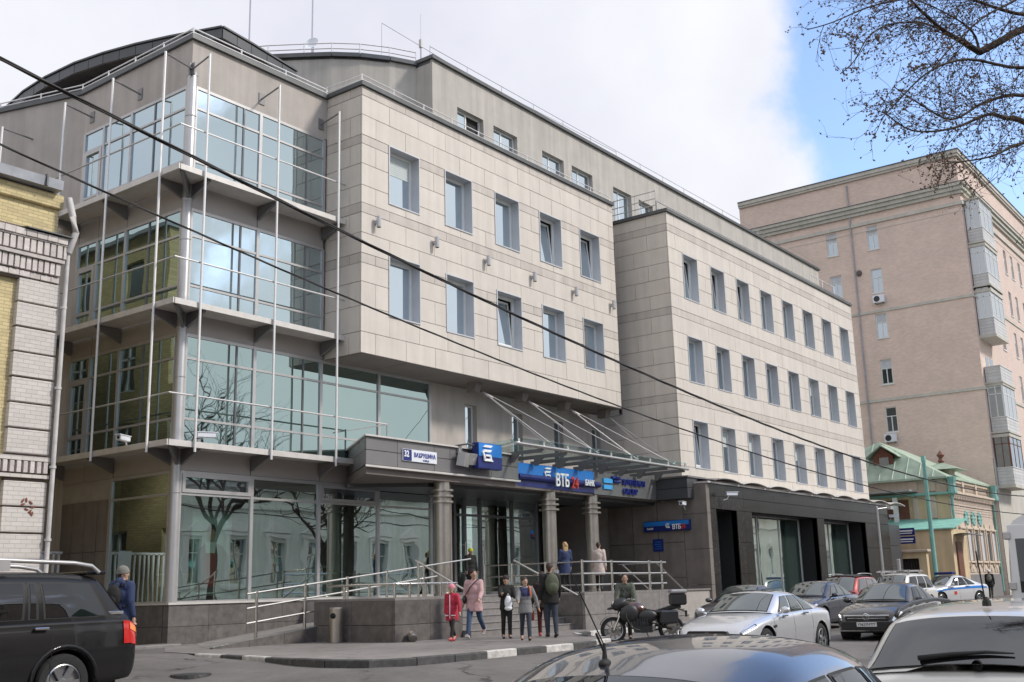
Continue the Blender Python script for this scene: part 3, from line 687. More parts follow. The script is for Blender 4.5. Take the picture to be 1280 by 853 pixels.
# small spot lamps between the window rows
for i in range(6):
    s = MB(); x = 24.16+2.84*i
    s.box(x-.05, x+.05, CY-.12, CY, 12.80, 12.90); s.lathe([(.07, 12.66), (.075, 12.7), (.075, 13.02), (.06, 13.04)], (x, CY-.17, 0), 10); P('spot_lamp', s, M['alu'])
# drainpipe between the blocks
s = MB(); s.tube([(39.3, 23.9, 15.9), (39.3, 23.9, 8.3), (38.4, 24.2, 8.15)], .075, 8)
for z in (15.9, 13.2, 11, 8.6): s.lathe([(.075, z-.05), (.1, z-.04), (.1, z+.04), (.075, z+.05)], (39.3, 23.9, 0), 10)
P('drainpipe', s, M['metal'], smooth=True, auto=50)
# soffit under the overhang: separate metal panels and stay blocks
b = MB(); b.box(CX0+.1, CX1, CY+.1, 25.3, CZ0+.02, CZ0+.1); P('soffit_backing', b, M['joint'])
k = CX0+.02
while k < CX1-.1:
    e = min(k+2.1, CX1); s = MB(); s.cbox(k+.01, e-.01, CY+.04, 25.2, CZ0-.03, CZ0+.02, .008); P('soffit_panel', s, M['soffit']); k = e
for x in (29.9, 32.72, 35.56, 38.5):
    s = MB(); s.extr([(x-.2, 24.0, 8.45), (x+.2, 24.0, 8.45), (x+.13, 24.1, 8.12), (x-.13, 24.1, 8.12)], (0, .4, 0)); P('stay_block', s, M['soffit'])
# wall in the shade of the overhang
RECW = [(30.54, 31.22, 5.9, 7.89), (33.37, 34.05, 5.9, 7.89), (36.17, 36.85, 5.9, 7.89), (39.0, 39.66, 5.9, 7.89)]
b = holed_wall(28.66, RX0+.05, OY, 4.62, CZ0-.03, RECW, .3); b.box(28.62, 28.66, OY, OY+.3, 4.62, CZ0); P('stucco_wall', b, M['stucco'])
b = MB(); b.box(28.7, RX0, OY+.45, 30, 4.7, 8.4); P('inner_wall', b, M['interior'])
for i, (a, bb, c, d) in enumerate(RECW):
    s = _ring(bb-a, d-c, .06, .2, .26); s.v = [(x+a, y+OY, z+c) for x, y, z in s.v]; o = P('narrow_window', s, M['white'])
    p = MB(); p.box(a+.06, bb-.06, OY+.22, OY+.24, c+.06, d-.06); P('pane', p, M['pane'] if i < 2 else M['pane_dk'], o)
# --- set-back top storey
UX0, UX1, UZ = 28.91, 67.0, 21.05
UW = [(30.37, 32.0), (32.65, 34.25), (36.03, 37.66), (38.29, 39.97), (41.74, 43.39), (44.09, 45.45)]
UWR = [(a, b_, 17.3 if i >= 4 else 18.1, 19.6) for i, (a, b_) in enumerate(UW)]
b = holed_wall(UX0, UX1, OY, 17.3, UZ, UWR, .3)
b.box(UX0, UX0+.3, OY+.01, 26.03, 17.3, UZ)
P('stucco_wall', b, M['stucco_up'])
curve = [(28.91, 26.03), (27.95, 26.52), (27.03, 27.19), (26.3, 27.95), (25.68, 28.8), (24.89, 29.93), (24.2, 31.1), (23.6, 32.6), (23.2, 34.5)]
b = MB()
for i in range(len(curve)-1): (x0, y0), (x1, y1) = curve[i:i+2]; b.quad((x0, y0, 17.3), (x0, y0, UZ-.05), (x1, y1, UZ-.05), (x1, y1, 17.3))
P('curved_wall', b, M['stucco_up'], smooth=True)
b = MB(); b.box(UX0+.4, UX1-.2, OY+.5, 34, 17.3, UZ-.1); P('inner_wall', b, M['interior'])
b = MB(); b.prism([(28.9, 26.1), (28.9, OY+.1), (UX1, OY+.1), (UX1, 36), (23.2, 36)] + curve[::-1][:-1], UZ-.12, UZ-.02); P('flat_roof', b, M['coping'])
s = MB(); s.box(UX0-.1, UX1+.1, OY-.12, OY+.4, UZ, UZ+.14); s.box(UX0-.1, UX0+.3, OY+.4, 26.05, UZ, UZ+.14); P('roof_coping', s, M['coping'])
s = MB()
for i in range(len(curve)-1):
    (x0, y0), (x1, y1) = curve[i:i+2]; dx, dy = x1-x0, y1-y0; L = math.hypot(dx, dy); nx, ny = dy/L*.14, -dx/L*.14
    s.extr([(x0-nx*-1*0+0, y0, UZ-.05), (x1, y1, UZ-.05), (x1-abs(nx), y1-abs(ny), UZ-.05), (x0-abs(nx), y0-abs(ny), UZ-.05)], (0, 0, .16))
P('roof_coping', s, M['coping'])
rail([(c[0], c[1]) for c in curve[::-1]], UZ+.1, (.22, .44), 1.5, .022)
rail([(UX0, OY+.1), (UX1, OY+.1)], UZ+.14, (.42,), 2.3, .012, m='alu')
for i, (a, b_, c, d) in enumerate(UWR):
    s = _ring(b_-a, d-c, .07, .2, .26); s.box((b_-a)*.45-.04, (b_-a)*.45+.04, .2, .26, .07, d-c-.07); s.v = [(x+a, y+OY, z+c) for x, y, z in s.v]; o = P('window', s, M['white'])
    for q, (u0, u1) in enumerate(((a+.07, a+(b_-a)*.45-.04), (a+(b_-a)*.45+.04, b_-.07))):
        if i == 0 and q == 1: p = MB(); p.box(u0, u1, OY+.28, OY+.29, c+.07, d-.07); P('dark_room', p, M['black'], o); continue
        p = MB(); p.box(u0, u1, OY+.22, OY+.24, c+.07, d-.07); P('pane', p, M['pane'], o)
# --- curved roofs behind the parapet: slab with seamed fascia and boarded soffit
def eave(pts, z0, z1, inner, name='curved_roof'):
    n_ = len(pts); s = MB(); allp = pts + inner
    s.prism(allp, z0+.02, z1); o = P(name, s, M['metal_dk'])
    s = MB(); cm = Vector((sum(p[0] for p in allp)/len(allp), sum(p[1] for p in allp)/len(allp)))
    tot = 0
    for i in range(n_-1):
        a, b_ = Vector(pts[i]), Vector(pts[i+1]); L = (b_-a).length; kk = max(1, round(L/.75))
        for j in range(kk):
            p0 = a+(b_-a)*(j+.015)/kk; p1 = a+(b_-a)*(j+.985)/kk; d = (b_-a).normalized(); nn = Vector((d.y, -d.x))
            if nn.dot(cm-p0) > 0: nn = -nn
            f = MB(); f.extr([(p0.x, p0.y, z0), (p1.x, p1.y, z0), (p1.x+nn.x*.03, p1.y+nn.y*.03, z0), (p0.x+nn.x*.03, p0.y+nn.y*.03, z0)], (0, 0, z1-z0-.04)); P('fascia_panel', f, M['metal_dk'])
            q0 = p0+(cm-p0).normalized()*2.6; q1 = p1+(cm-p1).normalized()*2.6
            f = MB(); f.extr([(p0.x, p0.y, z0-.02), (p1.x, p1.y, z0-.02), (q1.x, q1.y, z0-.02), (q0.x, q0.y, z0-.02)], (0, 0, .03)); P('soffit_board', f, M['soffit'])
    s = MB()
    for i in range(n_-1):
        a, b_ = Vector(pts[i]), Vector(pts[i+1]); d = (b_-a).normalized(); nn = Vector((d.y, -d.x))
        if nn.dot(cm-a) > 0: nn = -nn
        s.extr([(a.x, a.y, z1), (b_.x, b_.y, z1), (b_.x+nn.x*.07, b_.y+nn.y*.07, z1), (a.x+nn.x*.07, a.y+nn.y*.07, z1)], (0, 0, .06))
    P('roof_edge', s, M['coping'])
arc1 = [(18.75, 37.4), (18.42, 35.4), (18.33, 33.8), (18.40, 32.1), (18.62, 30.75), (18.95, 29.4), (19.35, 28.15), (20.03, 26.35), (21.3, 26.5), (23.6, 26.85)]
eave(arc1, 18.64, 19.0, [(24.2, 30), (23.5, 37)])
b = MB(); b.prism([(21.3, 28.6), (23.0, 28.8), (23.2, 36), (21.0, 36)], 17.4, 18.64); P('penthouse_wall', b, M['soffit'])
eave([(26.2, 33.0), (27.6, 31.0), (29.4, 29.15), (30.9, 28.1), (33.0, 28.35)], 21.75, 22.3, [(34, 33), (28, 35)])
b = MB(); b.prism([(28.6, 31.8), (31, 29.6), (33, 29.6), (33, 33), (28.6, 33)], 21.0, 21.75); P('penthouse_wall', b, M['soffit'])
eave([(22.3, 31.0), (22.9, 29.7), (25.4, 30.1)], 20.1, 20.55, [(26, 33), (23.2, 33)])
eave([(24.3, 31.9), (25.0, 30.9), (27.3, 31.3)], 20.9, 21.3, [(28, 34), (25, 34)])
b = MB(); b.prism([(23.4, 30.6), (25.4, 30.9), (25.6, 33), (23.6, 33)], 17.3, 20.1); P('penthouse_wall', b, M['metal_dk'])
# ------------------------------------------------------------------ entrance of the office building
# ground-floor front wall and the doors
dk = MB(); dk.box(28.55, 29.75, OY+.02, OY+.4, 1.06, 4.6); P('dark_wall', dk, M['metal'])
def doorset(x0, x1, z0, z1, zt, cuts, y=OY):
    s = MB(); t = .06
    s.box(x0, x1, y-.04, y+.08, z1-t, z1); s.box(x0, x1, y-.04, y+.08, zt-.04, zt+.04); s.box(x0, x1, y-.04, y+.08, z0, z0+.1)
    for c in cuts: s.box(c-t, c+t, y-.05, y+.09, z0, z1)
    o = P('door_frame', s, M['alu_dk'])
    for i in range(len(cuts)-1):
        a, b = cuts[i]+t, cuts[i+1]-t
        for c, d in ((z0+.1, zt-.04), (zt+.04, z1-t)):
            p = MB(); p.box(a, b, y+.01, y+.03, c, d); P('glass_pane', p, M['shopglass'])
    return o
doorset(29.78, 34.82, 1.06, 4.52, 3.85, [29.84, 30.4, 31.28, 33.2, 34.76])
for x in (30.3, 31.36):
    s = MB(); s.tube([(x, OY-.12, 1.7), (x, OY-.12, 2.9)], .022, 6); s.tube([(x, OY-.12, 1.8), (x, OY, 1.8)], .015, 5); s.tube([(x, OY-.12, 2.8), (x, OY, 2.8)], .015, 5); P('door_handle', s, M['steel'])
# deep dark lobby to the right of the doors
b = MB(); b.box(34.85, 35.0, OY, 28.5, 1.06, 4.6); b.box(35.0, 40.0, 28.4, 28.6, 1.06, 4.6)
P('lobby_wall', b, M['black'])
for k in range(4):
    s = MB(); s.cbox(36.2+.92*k, 37.08+.92*k, 28.1, 28.3, 1.1, 4.3, .01); P('lobby_door', s, M['plastic'])
# ground-floor rooms behind the shop glass
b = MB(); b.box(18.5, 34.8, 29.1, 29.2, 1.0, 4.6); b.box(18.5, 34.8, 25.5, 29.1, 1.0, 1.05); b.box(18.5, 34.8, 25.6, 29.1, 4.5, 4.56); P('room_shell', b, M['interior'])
for x in (19.6, 22.2, 25.3, 27.7):
    s = MB(); s.lathe([(.22, 1.05), (.22, 4.5)], (x+.7, 27.0, 0), 14); P('room_column', s, M['metal'], smooth=True, auto=40)
for x in (19.4, 21.9, 24.4, 27.0, 32.3):
    s = MB(); s.cbox(x, x+1.2, 26.9, 27.4, 1.05, 1.85, .02); s.box(x-.1, x+1.3, 26.8, 27.5, 1.85, 1.9); P('room_counter', s, M['white'])
# poster in the corner window: a man in a dark suit holding a red folder, printed flat on a board
poster = thing('poster_board', 'advertising board with a suited man holding a red folder behind the corner shop window', 'poster', (19.55, 25.75, 1.06))
s = MB(); s.box(19.15, 20.55, 25.75, 25.78, 1.25, 3.6); part('board', s, M['metal'], poster)
def flat(pts, y): m_ = MB(); m_.extr([(x, y, z) for x, z in pts], (0, .004, 0)); return m_
M['skin'] = mat('skin', (.45, .28, .20), .6, var=.06, scale=20)
M['hair_dk'] = mat('dark_hair', (.02, .014, .010), .7, var=.2, scale=40)
M['print_gray'] = mat('print_grey', (.06, .065, .07), .6, var=.1)
M['print_red'] = mat('print_red', (.40, .04, .03), .5, var=.1)
M['print_sky'] = mat('print_pale', (.45, .52, .52), .6, var=.2)
part('backdrop', flat([(19.17, 1.3), (20.53, 1.3), (20.53, 3.55), (19.17, 3.55)], 25.744), M['print_sky'], poster)
part('suit_print', flat([(19.3, 1.35), (20.5, 1.35), (20.45, 2.35), (20.2, 2.62), (19.95, 2.72), (19.65, 2.7), (19.38, 2.5)], 25.738), M['print_gray'], poster)
part('shirt_print', flat([(19.68, 2.0), (19.9, 2.0), (20.0, 2.72), (19.62, 2.72)], 25.734), M['lettw'], poster)
part('face_print', flat([(19.82+.14*math.cos(a*.5236), 2.93+.21*math.sin(a*.5236)) for a in range(12)], 25.73), M['skin'], poster)
part('hair_print', flat([(19.67, 2.98), (19.68, 3.12), (19.76, 3.22), (19.9, 3.22), (19.97, 3.1), (19.96, 3.0), (19.9, 3.08), (19.74, 3.07)], 25.726), M['hair_dk'], poster)
part('folder_print', flat([(19.62, 1.5), (20.0, 1.5), (20.0, 2.42), (19.62, 2.42)], 25.722), M['print_red'], poster)
# --- columns with three collar rings
for x in (26.40, 32.25, 35.02):
    y = 22.8
    s = MB(); s.lathe([(.29, 1.06), (.29, 1.14), (.255, 1.16), (.255, 4.62)], (x, y, 0), 22); c = P('column', s, M['steel_rough'], smooth=True, auto=35)
    for z in (3.95, 4.13, 4.31):
        r_ = MB(); r_.lathe([(.255, z-.03), (.37, z-.03), (.37, z+.03), (.255, z+.03)], (x, y, 0), 22); P('collar_ring', r_, M['steel_rough'], c, smooth=True, auto=35)
    s = MB(); s.box(x+.33, x+.58, y+.1, y+.35, 1.06, 4.62); P('column_pilaster', s, M['brownstone'])
# --- canopy over the steps (prow on the left), zinc cladding panels
NY = 22.40
cor = MB(); cor.prism([(22.68, 22.48), (29.95, 22.48), (29.95, OY-.02), (24.7, OY-.02)], 4.82, 5.62); P('canopy_core', cor, M['metal_dk'])
px = [22.6, 23.93, 25.6, 26.35, 27.3, 28.45, 29.95]
for i in range(len(px)-1):
    for z0, z1 in ((4.85, 5.26), (5.27, 5.66)):
        s = MB(); s.cbox(px[i]+.008, px[i+1]-.008, NY, NY+.07, z0, z1, .012); P('cladding_panel', s, M['metal'])
for t0 in range(3):
    for z0, z1 in ((4.85, 5.26), (5.27, 5.66)):
        a = Vector((22.6, 22.42)).lerp(Vector((24.6, OY-.05)), t0/3+.004); b_ = Vector((22.6, 22.42)).lerp(Vector((24.6, OY-.05)), (t0+1)/3-.004)
        s = MB(); s.extr([(a.x, a.y, z0), (b_.x, b_.y, z0), (b_.x+.06, b_.y-.02, z0), (a.x+.06, a.y-.02, z0)], (0, 0, z1-z0)); P('cladding_panel', s, M['metal'])
s = MB(); s.prism([(22.5, 22.32), (30.0, 22.32), (30.0, OY-.02), (24.5, OY-.02)], 5.66, 5.71); s.prism([(22.52, 22.33), (29.97, 22.33), (29.97, 22.5), (22.7, 22.5)], 4.77, 4.83); P('canopy_edge', s, M['ledge'])
s = MB(); s.prism([(22.7, 22.5), (29.95, 22.5), (40.0, 22.62), (40.0, OY), (24.6, OY)], 4.58, 4.82); P('entrance_soffit', s, M['soffit'])
s = MB(); s.prism([(24.4, 25.0), (26.2, 23.2), (29, 22.9), (40, 22.9), (40, 25.1), (24.4, 25.1)], 4.46, 4.58); P('entrance_soffit', s, M['metal_dk'])
b = MB(); b.box(29.9, 40.0, OY-.02, OY+.1, 4.52, 5.9); P('fascia_wall', b, M['metal_dk'])
# long bank sign and the grey panel beside it
SY = 22.50
sg = MB(); sg.box(29.96, 34.80, SY, SY+.25, 4.66, 5.47); bank_ = P('bank_sign', sg, M['blue'])
s = MB(); s.box(29.97, 34.79, SY-.012, SY, 5.06, 5.46); P('sign_band', s, M['blue_lt'], bank_)
s = MB(); s.tube([(29.97, SY-.05, 4.98), (35.1, SY-.05, 4.98)], .105, 10); P('light_bar', s, M['blue'], bank_, smooth=True, auto=50)
def swoosh(x, y, z, k, fx=True):
    """three stacked wing strokes of the bank's emblem"""
    s = MB()
    def st(pts):
        if fx: s.extr([(x+a*k, y, z+b*k) for a, b in pts], (0, -.05, 0))
        else: s.extr([(x, y-a*k, z+b*k) for a, b in pts], (-.05, 0, 0))
    st([(.10, .86), (.28, 1.0), (1.0, 1.0), (.82, .86)])
    st([(.0, .56), (.18, .72), (.92, .72), (.74, .56)]); st([(.0, .56), (.12, .56), (.30, .12), (.18, .12)])
    st([(.18, .0), (.14, .16), (.88, .16), (1.06, .0)]); st([(.78, .16), (.9, .16), (.82, .42), (.70, .42)]); st([(.30, .42), (.70, .42), (.78, .30), (.30, .30)])
    return s
P('emblem', swoosh(31.55, SY-.02, 4.98, .42), M['lettw'], bank_)
t = place(textmb('ВТБ', .62, .02, .012, .72), faceY(32.05, SY-.17, 4.77)); P('lettering', t, M['lettw'], bank_)
t = place(textmb('24', .58, .02, .012, .78), faceY(33.06, SY-.17, 4.75)); P('lettering', t, M['lettr'], bank_)
t = place(textmb('БАНК', .29, .02, .008, .78), faceY(33.95, SY-.17, 4.90)); P('lettering', t, M['lettw'], bank_)
s = MB(); s.cbox(34.81, 39.45, SY, SY+.2, 4.62, 5.47, .012); grp = P('company_sign', s, M['metal'])
s = MB(); s.box(35.42, 36.05, SY-.06, SY, 5.10, 5.27); s.box(35.42, 36.05, SY-.06, SY, 4.86, 5.02); P('emblem', s, M['cyan'], grp)
s = MB(); s.tube([(36.0, SY-.06, 5.32), (36.62, SY-.06, 5.32)], .06, 8); s.tube([(36.1, SY-.06, 5.18), (36.62, SY-.06, 5.18)], .05, 8); P('emblem', s, M['blue_let'], grp)
t = place(textmb('SOVEREIGN', .33, .03, .0, .98), faceY(36.80, SY-.05, 5.10)); P('lettering', t, M['blue_let'], grp)
t = place(textmb('GROUP', .33, .03, .0, .98), faceY(36.80, SY-.05, 4.74)); P('lettering', t, M['blue_let'], grp)
# zinc box at the junction with the right block
for z0, z1 in ((4.62, 5.03), (5.04, 5.45)):
    s = MB(); s.cbox(39.46, 40.3, 21.05, 22.5, z0, z1, .012); P('cladding_panel', s, M['metal_dk'])
s = MB(); s.prism([(39.40, 20.98), (41.0, 20.98), (41.0, 22.5), (39.40, 22.5)], 5.45, 5.52); P('canopy_edge', s, M['metal'])
# street-name and house-number plate
pl = MB(); pl.box(24.12, 25.66, NY-.05, NY-.005, 5.06, 5.42); plate = P('street_sign', pl, M['signw'])
s = MB(); s.box(24.13, 24.50, NY-.056, NY-.05, 5.07, 5.41); P('number_field', s, M['blue'], plate)
t = place(textmb('32', .26, .004, .006, .85), faceY(24.16, NY-.06, 5.19)); P('lettering', t, M['lettw'], plate)
t = place(textmb('строение 1', .06, .003), faceY(24.16, NY-.06, 5.10))
t = place(textmb('ВАХРУШИНА', .185, .004, .004, .84), faceY(24.60, NY-.056, 5.20)); P('lettering', t, M['blue_let'], plate)
t = place(textmb('УЛИЦА', .085, .004, .0, 1.0), faceY(25.0, NY-.056, 5.085)); P('lettering', t, M['blue_let'], plate)
# square light box with the emblem
s = MB(); s.cbox(27.22, 28.46, 21.95, 22.2, 5.02, 5.86, .02); sq = P('square_sign', s, M['blue'])
s = MB(); s.box(27.24, 28.44, 21.935, 21.95, 5.42, 5.84); P('sign_band', s, M['blue_lt'], sq)
P('emblem', swoosh(27.38, 21.93, 5.26, .52), M['lettw'], sq)
s = MB(); s.tube([(27.9, 22.2, 5.4), (27.9, 22.42, 5.4)], .05, 6); P('sign_arm', s, M['metal_dk'], sq)
s = MB(); s.obox((26.75, 22.18, 5.28), (.42, .26, .44), (R(12), 0, R(18))); s.obox((27.05, 22.10, 5.3), (.36, .10, .36), (R(20), 0, R(-12))); s.box(26.68, 26.84, 22.3, 22.4, 5.5, 5.75); P('flood_lamp', s, M['alu'])
s = MB(); s.tube([(26.6, 22.4, 5.72), (26.9, 22.1, 5.78), (27.3, 22.1, 5.74)], .03, 6); P('flood_lamp', s, M['metal_dk'])
# --- hanging glass canopy: front tube, arms, panes, stay rods
GY, GZ = 21.0, 5.80
s = MB(); s.tube([(27.95, GY, GZ), (39.5, GY, GZ-.03)], .065, 10); P('canopy_tube', s, M['steel'], smooth=True, auto=50)
ncan = 8
for i in range(ncan+1):
    x = 28.15+(39.3-28.15)*i/ncan
    if i:
        s = MB(); s.box(x-.04, x+.04, GY+.05, 23.6, GZ-.16, GZ-.04) ; s.extr([(x-.04, 22.42, GZ-.16), (x-.04, 22.42, GZ-.40), (x-.04, 22.30, GZ-.40), (x-.04, 22.05, GZ-.16)], (.08, 0, 0)); P('canopy_arm', s, M['metal'])
    s = MB(); s.lathe([(.045, GZ), (.045, GZ+.16)], (x, GY, 0), 8); P('canopy_clamp', s, M['steel'])
    if i < ncan:
        x2 = 28.15+(39.3-28.15)*(i+1)/ncan; p = MB(); p.extr([(x+.015, GY-.12, GZ+.17), (x2-.015, GY-.12, GZ+.17), (x2-.015, 23.6, GZ+.05), (x+.015, 23.6, GZ+.05)], (0, 0, .02)); P('canopy_pane', p, M['canopy_glass'])
for xt in (30.2, 32.95, 35.8, 38.65):
    for j, dx in enumerate((-.1, 1.45, 2.6) if xt < 38 else (.3, .62)):
        s = MB(); yb = (21.3, 21.9, 21.1)[j]
        s.tube([(xt+.05*j, 24.1, 8.15), (min(xt+dx+.3, 39.2), yb, GZ+.1)], .011, 5); s.tube([(xt+.05*j, 24.1, 8.15), (xt+.05*j+dx*.08, 23.87, 7.95)], .025, 6); P('stay_rod', s, M['alu'], smooth=True, auto=50)
# --- platform, steps, ramp
pf = MB(); pf.box(20.4, 22.9, 19.2, 22.0, -.3, 1.0); pf.box(22.9, 27.8, 20.75, 25.2, -.3, 1.0); pf.box(27.8, 33.1, 18.5, 25.2, -.3, 1.0); pf.box(33.1, 40.0, 20.6, 25.2, -.3, 1.0)
P('platform_core', pf, M['joint'])
tl = MB(); tl.box(20.3, 22.9, 19.1, 22.0, 1.0, 1.06); tl.box(22.9, 27.7, 20.70, 25.2, 1.0, 1.06); tl.box(27.7, 33.2, 18.4, 25.2, 1.0, 1.06); tl.box(33.2, 40.0, 20.55, 25.2, 1.0, 1.06); P('platform_floor', tl, M['granite_lt'])
def facing(x0, x1, y0, y1, m='granite'):
    """granite slabs in two courses along a straight wall"""
    L = max(abs(x1-x0), abs(y1-y0)); nn = max(1, round(L/1.15))
    for i in range(nn):
        for z0, z1 in ((-.28, .40), (.41, .995)):
            s = MB()
            if abs(x1-x0) > abs(y1-y0): a = x0+(x1-x0)*i/nn; b_ = x0+(x1-x0)*(i+1)/nn; s.cbox(a+.005, b_-.005, y0, y0+.1, z0, z1, .006)
            else: a = y0+(y1-y0)*i/nn; b_ = y0+(y1-y0)*(i+1)/nn; s.cbox(x0, x0+.1, a+.005, b_-.005, z0, z1, .006)
            P('granite_slab', s, M[m])
facing(20.3, 22.9, 19.1, 19.1); facing(20.3, 20.3, 19.2, 22.0); facing(27.7, 33.2, 18.4, 18.4, 'granite_lt'); facing(27.7, 27.7, 18.5, 20.8); facing(22.8, 22.8, 19.2, 20.8)
for i in range(6):
    y = 18.80+.33*i; z = .177*i
    s = MB(); s.box(22.9, 27.7, y+.02, 21.0, z-.02, z+.145); s.cbox(22.88, 27.72, y, y+.36, z+.147, z+.177, .006); P('step', s, M['granite_lt'])
for i in range(5):
    x = 35.0-.33*i; z = .21*i
    s = MB(); s.box(33.2, x-.02, 18.9, 20.5, z-.02, z+.18); s.cbox(33.2, x, 18.88, 20.52, z+.18, z+.21, .006); P('step', s, M['granite_lt'])
rp = MB()
A = [(16.95, 21.95), (27.0, 21.95), (27.0, 25.15), (18.95, 25.15)]
rp.add([(16.95, 21.95, .0), (27.0, 21.95, 1.055), (27.0, 25.15, .84), (18.95, 25.15, .0), (16.95, 21.95, -.3), (27.0, 21.95, -.3), (27.0, 25.15, -.3), (18.95, 25.15, -.3)], [(0, 1, 2, 3), (0, 4, 5, 1), (3, 7, 4, 0)])
P('ramp', rp, M['pave'])
for i in range(3):
    x0 = 17.0+1.1*i; x1 = x0+1.1
    s = MB(); s.extr([(x0+.005, 21.88, -.3), (x1-.005, 21.88, -.3), (x1-.005, 21.88, .105*(x1-16.95)+.03), (x0+.005, 21.88, .105*(x0-16.95)+.03)], (0, .12, 0)); P('granite_slab', s, M['granite'])
# railings in stainless steel
def rz(x): return .105*(x-16.95)
s = MB()
for h in (1.13, .78, .42): s.tube([(18.08, 22.0, rz(18.1)+h), (26.8 if h > 1 else 21.0 if h < .5 else 25.2, 22.0, rz(26.8 if h > 1 else 21.0 if h < .5 else 25.2)+h)], .024, 6)
for x in (18.38, 19.98, 21.5, 23.05, 24.6): s.tube([(x, 22.0, rz(x)), (x, 22.0, rz(x)+1.18)], .04, 8)
P('ramp_railing', s, M['steel'], smooth=True, auto=50)
s = MB(); s.tube([(20.4, 21.6, 1.40), (20.42, 19.25, 1.40), (22.85, 19.25, 1.40)], .03, 8)
for x in (20.45, 21.0, 21.6, 22.2, 22.8): s.tube([(x, 19.25, 1.05), (x, 19.25, 1.42)], .035, 8)
for y in (20.1, 21.0): s.tube([(20.42, y, 1.05), (20.42, y, 1.42)], .035, 8)
P('platform_railing', s, M['steel'], smooth=True, auto=50)
s = MB()
for h in (.9, .55, .22): s.tube([(27.85, 18.55, 1.06+h), (32.9, 18.55, 1.06+h)], .028, 6); s.tube([(27.85, 18.55, 1.06+h), (27.85, 22.3, 1.06+h)], .022, 6); s.tube([(32.9, 18.55, 1.06+h), (32.9, 20.4, 1.06+h)], .022, 6)
for x in (27.85, 29.5, 31.8, 32.6): s.tube([(x, 18.55, 1.05), (x, 18.55, 2.02)], .045, 8)
for y in (19.9, 21.2, 22.3): s.tube([(27.85, y, 1.05), (27.85, y, 2.0)], .045, 8)
s.tube([(33.0, 18.95, 1.95), (35.0, 18.95, .95)], .025, 6); s.tube([(33.0, 20.3, 1.95), (35.0, 20.3, .95)], .025, 6)
P('platform_railing', s, M['steel'], smooth=True, auto=50)
s = MB(); s.tube([(27.58, 20.9, 2.08), (27.58, 18.55, .98)], .032, 8); P('stair_rail', s, M['steel'], smooth=True, auto=50)
s = MB(); s.tube([(23.05, 20.9, 2.05), (23.05, 19.0, 1.15)], .03, 8); s.tube([(23.05, 20.8, 1.06), (23.05, 20.8, 2.02)], .035, 8); P('stair_rail', s, M['steel'], smooth=True, auto=50)
# wall with the small bank sign (faces the steps), and blue plaque
for (y0, y1) in ((21.6, 22.8), (22.82, 24.0), (24.02, 25.2)):
    for z0, z1 in ((0.02, 1.5), (1.52, 2.9), (2.92, 4.55)):
        s = MB(); s.cbox(39.97, 40.03, y0, y1-.01, z0, z1, .006); P('stone_slab', s, M['brownstone'])
for z0, z1 in ((-.2, 1.2), (1.21, 2.6), (2.61, 4.0), (4.01, 5.2)):
    s = MB(); s.cbox(39.97, 40.25, 20.5, 21.58, z0, z1, .006); P('stone_slab', s, M['brownstone'])
s = MB(); s.cbox(39.80, 39.96, 21.25, 23.38, 3.38, 3.80, .02); sm = P('bank_sign', s, M['blue'])
s = MB(); s.box(39.785, 39.80, 21.27, 23.36, 3.60, 3.78); P('sign_band', s, M['blue_lt'], sm)
t = place(textmb('ВТБ', .27, .01, .006, .78), faceX(39.77, 22.02, 3.44)); P('lettering', t, M['lettw'], sm)
t = place(textmb('24', .27, .01, .006, .78), faceX(39.77, 21.62, 3.44)); P('lettering', t, M['lettr'], sm)
t = place(textmb('БАНК', .11, .008, .002), faceX(39.77, 23.2, 3.46)); P('lettering', t, M['lettw'], sm)
P('emblem', swoosh(39.79, 22.32, 3.50, .19, False), M['lettw'], sm)
s = MB(); s.cbox(39.93, 39.965, 22.58, 23.05, 2.58, 3.08, .006); pq = P('wall_plaque', s, M['blue'])
s = MB()
for k in range(4): s.box(39.924, 39.93, 22.66, 22.97-.05*(k % 2), 2.68+.09*k, 2.70+.09*k)
P('plaque_text', s, M['blue_lt'], pq)
# --- polished granite base of the right block with three deep shop windows
BY, BZ = 20.5, 5.22
OPN = [(40.75, 42.65, .35, 4.2), (44.1, 51.35, .35, 4.2), (52.2, 57.95, .35, 4.2)]
b = MB(); rects = [(40.26, 61.6, -.3, BZ)]
for h in OPN: rects = subtract(rects, h)
for a, bb, c, d in rects: b.box(a, bb, BY+.04, BY+.25, c, d)
b.box(40.26, 61.6, BY+.25, RY+.1, 4.25, BZ); b.box(61.2, 61.6, BY+.25, 30, -.3, BZ)
P('base_wall', b, M['black'])
ctz = [BZ, 4.72, 4.2, 2.9, 1.6, .35, -.3]; nb = 0
for ci in range(len(ctz)-1):
    k = 40.26
    while k < 61.5:
        e = min(k+1.55, 61.6); rr = [(k+.005, e-.005, ctz[ci+1]+.005, ctz[ci]-.005)]
        for h in OPN: rr = subtract(rr, h)
        s = MB()
        for a, bb, c, d in rr:
            if bb-a > .02 and d-c > .02: s.cbox(a, bb, BY, BY+.05, c, d, .006)
        if s.v: P('polished_slab', s, M['polished'])
        k = e
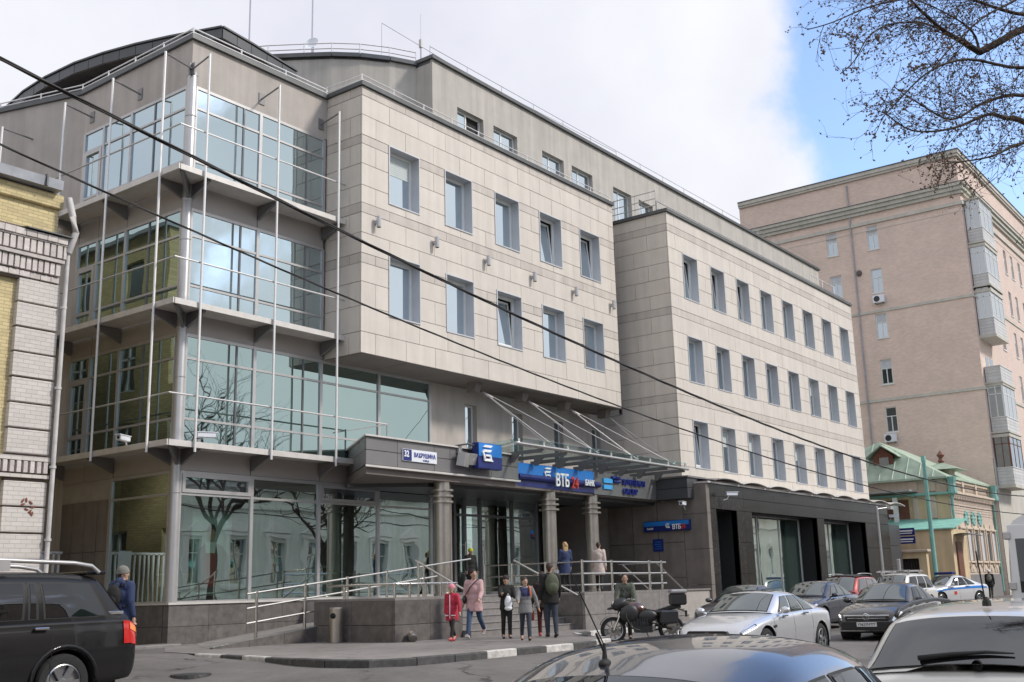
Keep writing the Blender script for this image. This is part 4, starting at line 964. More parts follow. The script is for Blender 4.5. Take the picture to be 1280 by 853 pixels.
for a, bb, c, d in OPN:
    s = MB(); dd = 1.0
    s.box(bb, bb+.05, BY+.05, BY+dd, c, d); s.box(a-.05, a, BY+.05, BY+dd, c, d); s.box(a-.05, bb+.05, BY+.05, BY+dd, d, d+.05); s.box(a-.05, bb+.05, BY+.05, BY+dd, c-.05, c); P('window_recess', s, M['black'])
    nn = max(1, round((bb-a)/2.4)); yy = BY+dd-.06
    s = MB(); s.box(a, bb, yy, yy+.08, d-.06, d); s.box(a, bb, yy, yy+.08, c, c+.06)
    for i in range(nn+1): x = a+(bb-a)*i/nn; x = min(max(x, a+.03), bb-.03); s.box(x-.03, x+.03, yy-.02, yy+.08, c, d)
    fo = P('shop_window', s, M['alu'])
    for i in range(nn):
        p = MB(); p.box(a+(bb-a)*i/nn+.03, a+(bb-a)*(i+1)/nn-.03, yy+.02, yy+.05, c+.06, d-.06); P('glass_pane', p, M['basegl'], fo)
s = MB(); s.box(40.0, 61.7, BY-.10, RY, BZ, BZ+.07); P('base_cornice', s, M['ledge'])
# grey end bay
s = MB()
for z0, z1 in ((-.2, 1.9), (1.92, 3.1), (3.12, 4.3)): s = MB(); s.cbox(61.65, 64.6, BY+.4, BY+.6, z0, z1, .01); P('metal_sheet', s, M['metal_dk'])
M['shell'] = mat('shell_metal', (.60, .57, .54), .5, metal=.2, var=.1, scale=3)
# shell hoods on the ledge
for i in range(9):
    x0 = 40.4+2.645*i-.2 ; w_ = 2.5; s = MB()
    def sh(u, v, x0=x0, w_=w_, i=i):
        hh = .13*(1-(2*u-1)**2)
        return (x0+w_*u + .7*v, BY-.30+1.35*v, BZ+.10+hh*(1-.55*v)+.22*v)
    s.grid(sh, 10, 4); s.grid(lambda u, v: (sh(u, v)[0], sh(u, v)[1], sh(u, v)[2]-.035), 10, 4, True)
    s.grid(lambda u, v: (sh(u, 0)[0], sh(u, 0)[1], sh(u, 0)[2]-.035*v), 10, 1)
    P('shell_hood', s, M['metal'] if i == 0 else M['shell'], smooth=True, auto=40)
# --- things attached to or standing at the building
def cctv(x, y, z, rz_, label):
    t_ = thing('security_camera', label, 'security camera', (x, y, z), rz_, 'security cameras on the office front')
    s = MB(); s.cbox(-.02, .46, -.075, .075, -.02, .12, .02); s.box(-.04, .52, -.09, .09, .12, .14); part('housing', s, M['signw'], t_, world=False)
    s = MB(); s.lathe([(0, .47), (.045, .47), (.05, .44)], (0, 0, .05), 10, 'X'); part('lens', s, M['plastic'], t_, world=False)
    s = MB(); s.tube([(.1, 0, -.02), (.0, 0, -.16), (-.16, 0, -.2)], .025, 6); part('bracket', s, M['alu'], t_, world=False)
    return t_
cctv(17.35, 26.3, 5.42, R(205), 'white security camera on the lowest ledge of the side face, left of the corner')
cctv(18.2, 24.35, 5.42, R(-25), 'white security camera on the lowest ledge of the street face, right of the corner')
cctv(41.2, 20.2, 4.75, R(-40), 'white security camera on the dark granite beside the first shell hood')
cctv(39.6, 21.3, 4.35, R(190), 'white security camera under the zinc box above the steps')
cctv(62.2, 20.6, 4.65, R(-60), 'white security camera at the far end of the dark granite base')
tb = thing('litter_bin', 'tall steel litter bin standing against the granite platform beside the ramp', 'litter bin', (20.05, 20.9, 0))
s = MB(); s.lathe([(.17, 0), (.17, .84), (.15, .86), (0, .87)], (20.05, 20.9, 0), 18); part('bin_body', s, M['steel_rough'], tb, smooth=True, auto=40)
s = MB(); s.ell((20.05-.155, 20.86, .66), (.035, .10, .075), 12, 8); part('bin_opening', s, M['black'], tb, smooth=True)
s = MB(); s.tube([(20.9, 19.1, .14), (20.62, 18.78, .14), (20.55, 18.72, .08)], .10, 10); s.lathe([(.10, -.02), (.125, -.02), (.125, .03), (.10, .03)], (20.75, 18.95, .14), 10, 'Y')
solo('drain_outlet', s, M['steel_rough'], 'short grey drain pipe poking out low from the granite platform', 'drain pipe', smooth=True, auto=50)
# masts, dish and lightning rods on the roof
def mast(x, y, z0, z1, label, r=.03):
    s = MB(); s.tube([(x, y, z0), (x, y, z1)], r, 6); s.lathe([(.12, z0), (.12, z0+.05), (r, z0+.1)], (x, y, 0), 8)
    return solo('roof_mast', s, M['alu'], label, 'mast', 'thin masts on the office roof')
mast(24.2, 30.2, 17.4, 26.5, 'thin bare mast rising behind the overhanging roof, leftmost of the masts')
mast(27.7, 30.6, 21.0, 27.5, 'thin bare mast beside the satellite dish on the curved roof')
dsh = thing('satellite_dish', 'small pale satellite dish on the rooftop beside a thin mast', 'satellite dish', (27.5, 30.3, 21.0))
s = MB(); s.lathe([(0, .0), (.17, .02), (.29, .07)], (0, 0, 0), 18, 'X'); o = part('reflector', s, M['signw'], dsh, world=False, smooth=True); o.location = (-.15, -.1, 1.75); o.rotation_euler = (0, R(-20), R(200))
s = MB(); s.tube([(0, 0, 0), (0, 0, 1.8)], .03, 6); part('dish_post', s, M['alu'], dsh, world=False)
rodt = thing('antenna_post', 'short antenna post with a stay wire at the corner of the set-back roof', 'antenna', (29.5, 26.3, 21.0))
s = MB(); s.tube([(0, 0, 0), (0, 0, 1.5)], .035, 6); s.tube([(0, 0, 1.5), (0, 0, 2.6)], .008, 4); s.obox((0, 0, 1.3), (.1, .12, .35)); part('post', s, M['alu'], rodt, world=False)
s = MB(); s.tube([(-1.9, .3, .2), (-1.9, .3, 1.5), (3, -.6, .6), (13, -.9, .6)], .012, 4); part('stay_wire', s, M['alu'], rodt, world=False)
# ------------------------------------------------------------------ old yellow brick house on the left
M['ybrick'] = brickmat('yellow_brick', (.56, .46, .25), (.40, .33, .19), .26, .085, axis='X')
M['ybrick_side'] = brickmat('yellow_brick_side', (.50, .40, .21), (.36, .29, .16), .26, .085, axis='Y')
M['wbrick'] = brickmat('whitewashed_brick', (.56, .52, .48), (.45, .41, .38), .27, .10, axis='X', var=.12)
M['wbrick_solid'] = mat('whitewashed_single_brick', (.55, .50, .465), .9, var=.16, scale=6, bump=.5, bscale=25, rnd=.12)
M['sooty'] = mat('sooty_joint', (.13, .105, .095), .95, var=.25, scale=4)
M['zinc_lt'] = mat('painted_pipe', (.50, .48, .46), .6, var=.2, scale=3)
M['zinc'] = mat('zinc_gutter', (.34, .35, .38), .5, metal=.4, var=.2, scale=2)
YB = thing('yellow_brick_house', 'old yellow brick house with whitewashed corner pilaster and dentil cornice at the left edge', 'house', (14.0, 24.5, 0))
def PY(name, mb, m, parent=None, **k): return part(name, mb, m, parent or YB, **k)
SWIN = [(27.4+3.1*i, 28.5+3.1*i, z0, z0+1.9) for i in range(5) for z0 in (1.6, 5.4, 8.4)]
s = MB(); s.box(-14, 13.2, 24.55, 24.9, -.3, 11.1); PY('street_wall', s, M['ybrick'])
def holed_wall_x(y0, y1, x, z0, z1, wins, depth):
    s = holed_wall(y0, y1, x, z0, z1, wins, -depth); s.v = [(y, a, z) for a, y, z in s.v]; return s
s = holed_wall_x(24.9, 44, 13.98, -.3, 11.1, SWIN, .2); PY('side_wall', s, M['ybrick_side'])
for (a, b, c, d) in SWIN:
    q = MB(); q.box(13.78, 13.84, a, b, c, d); o = PY('window', q, M['pane_dk'])
    q = MB(); q.box(13.83, 13.88, a+.5, a+.6, c, d); q.box(13.83, 13.88, a, b, c+1.2, c+1.28)
    for e in ((a, a+.07, c, d), (b-.07, b, c, d), (a+.07, b-.07, d-.07, d), (a+.07, b-.07, c, c+.07)): q.box(13.84, 13.89, *e)
    PY('window_frame', q, M['white'], o)
s = MB(); s.prism([(-14, 24.9), (13.95, 24.9), (13.95, 44), (-14, 44)], 10.9, 11.08); PY('attic_floor', s, M['sooty'])
# rusticated pilaster blocks, joints recessed
s = MB(); s.box(12.98, 13.97, 24.47, 24.9, -.3, 8.8); PY('pilaster_core', s, M['sooty'])
for i in range(15):
    z0 = -.28+.605*i
    if z0 > 8.2: break
    if 3.95 < z0 < 4.5: continue
    s = MB(); s.cbox(12.95+random.uniform(-.01, .01), 14.0, 24.40+random.uniform(-.008, .008), 24.85, z0+.02, z0+.585, .015); PY('rusticated_block', s, M['wbrick'])
s = MB(); s.box(-14, 14.02, 24.36, 24.8, 4.42, 4.52); s.box(-14, 14.02, 24.36, 24.8, 4.02, 4.10); PY('belt_moulding', s, M['wbrick'])
k = 9.4
while k < 13.95:
    s = MB(); s.cbox(k, k+.10, 24.33, 24.6, 4.13, 4.40, .008); PY('dentil_brick', s, M['wbrick_solid']); k += .165
# upper cornice: rows of bricks on end, corbelled
s = MB(); s.box(-14, 13.93, 24.42, 24.9, 8.75, 10.05); PY('cornice_core', s, M['sooty'])
for row, (z0, z1, yy, st, ww, xe) in enumerate(((8.80, 8.94, 24.36, .27, .255, 13.93), (8.97, 9.27, 24.30, .15, .11, 13.96), (9.40, 9.72, 24.22, .17, .125, 14.0), (9.76, 9.92, 24.16, .27, .255, 14.05))):
    k = 9.0 if row in (1, 2) else 8.6
    while k < xe-.06:
        s = MB(); s.cbox(k, min(k+ww, xe), yy+random.uniform(-.008, .008), 24.55, z0, z1, .008); PY('cornice_brick', s, M['wbrick_solid']); k += st
    s = MB(); s.box(-14, 8.6, yy, 24.55, z0, z1); PY('cornice_run', s, M['wbrick_solid'])
s = MB(); s.box(-14, 13.98, 24.24, 24.6, 9.29, 9.37); s.box(-14, 14.02, 24.2, 24.6, 9.725, 9.755); PY('cornice_run', s, M['wbrick_solid'])
s = MB(); s.extr([(-14, 24.10, 9.95), (-14, 24.7, 10.06), (-14, 24.7, 10.0), (-14, 24.10, 9.92)], (12.85, 0, 0)); PY('cornice_flashing', s, M['coping']); s = MB(); s.extr([(12.9, 24.08, 9.97), (12.9, 24.7, 10.10), (12.9, 24.7, 10.04), (12.9, 24.08, 9.94)], (1.18, 0, 0)); PY('cornice_flashing', s, M['coping'])
s = MB(); s.box(-14, 13.88, 24.5, 24.9, 10.05, 11.05); s.cbox(-14, 13.92, 24.38, 24.7, 10.72, 11.08, .02); PY('attic_wall', s, M['ybrick'])
s = MB(); s.extr([(-14, 24.15, 11.12), (-14, 24.12, 11.36), (-14, 25.3, 11.5), (-14, 25.3, 11.1)], (27.75, 0, 0)); PY('gutter', s, M['zinc'])
for k in (6.6, 8.4, 10.2, 12.0, 13.3):
    s = MB(); s.box(k-.02, k+.02, 24.08, 24.2, 11.12, 11.42); PY('gutter_hook', s, M['coping'])
s = MB(); s.prism([(-14, 25.2), (14.1, 25.2), (14.1, 44), (-14, 44)], 11.1, 11.2); PY('roof', s, M['zinc'])
# taller rear wing, mirrored in the glazed side face
RWN = [(33.5+3.2*i, 34.7+3.2*i, 11.9, 13.3) for i in range(4)]
s = holed_wall_x(32, 46, 13.9, 11.1, 14.2, RWN, .2); s.quad((-10, 32, 11.1), (13.9, 32, 11.1), (13.9, 32, 14.2), (-10, 32, 14.2)); PY('rear_wing', s, M['ybrick_side'])
for (a, b, c, d) in RWN: q = MB(); q.box(13.70, 13.74, a, b, c, d); PY('window', q, M['pane_dk'])
s = MB(); s.box(-10, 14.1, 31.9, 46, 14.2, 14.35); PY('roof', s, M['zinc'])
# downpipe with swan neck
dp = MB(); dp.tube([(13.98, 24.25, 11.0), (14.06, 24.15, 10.5), (14.14, 24.1, 10.1), (14.06, 24.25, 9.6)], .085, 8); dp.tube([(14.07, 24.28, 9.65), (14.06, 24.3, 0.2)], .055, 8)
for z in (8.2, 6.2, 4.3, 2.6): dp.lathe([(.06, z-.03), (.08, z-.03), (.08, z+.03), (.06, z+.03)], (14.06, 24.3, 0), 10)
PY('downpipe', dp, M['zinc_lt'], smooth=True, auto=50)
s = MB()
for a in range(9): t = a*.7; s.ell((13.55+.13*math.cos(t*1.3), 24.385, 3.35+.16*math.sin(t)), (.06, .012, .025), 8, 4, (0, t, 0))
PY('rust_patch', s, mat('rust_mark', (.20, .07, .045), .9, var=.4, scale=20))
# gate railing in the gap
gate = thing('yard_fence', 'pale metal bar fence closing the gap beside the yellow brick house', 'fence', (16.1, 30.2, -.05))
s = MB(); s.box(14.0, 17.9, 30.1, 30.16, 2.55, 2.62); s.box(14.0, 17.9, 30.1, 30.16, .3, .36); part('fence_rail', s, M['signw'], gate)
k = 14.05
while k < 17.9:
    if abs(k-16.2) < .22: s = MB(); s.box(k, k+.45, 30.09, 30.17, 0, 2.66); part('fence_panel', s, M['signw'], gate); k += .5; continue
    s = MB(); s.box(k, k+.055, 30.1, 30.155, .0, 2.58); part('fence_bar', s, M['signw'], gate); k += .17
s = MB(); s.cbox(15.9, 17.9, 24.3, 25.1, -.05, .06, .02)
solo('doorstep', s, M['granite_lt'], 'low concrete slab lying at the foot of the granite plinth', 'step')

# ------------------------------------------------------------------ brick apartment house at the end
M['abrick'] = brickmat('beige_brick_gable', (.70, .55, .465), (.64, .505, .43), .27, .09, axis='Y', var=.14)
M['abrick_f'] = brickmat('beige_brick_front', (.66, .52, .45), (.60, .475, .405), .27, .09, axis='X', var=.14)
M['astone'] = mat('cream_plaster', (.52, .49, .43), .8, var=.08, scale=1, streak=.08)
M['agreen'] = mat('greenish_cornice', (.50, .485, .42), .8, var=.1, scale=1, streak=.1)
M['wood'] = mat('brown_wood', (.16, .06, .035), .6, var=.25, scale=6)
M['balc'] = mat('balcony_siding', (.55, .54, .53), .6, var=.08, scale=2, rnd=.05, streak=.08)
M['lace'] = mat('curtain_white', (.50, .52, .54), .8, var=.12, scale=4)
AP = thing('apartment_block', 'tall beige brick apartment block with glazed balconies stacked on its corner', 'apartment block', (80, 19, 0))
def PA(name, mb, m, parent=None, **k): return part(name, mb, m, parent or AP, **k)
AX, AY, AZ = 80.0, 19.0, 31.6
AW = [(28.38, 29.22, 25.85, 27.6), (28.32, 29.22, 22.42, 24.2), (28.32, 29.22, 19.0, 20.75)] + [(25.2, 26.05, z, z+1.84) for z in (25.72, 22.32, 18.82, 15.32, 11.76)]
s = holed_wall_x(AY, 36.3, AX, -.3, AZ, AW, -.25); PA('gable_wall', s, M['abrick'])
FX = [(87.3, 88.3), (91.4, 92.2), (93.6, 94.4), (96.2, 97.0), (99.6, 100.5), (104, 105), (108, 109), (112, 113)]
FW = [(a, b, z, z+2.0) for a, b in FX for z in (25.0, 21.5, 18.1, 14.6, 11.1, 7.6, 4.1, 1.2)]
s = holed_wall(AX, 150, AY, 9.2, AZ, [w_ for w_ in FW if w_[2] > 9.2], .22); PA('street_wall', s, M['abrick_f'])
s = holed_wall(AX, 150, AY-.03, -.3, 9.2, [w_ for w_ in FW if w_[3] < 9.8], .22); PA('street_wall_base', s, M['astone'])
s = MB(); s.box(AX+.4, 150, AY+.5, 36, 0, AZ-.2); PA('inner_wall', s, M['interior'])
s = MB(); s.box(AX+.1, 150, AY+.1, 36.2, AZ-.3, AZ-.1); PA('flat_roof', s, M['coping'])
def two(z0, z1, d, m, name='moulding'):
    s = MB(); s.box(AX-d, AX+.05, AY-d, 36.3, z0, z1); s.box(AX+.05, 150, AY-d, AY+.05, z0, z1); PA(name, s, M[m])
two(31.45, 31.62, .16, 'astone'); two(31.62, 31.9, .24, 'astone'); two(31.9, 31.96, .30, 'coping')
two(28.55, 28.8, .18, 'agreen'); two(28.8, 29.1, .32, 'agreen'); two(29.1, 29.32, .46, 'agreen'); two(29.32, 29.37, .50, 'coping')
two(27.72, 27.98, .12, 'astone')
two(20.78, 20.98, .07, 'astone'); two(14.06, 14.26, .07, 'astone')
def apt_win(a, b, c, d, side):
    q = MB(); t = .07
    def bx(u0, u1, v0, v1, w0, w1):
        if side: q.box(AX+w0, AX+w1, u0, u1, v0, v1)
        else: q.box(u0, u1, AY+w0, AY+w1, v0, v1)
    for e in ((a, a+t, c, d), (b-t, b, c, d), (a+t, b-t, d-t, d), (a+t, b-t, c, c+t), ((a+b)/2-.03, (a+b)/2+.03, c+t, c+(d-c)*.62), (a+t, b-t, c+(d-c)*.62, c+(d-c)*.62+.06)): bx(*e, .08, .15)
    bx(a-.05, b+.05, c-.09, c-.0, -.06, .1)
    o = PA('window', q, M['white'])
    q = MB(); bx(a+t, b-t, c+t, d-t, .12, .14); PA('pane', q, M['pane_dk'], o)
    if random.random() < .6: q = MB(); bx(a+t, b-t, c+(d-c)*.66, d-t, .105, .118); PA('curtain', q, M['lace'], o)
for w_ in AW: apt_win(*w_, True)
for w_ in FW: apt_win(*w_, False)
def ac(y, z, label):
    t_ = thing('air_conditioner', label, 'air conditioner', (AX, y, z))
    s = MB(); s.cbox(AX-.40, AX-.08, y-.42, y+.42, z, z+.58, .02); part('housing', s, M['signw'], t_)
    s = MB(); s.lathe([(0, -.015), (.22, -.015), (.23, 0)], (AX-.40, y+.12, z+.29), 16, 'X'); part('fan_grille', s, M['plastic'], t_)
    s = MB(); s.box(AX-.36, AX+.02, y-.3, y-.26, z-.05, z); s.box(AX-.36, AX+.02, y+.26, y+.3, z-.05, z); part('bracket', s, M['alu_dk'], t_)
ac(25.55, 21.45, 'white air conditioner under the upper gable window of the beige block')
ac(25.75, 11.0, 'white air conditioner low on the beige gable, just above the green roof')
s = MB(); s.ell((AX-.05, 26.9, 24.05), (.12, .22, .25), 10, 6); PA('vent_stain', s, M['sooty'])
s = MB(); s.tube([(AX-.1, 27.2, 31.2), (AX-.1, 27.2, 9)], .06, 6); PA('rain_pipe', s, M['zinc'])
# balcony stack: slabs with siding parapets, glazed boxes
BL = [(25.86, 28.05, 'w'), (22.45, 24.75, 'w'), (19.15, 21.5, 'w'), (15.67, 15.67, None), (12.05, 14.45, 'w'), (8.55, 10.95, 'b')]
for zt, zg, kind in BL:
    x0, x1, y0, y1 = 80.55, 83.9, 17.9, 18.94; zb = zt-1.15
    s = MB(); s.box(x0-.05, x1+.05, y0-.05, AY, zb-.22, zb); bo = PA('balcony', s, M['astone'])
    for (a, b, c, d) in ((x0, x1, y0, y0+.06), (x0, x0+.06, y0+.06, y1), (x1-.06, x1, y0+.06, y1)):
        n4 = 5
        for q in range(n4):
            s = MB(); s.cbox(a, b, c, d, zb+(zt-zb)*q/n4+.004, zb+(zt-zb)*(q+1)/n4-.004, .008); PA('siding_board', s, M['balc'], bo)
    s = MB(); s.box(x0-.04, x1+.04, y0-.04, y1, zt, zt+.05); PA('balcony_rail', s, M['white'], bo)
    if kind:
        s = MB(); t = .06; fm = M['white'] if kind == 'w' else M['wood']
        for x in (x0, x0+1.1, x0+2.2, x1-t): s.box(x, x+t, y0, y0+t, zt+.05, zg)
        for y in (y0+t, y0+.5, y1-t): s.box(x0, x0+t, y, y+t, zt+.05, zg); s.box(x1-t, x1, y, y+t, zt+.05, zg)
        s.box(x0+t, x1-t, y0, y0+t, zg-.08, zg); s.box(x0+t, x1-t, y0, y0+t, zt+(zg-zt)*.68, zt+(zg-zt)*.68+t); s.box(x0, x0+t, y0+t, y1, zg-.08, zg); s.box(x0, x0+t, y0+t, y1, zt+(zg-zt)*.68, zt+(zg-zt)*.68+t)
        PA('glazing_frame', s, fm, bo)
        s = MB(); s.box(x0+t, x1-t, y0+.02, y0+.04, zt+.05, zg-.08); s.box(x0+.02, x0+.04, y0+t, y1, zt+.05, zg-.08); PA('pane', s, M['balgl'] if kind == 'w' else M['pane_dk'], bo)
        s = MB(); s.box(x0-.1, x1+.1, y0-.1, AY, zg, zg+.12); PA('balcony_roof', s, M['astone'], bo)
    else:
        s = MB(); s.box(81.4, 82.2, AY-.02, AY+.02, zb, zb+2.1); s.box(82.5, 83.4, AY-.02, AY+.02, zt-.3, zb+2.1); PA('pane', s, M['pane_dk'], bo)
two(27.2, 27.24, .02, 'astone')

# ------------------------------------------------------------------ small green-roofed house
M['groof'] = mat('green_sheet_roof', (.37, .46, .36), .55, metal=.15, var=.12, scale=1.2, streak=.12, tint2=(.40, .49, .38))
M['turq'] = mat('turquoise_paint', (.20, .41, .36), .55, var=.15, scale=3, rnd=.06)
M['turq_roof'] = mat('turquoise_sheet', (.24, .50, .42), .6, var=.15, scale=2, streak=.1)
M['ochre'] = mat('ochre_plaster', (.61, .48, .30), .85, var=.08, scale=1.2, streak=.1)
M['cream'] = mat('cream_stucco', (.58, .48, .38), .85, var=.08, scale=2, streak=.1)
M['pinkish'] = mat('ornate_stucco', (.54, .44, .36), .85, var=.10, scale=3, streak=.1)
M['greybase'] = mat('grey_stone_base', (.20, .19, .19), .85, var=.12, scale=3)
GH = thing('green_roofed_house', 'small ornate ochre house with pale green sheet roof and wooden dormer', 'house', (70, 19.5, 0))
def PG(name, mb, m, parent=None, **k): return part(name, mb, m, parent or GH, **k)
GX, GY2, GXE = 70.0, 19.5, 79.7
s = MB(); s.box(GX, GXE, GY2, 31, 1.42, 6.4); PG('house_wall', s, M['ochre'])
s = MB(); s.box(GX-.02, GXE, GY2-.12, GY2, 1.42, 6.3); PG('street_front', s, M['pinkish'])
s = MB(); s.box(GX-.06, GXE+.05, GY2-.2, 31, -.3, 1.42); PG('stone_base', s, M['greybase'])
s = MB(); s.box(GX-.12, GXE+.1, GY2-.36, GY2, 6.18, 6.30); s.box(GX-.2, GXE+.1, GY2-.46, GY2, 6.30, 6.42); PG('cornice', s, M['cream'])
for i in range(26):
    s = MB(); x = GX+.2+.36*i; s.box(x, x+.16, GY2-.34, GY2-.1, 6.0, 6.17); PG('cornice_bracket', s, M['pinkish'])
s = MB(); s.box(GX, GXE, GY2-.1, GY2+.3, 6.42, 6.55); s.box(GX, GXE, GY2-.1, GY2+.3, 7.05, 7.2)
for x in (GX, 73.0, 76.0, GXE-.35): s.box(x, x+.35, GY2-.14, GY2+.3, 6.42, 7.25)
PG('parapet', s, M['cream'])
for i in range(30):
    x = GX+.42+.31*i; s = MB(); s.lathe([(.05, 6.55), (.09, 6.7), (.05, 6.85), (.08, 7.05)], (x, GY2+.05, 0), 6); PG('baluster', s, M['cream'])
for x in (72.95, 74.48, 76.0):
    s = MB()
    for a in range(10): t = a*.628; s.ell((x+.30*math.cos(t), GY2-.18, 4.92+.36*math.sin(t)), (.14, .08, .13), 6, 4)
    s.ell((x, GY2-.17, 4.9), (.2, .08, .25), 8, 5); PG('wreath', s, M['turq'])
for i, x in enumerate((71.3, 72.75, 74.2, 75.65, 77.1, 78.5)):
    s = MB(); s.box(x, x+.85, GY2-.14, GY2-.11, 2.3, 4.05); o = PG('window', s, M['lace'] if i % 2 else M['pane_dk'])
    for e in ((x-.16, x-.02, 1.9, 4.2), (x+.87, x+1.01, 1.9, 4.2)): s = MB(); s.cbox(e[0], e[1], GY2-.24, GY2-.1, e[2], e[3], .02); PG('window_pilaster', s, M['cream'], o)
    s = MB(); s.cbox(x-.2, x+1.05, GY2-.26, GY2-.1, 4.2, 4.34, .02); s.box(x-.1, x+.95, GY2-.17, GY2-.1, 4.33, 4.62); PG('window_head', s, M['cream'], o)
    s = MB(); s.cbox(x-.2, x+1.05, GY2-.28, GY2-.1, 2.12, 2.24, .02); PG('sill', s, M['cream'], o)
    s = MB(); s.cbox(x-.05, x+.9, GY2-.17, GY2-.1, 1.55, 2.05, .02); s.ell((x+.42, GY2-.18, 1.8), (.2, .05, .2), 10, 6); PG('panel_under_window', s, M['cream'], o)
for k in range(5):
    s = MB(); s.box(GX+.05, GXE-.1, GY2-.15, GY2-.1, 5.15+.16*k, 5.28+.16*k); PG('stucco_band', s, M['pinkish'])
# side face: upper pilasters, cornice, loggia with white post
s = MB(); s.box(GX-.3, GX, GY2-.2, 24.6, 6.28, 6.42); s.box(GX-.15, GX, GY2, 21.6, 4.7, 4.8); PG('cornice', s, M['turq'])
for y in (20.2, 21.3):
    s = MB(); s.cbox(GX-.10, GX, y, y+.34, 4.85, 6.2, .02); PG('side_pilaster', s, M['cream'])
    s = MB(); s.cbox(GX-.12, GX, y-.05, y+.5, 6.5, 7.2, .02); PG('side_pilaster', s, M['cream'])
s = MB(); s.box(GX-.02, GX+.3, 19.5, 31, 6.4, 7.3); PG('house_wall', s, M['cream'])
s = MB(); s.box(GX-.05, GX, 21.9, 27, 4.3, 6.1); PG('loggia_boarding', s, M['wood'])
s = MB(); s.box(GX-1.1, GX-.85, 22.3, 22.55, 3.9, 6.2); PG('loggia_post', s, M['white'])
s = MB(); s.box(GX-1.6, GX, 21.3, 28, 6.5, 6.62); PG('loggia_roof', s, M['alu'])
# roof planes with standing seams
ez, rzz = 7.35, 10.1
cn = [(GX-.5, 19.3), (GXE+.2, 19.3), (GXE+.2, 31), (GX-.5, 31)]
ra, rb = (71.8, 24.0, rzz), (77.5, 24.0, rzz-.15)
s = MB(); e0 = [(x, y, ez) for x, y in cn]
s.add(e0+[ra, rb], [(0, 1, 5, 4), (1, 2, 5), (2, 3, 4, 5), (3, 0, 4)]); s.add([(x, y, ez-.12) for x, y in cn]+e0, [(0, 1, 5, 4), (1, 2, 6, 5), (2, 3, 7, 6), (3, 0, 4, 7), (3, 2, 1, 0)])
PG('sheet_roof', s, M['groof'])
for i in range(1, 14):
    t = i/14; s = MB()
    a = Vector(e0[3]).lerp(Vector(e0[0]), t); y = a.y
    top = Vector(ra) if False else None
    # seam up the slope facing -X
    yr = ra[1]; lim = 1-abs(y-yr)/((31-19.3)*.55); lim = max(.12, min(1, 1-abs(y-yr)/(yr-19.3 if y < yr else 31-yr)))
    b_ = Vector((a.x+(ra[0]-a.x)*lim, a.y, a.z+(ra[2]-a.z)*lim)); s.tube([a+Vector((0, 0, .02)), b_+Vector((0, 0, .02))], .025, 4); PG('roof_seam', s, M['groof'])
# dormer in wood with little gable roof
s = MB(); s.box(70.4, 72.2, 22.75, 24.0, 7.6, 9.0); s.extr([(70.4, 22.75, 9.0), (70.4, 24.0, 9.0), (70.4, 23.37, 9.55)], (1.8, 0, 0)); d_ = PG('dormer', s, M['wood'])
s = MB(); s.box(70.36, 70.42, 23.0, 23.6, 7.85, 8.9); PG('pane', s, M['pane_dk'], d_)
s = MB()
for sg_ in (-1, 1): s.extr([(70.1, 23.37, 9.70), (70.1, 23.37+sg_*1.05, 8.95), (70.1, 23.37+sg_*1.05, 8.88), (70.1, 23.37, 9.62)], (2.2, 0, 0))
PG('dormer_roof', s, M['groof'], d_)
s = MB(); s.box(72.4, 73.6, 19.9, 21.1, 7.2, 8.0); d2 = PG('roof_turret', s, M['cream'])
s = MB(); s.add([(71.7, 19.2, 7.98), (74.3, 19.2, 7.98), (74.3, 21.8, 7.98), (71.7, 21.8, 7.98), (73, 20.5, 8.55)], [(0, 1, 4), (1, 2, 4), (2, 3, 4), (3, 0, 4), (3, 2, 1, 0)]); PG('turret_roof', s, M['groof'], d2)
s = MB(); s.lathe([(.08, 8.4), (.22, 8.6), (.12, 8.8), (.26, 9.0), (.06, 9.25), (0, 9.3)], (73, 20.5, 0), 8); PG('finial', s, M['wood'], d2)
for x in (GX-.12, GXE-.1):
    s = MB(); s.lathe([(.1, 6.2), (.3, 6.3), (.22, 6.9), (.32, 7.3)], (x, GY2-.35, 0), 8); s.tube([(x, GY2-.3, 6.3), (x, GY2-.25, 5.4), (x+.15, GY2-.22, 4.6), (x+.15, GY2-.22, .3)], .08, 6); PG('rain_pipe', s, M['turq'])
# lower ochre annex with turquoise lean-to roof
s = MB(); s.box(67.0, 70, 18.7, 24.5, -.3, 4.05); PG('annex_wall', s, M['ochre'])
s = MB(); s.add([(66.8, 18.5, 4.1), (66.8, 24.6, 4.1), (70, 24.6, 5.0), (70, 18.5, 4.75), (66.8, 18.5, 4.04), (66.8, 24.6, 4.04), (70, 18.5, 4.69), (70, 24.6, 4.94)], [(0, 1, 2, 3), (0, 4, 5, 1), (0, 3, 6, 4)]); PG('annex_roof', s, M['turq_roof'])
s = MB(); s.box(67.6, 68.6, 18.6, 18.72, .0, 3.3); PG('annex_door', s, M['wood'])
# curved iron door canopy
s = MB(); s.grid(lambda u, v: (67.4+2.2*u, 18.7-1.1*v, 3.55+.35*math.sin(math.pi*v*.5+.5)-.2*v), 6, 5); s.grid(lambda u, v: (67.4+2.2*u, 18.7-1.1*v, 3.52+.35*math.sin(math.pi*v*.5+.5)-.2*v), 6, 5, True); PG('door_canopy', s, M['metal'])
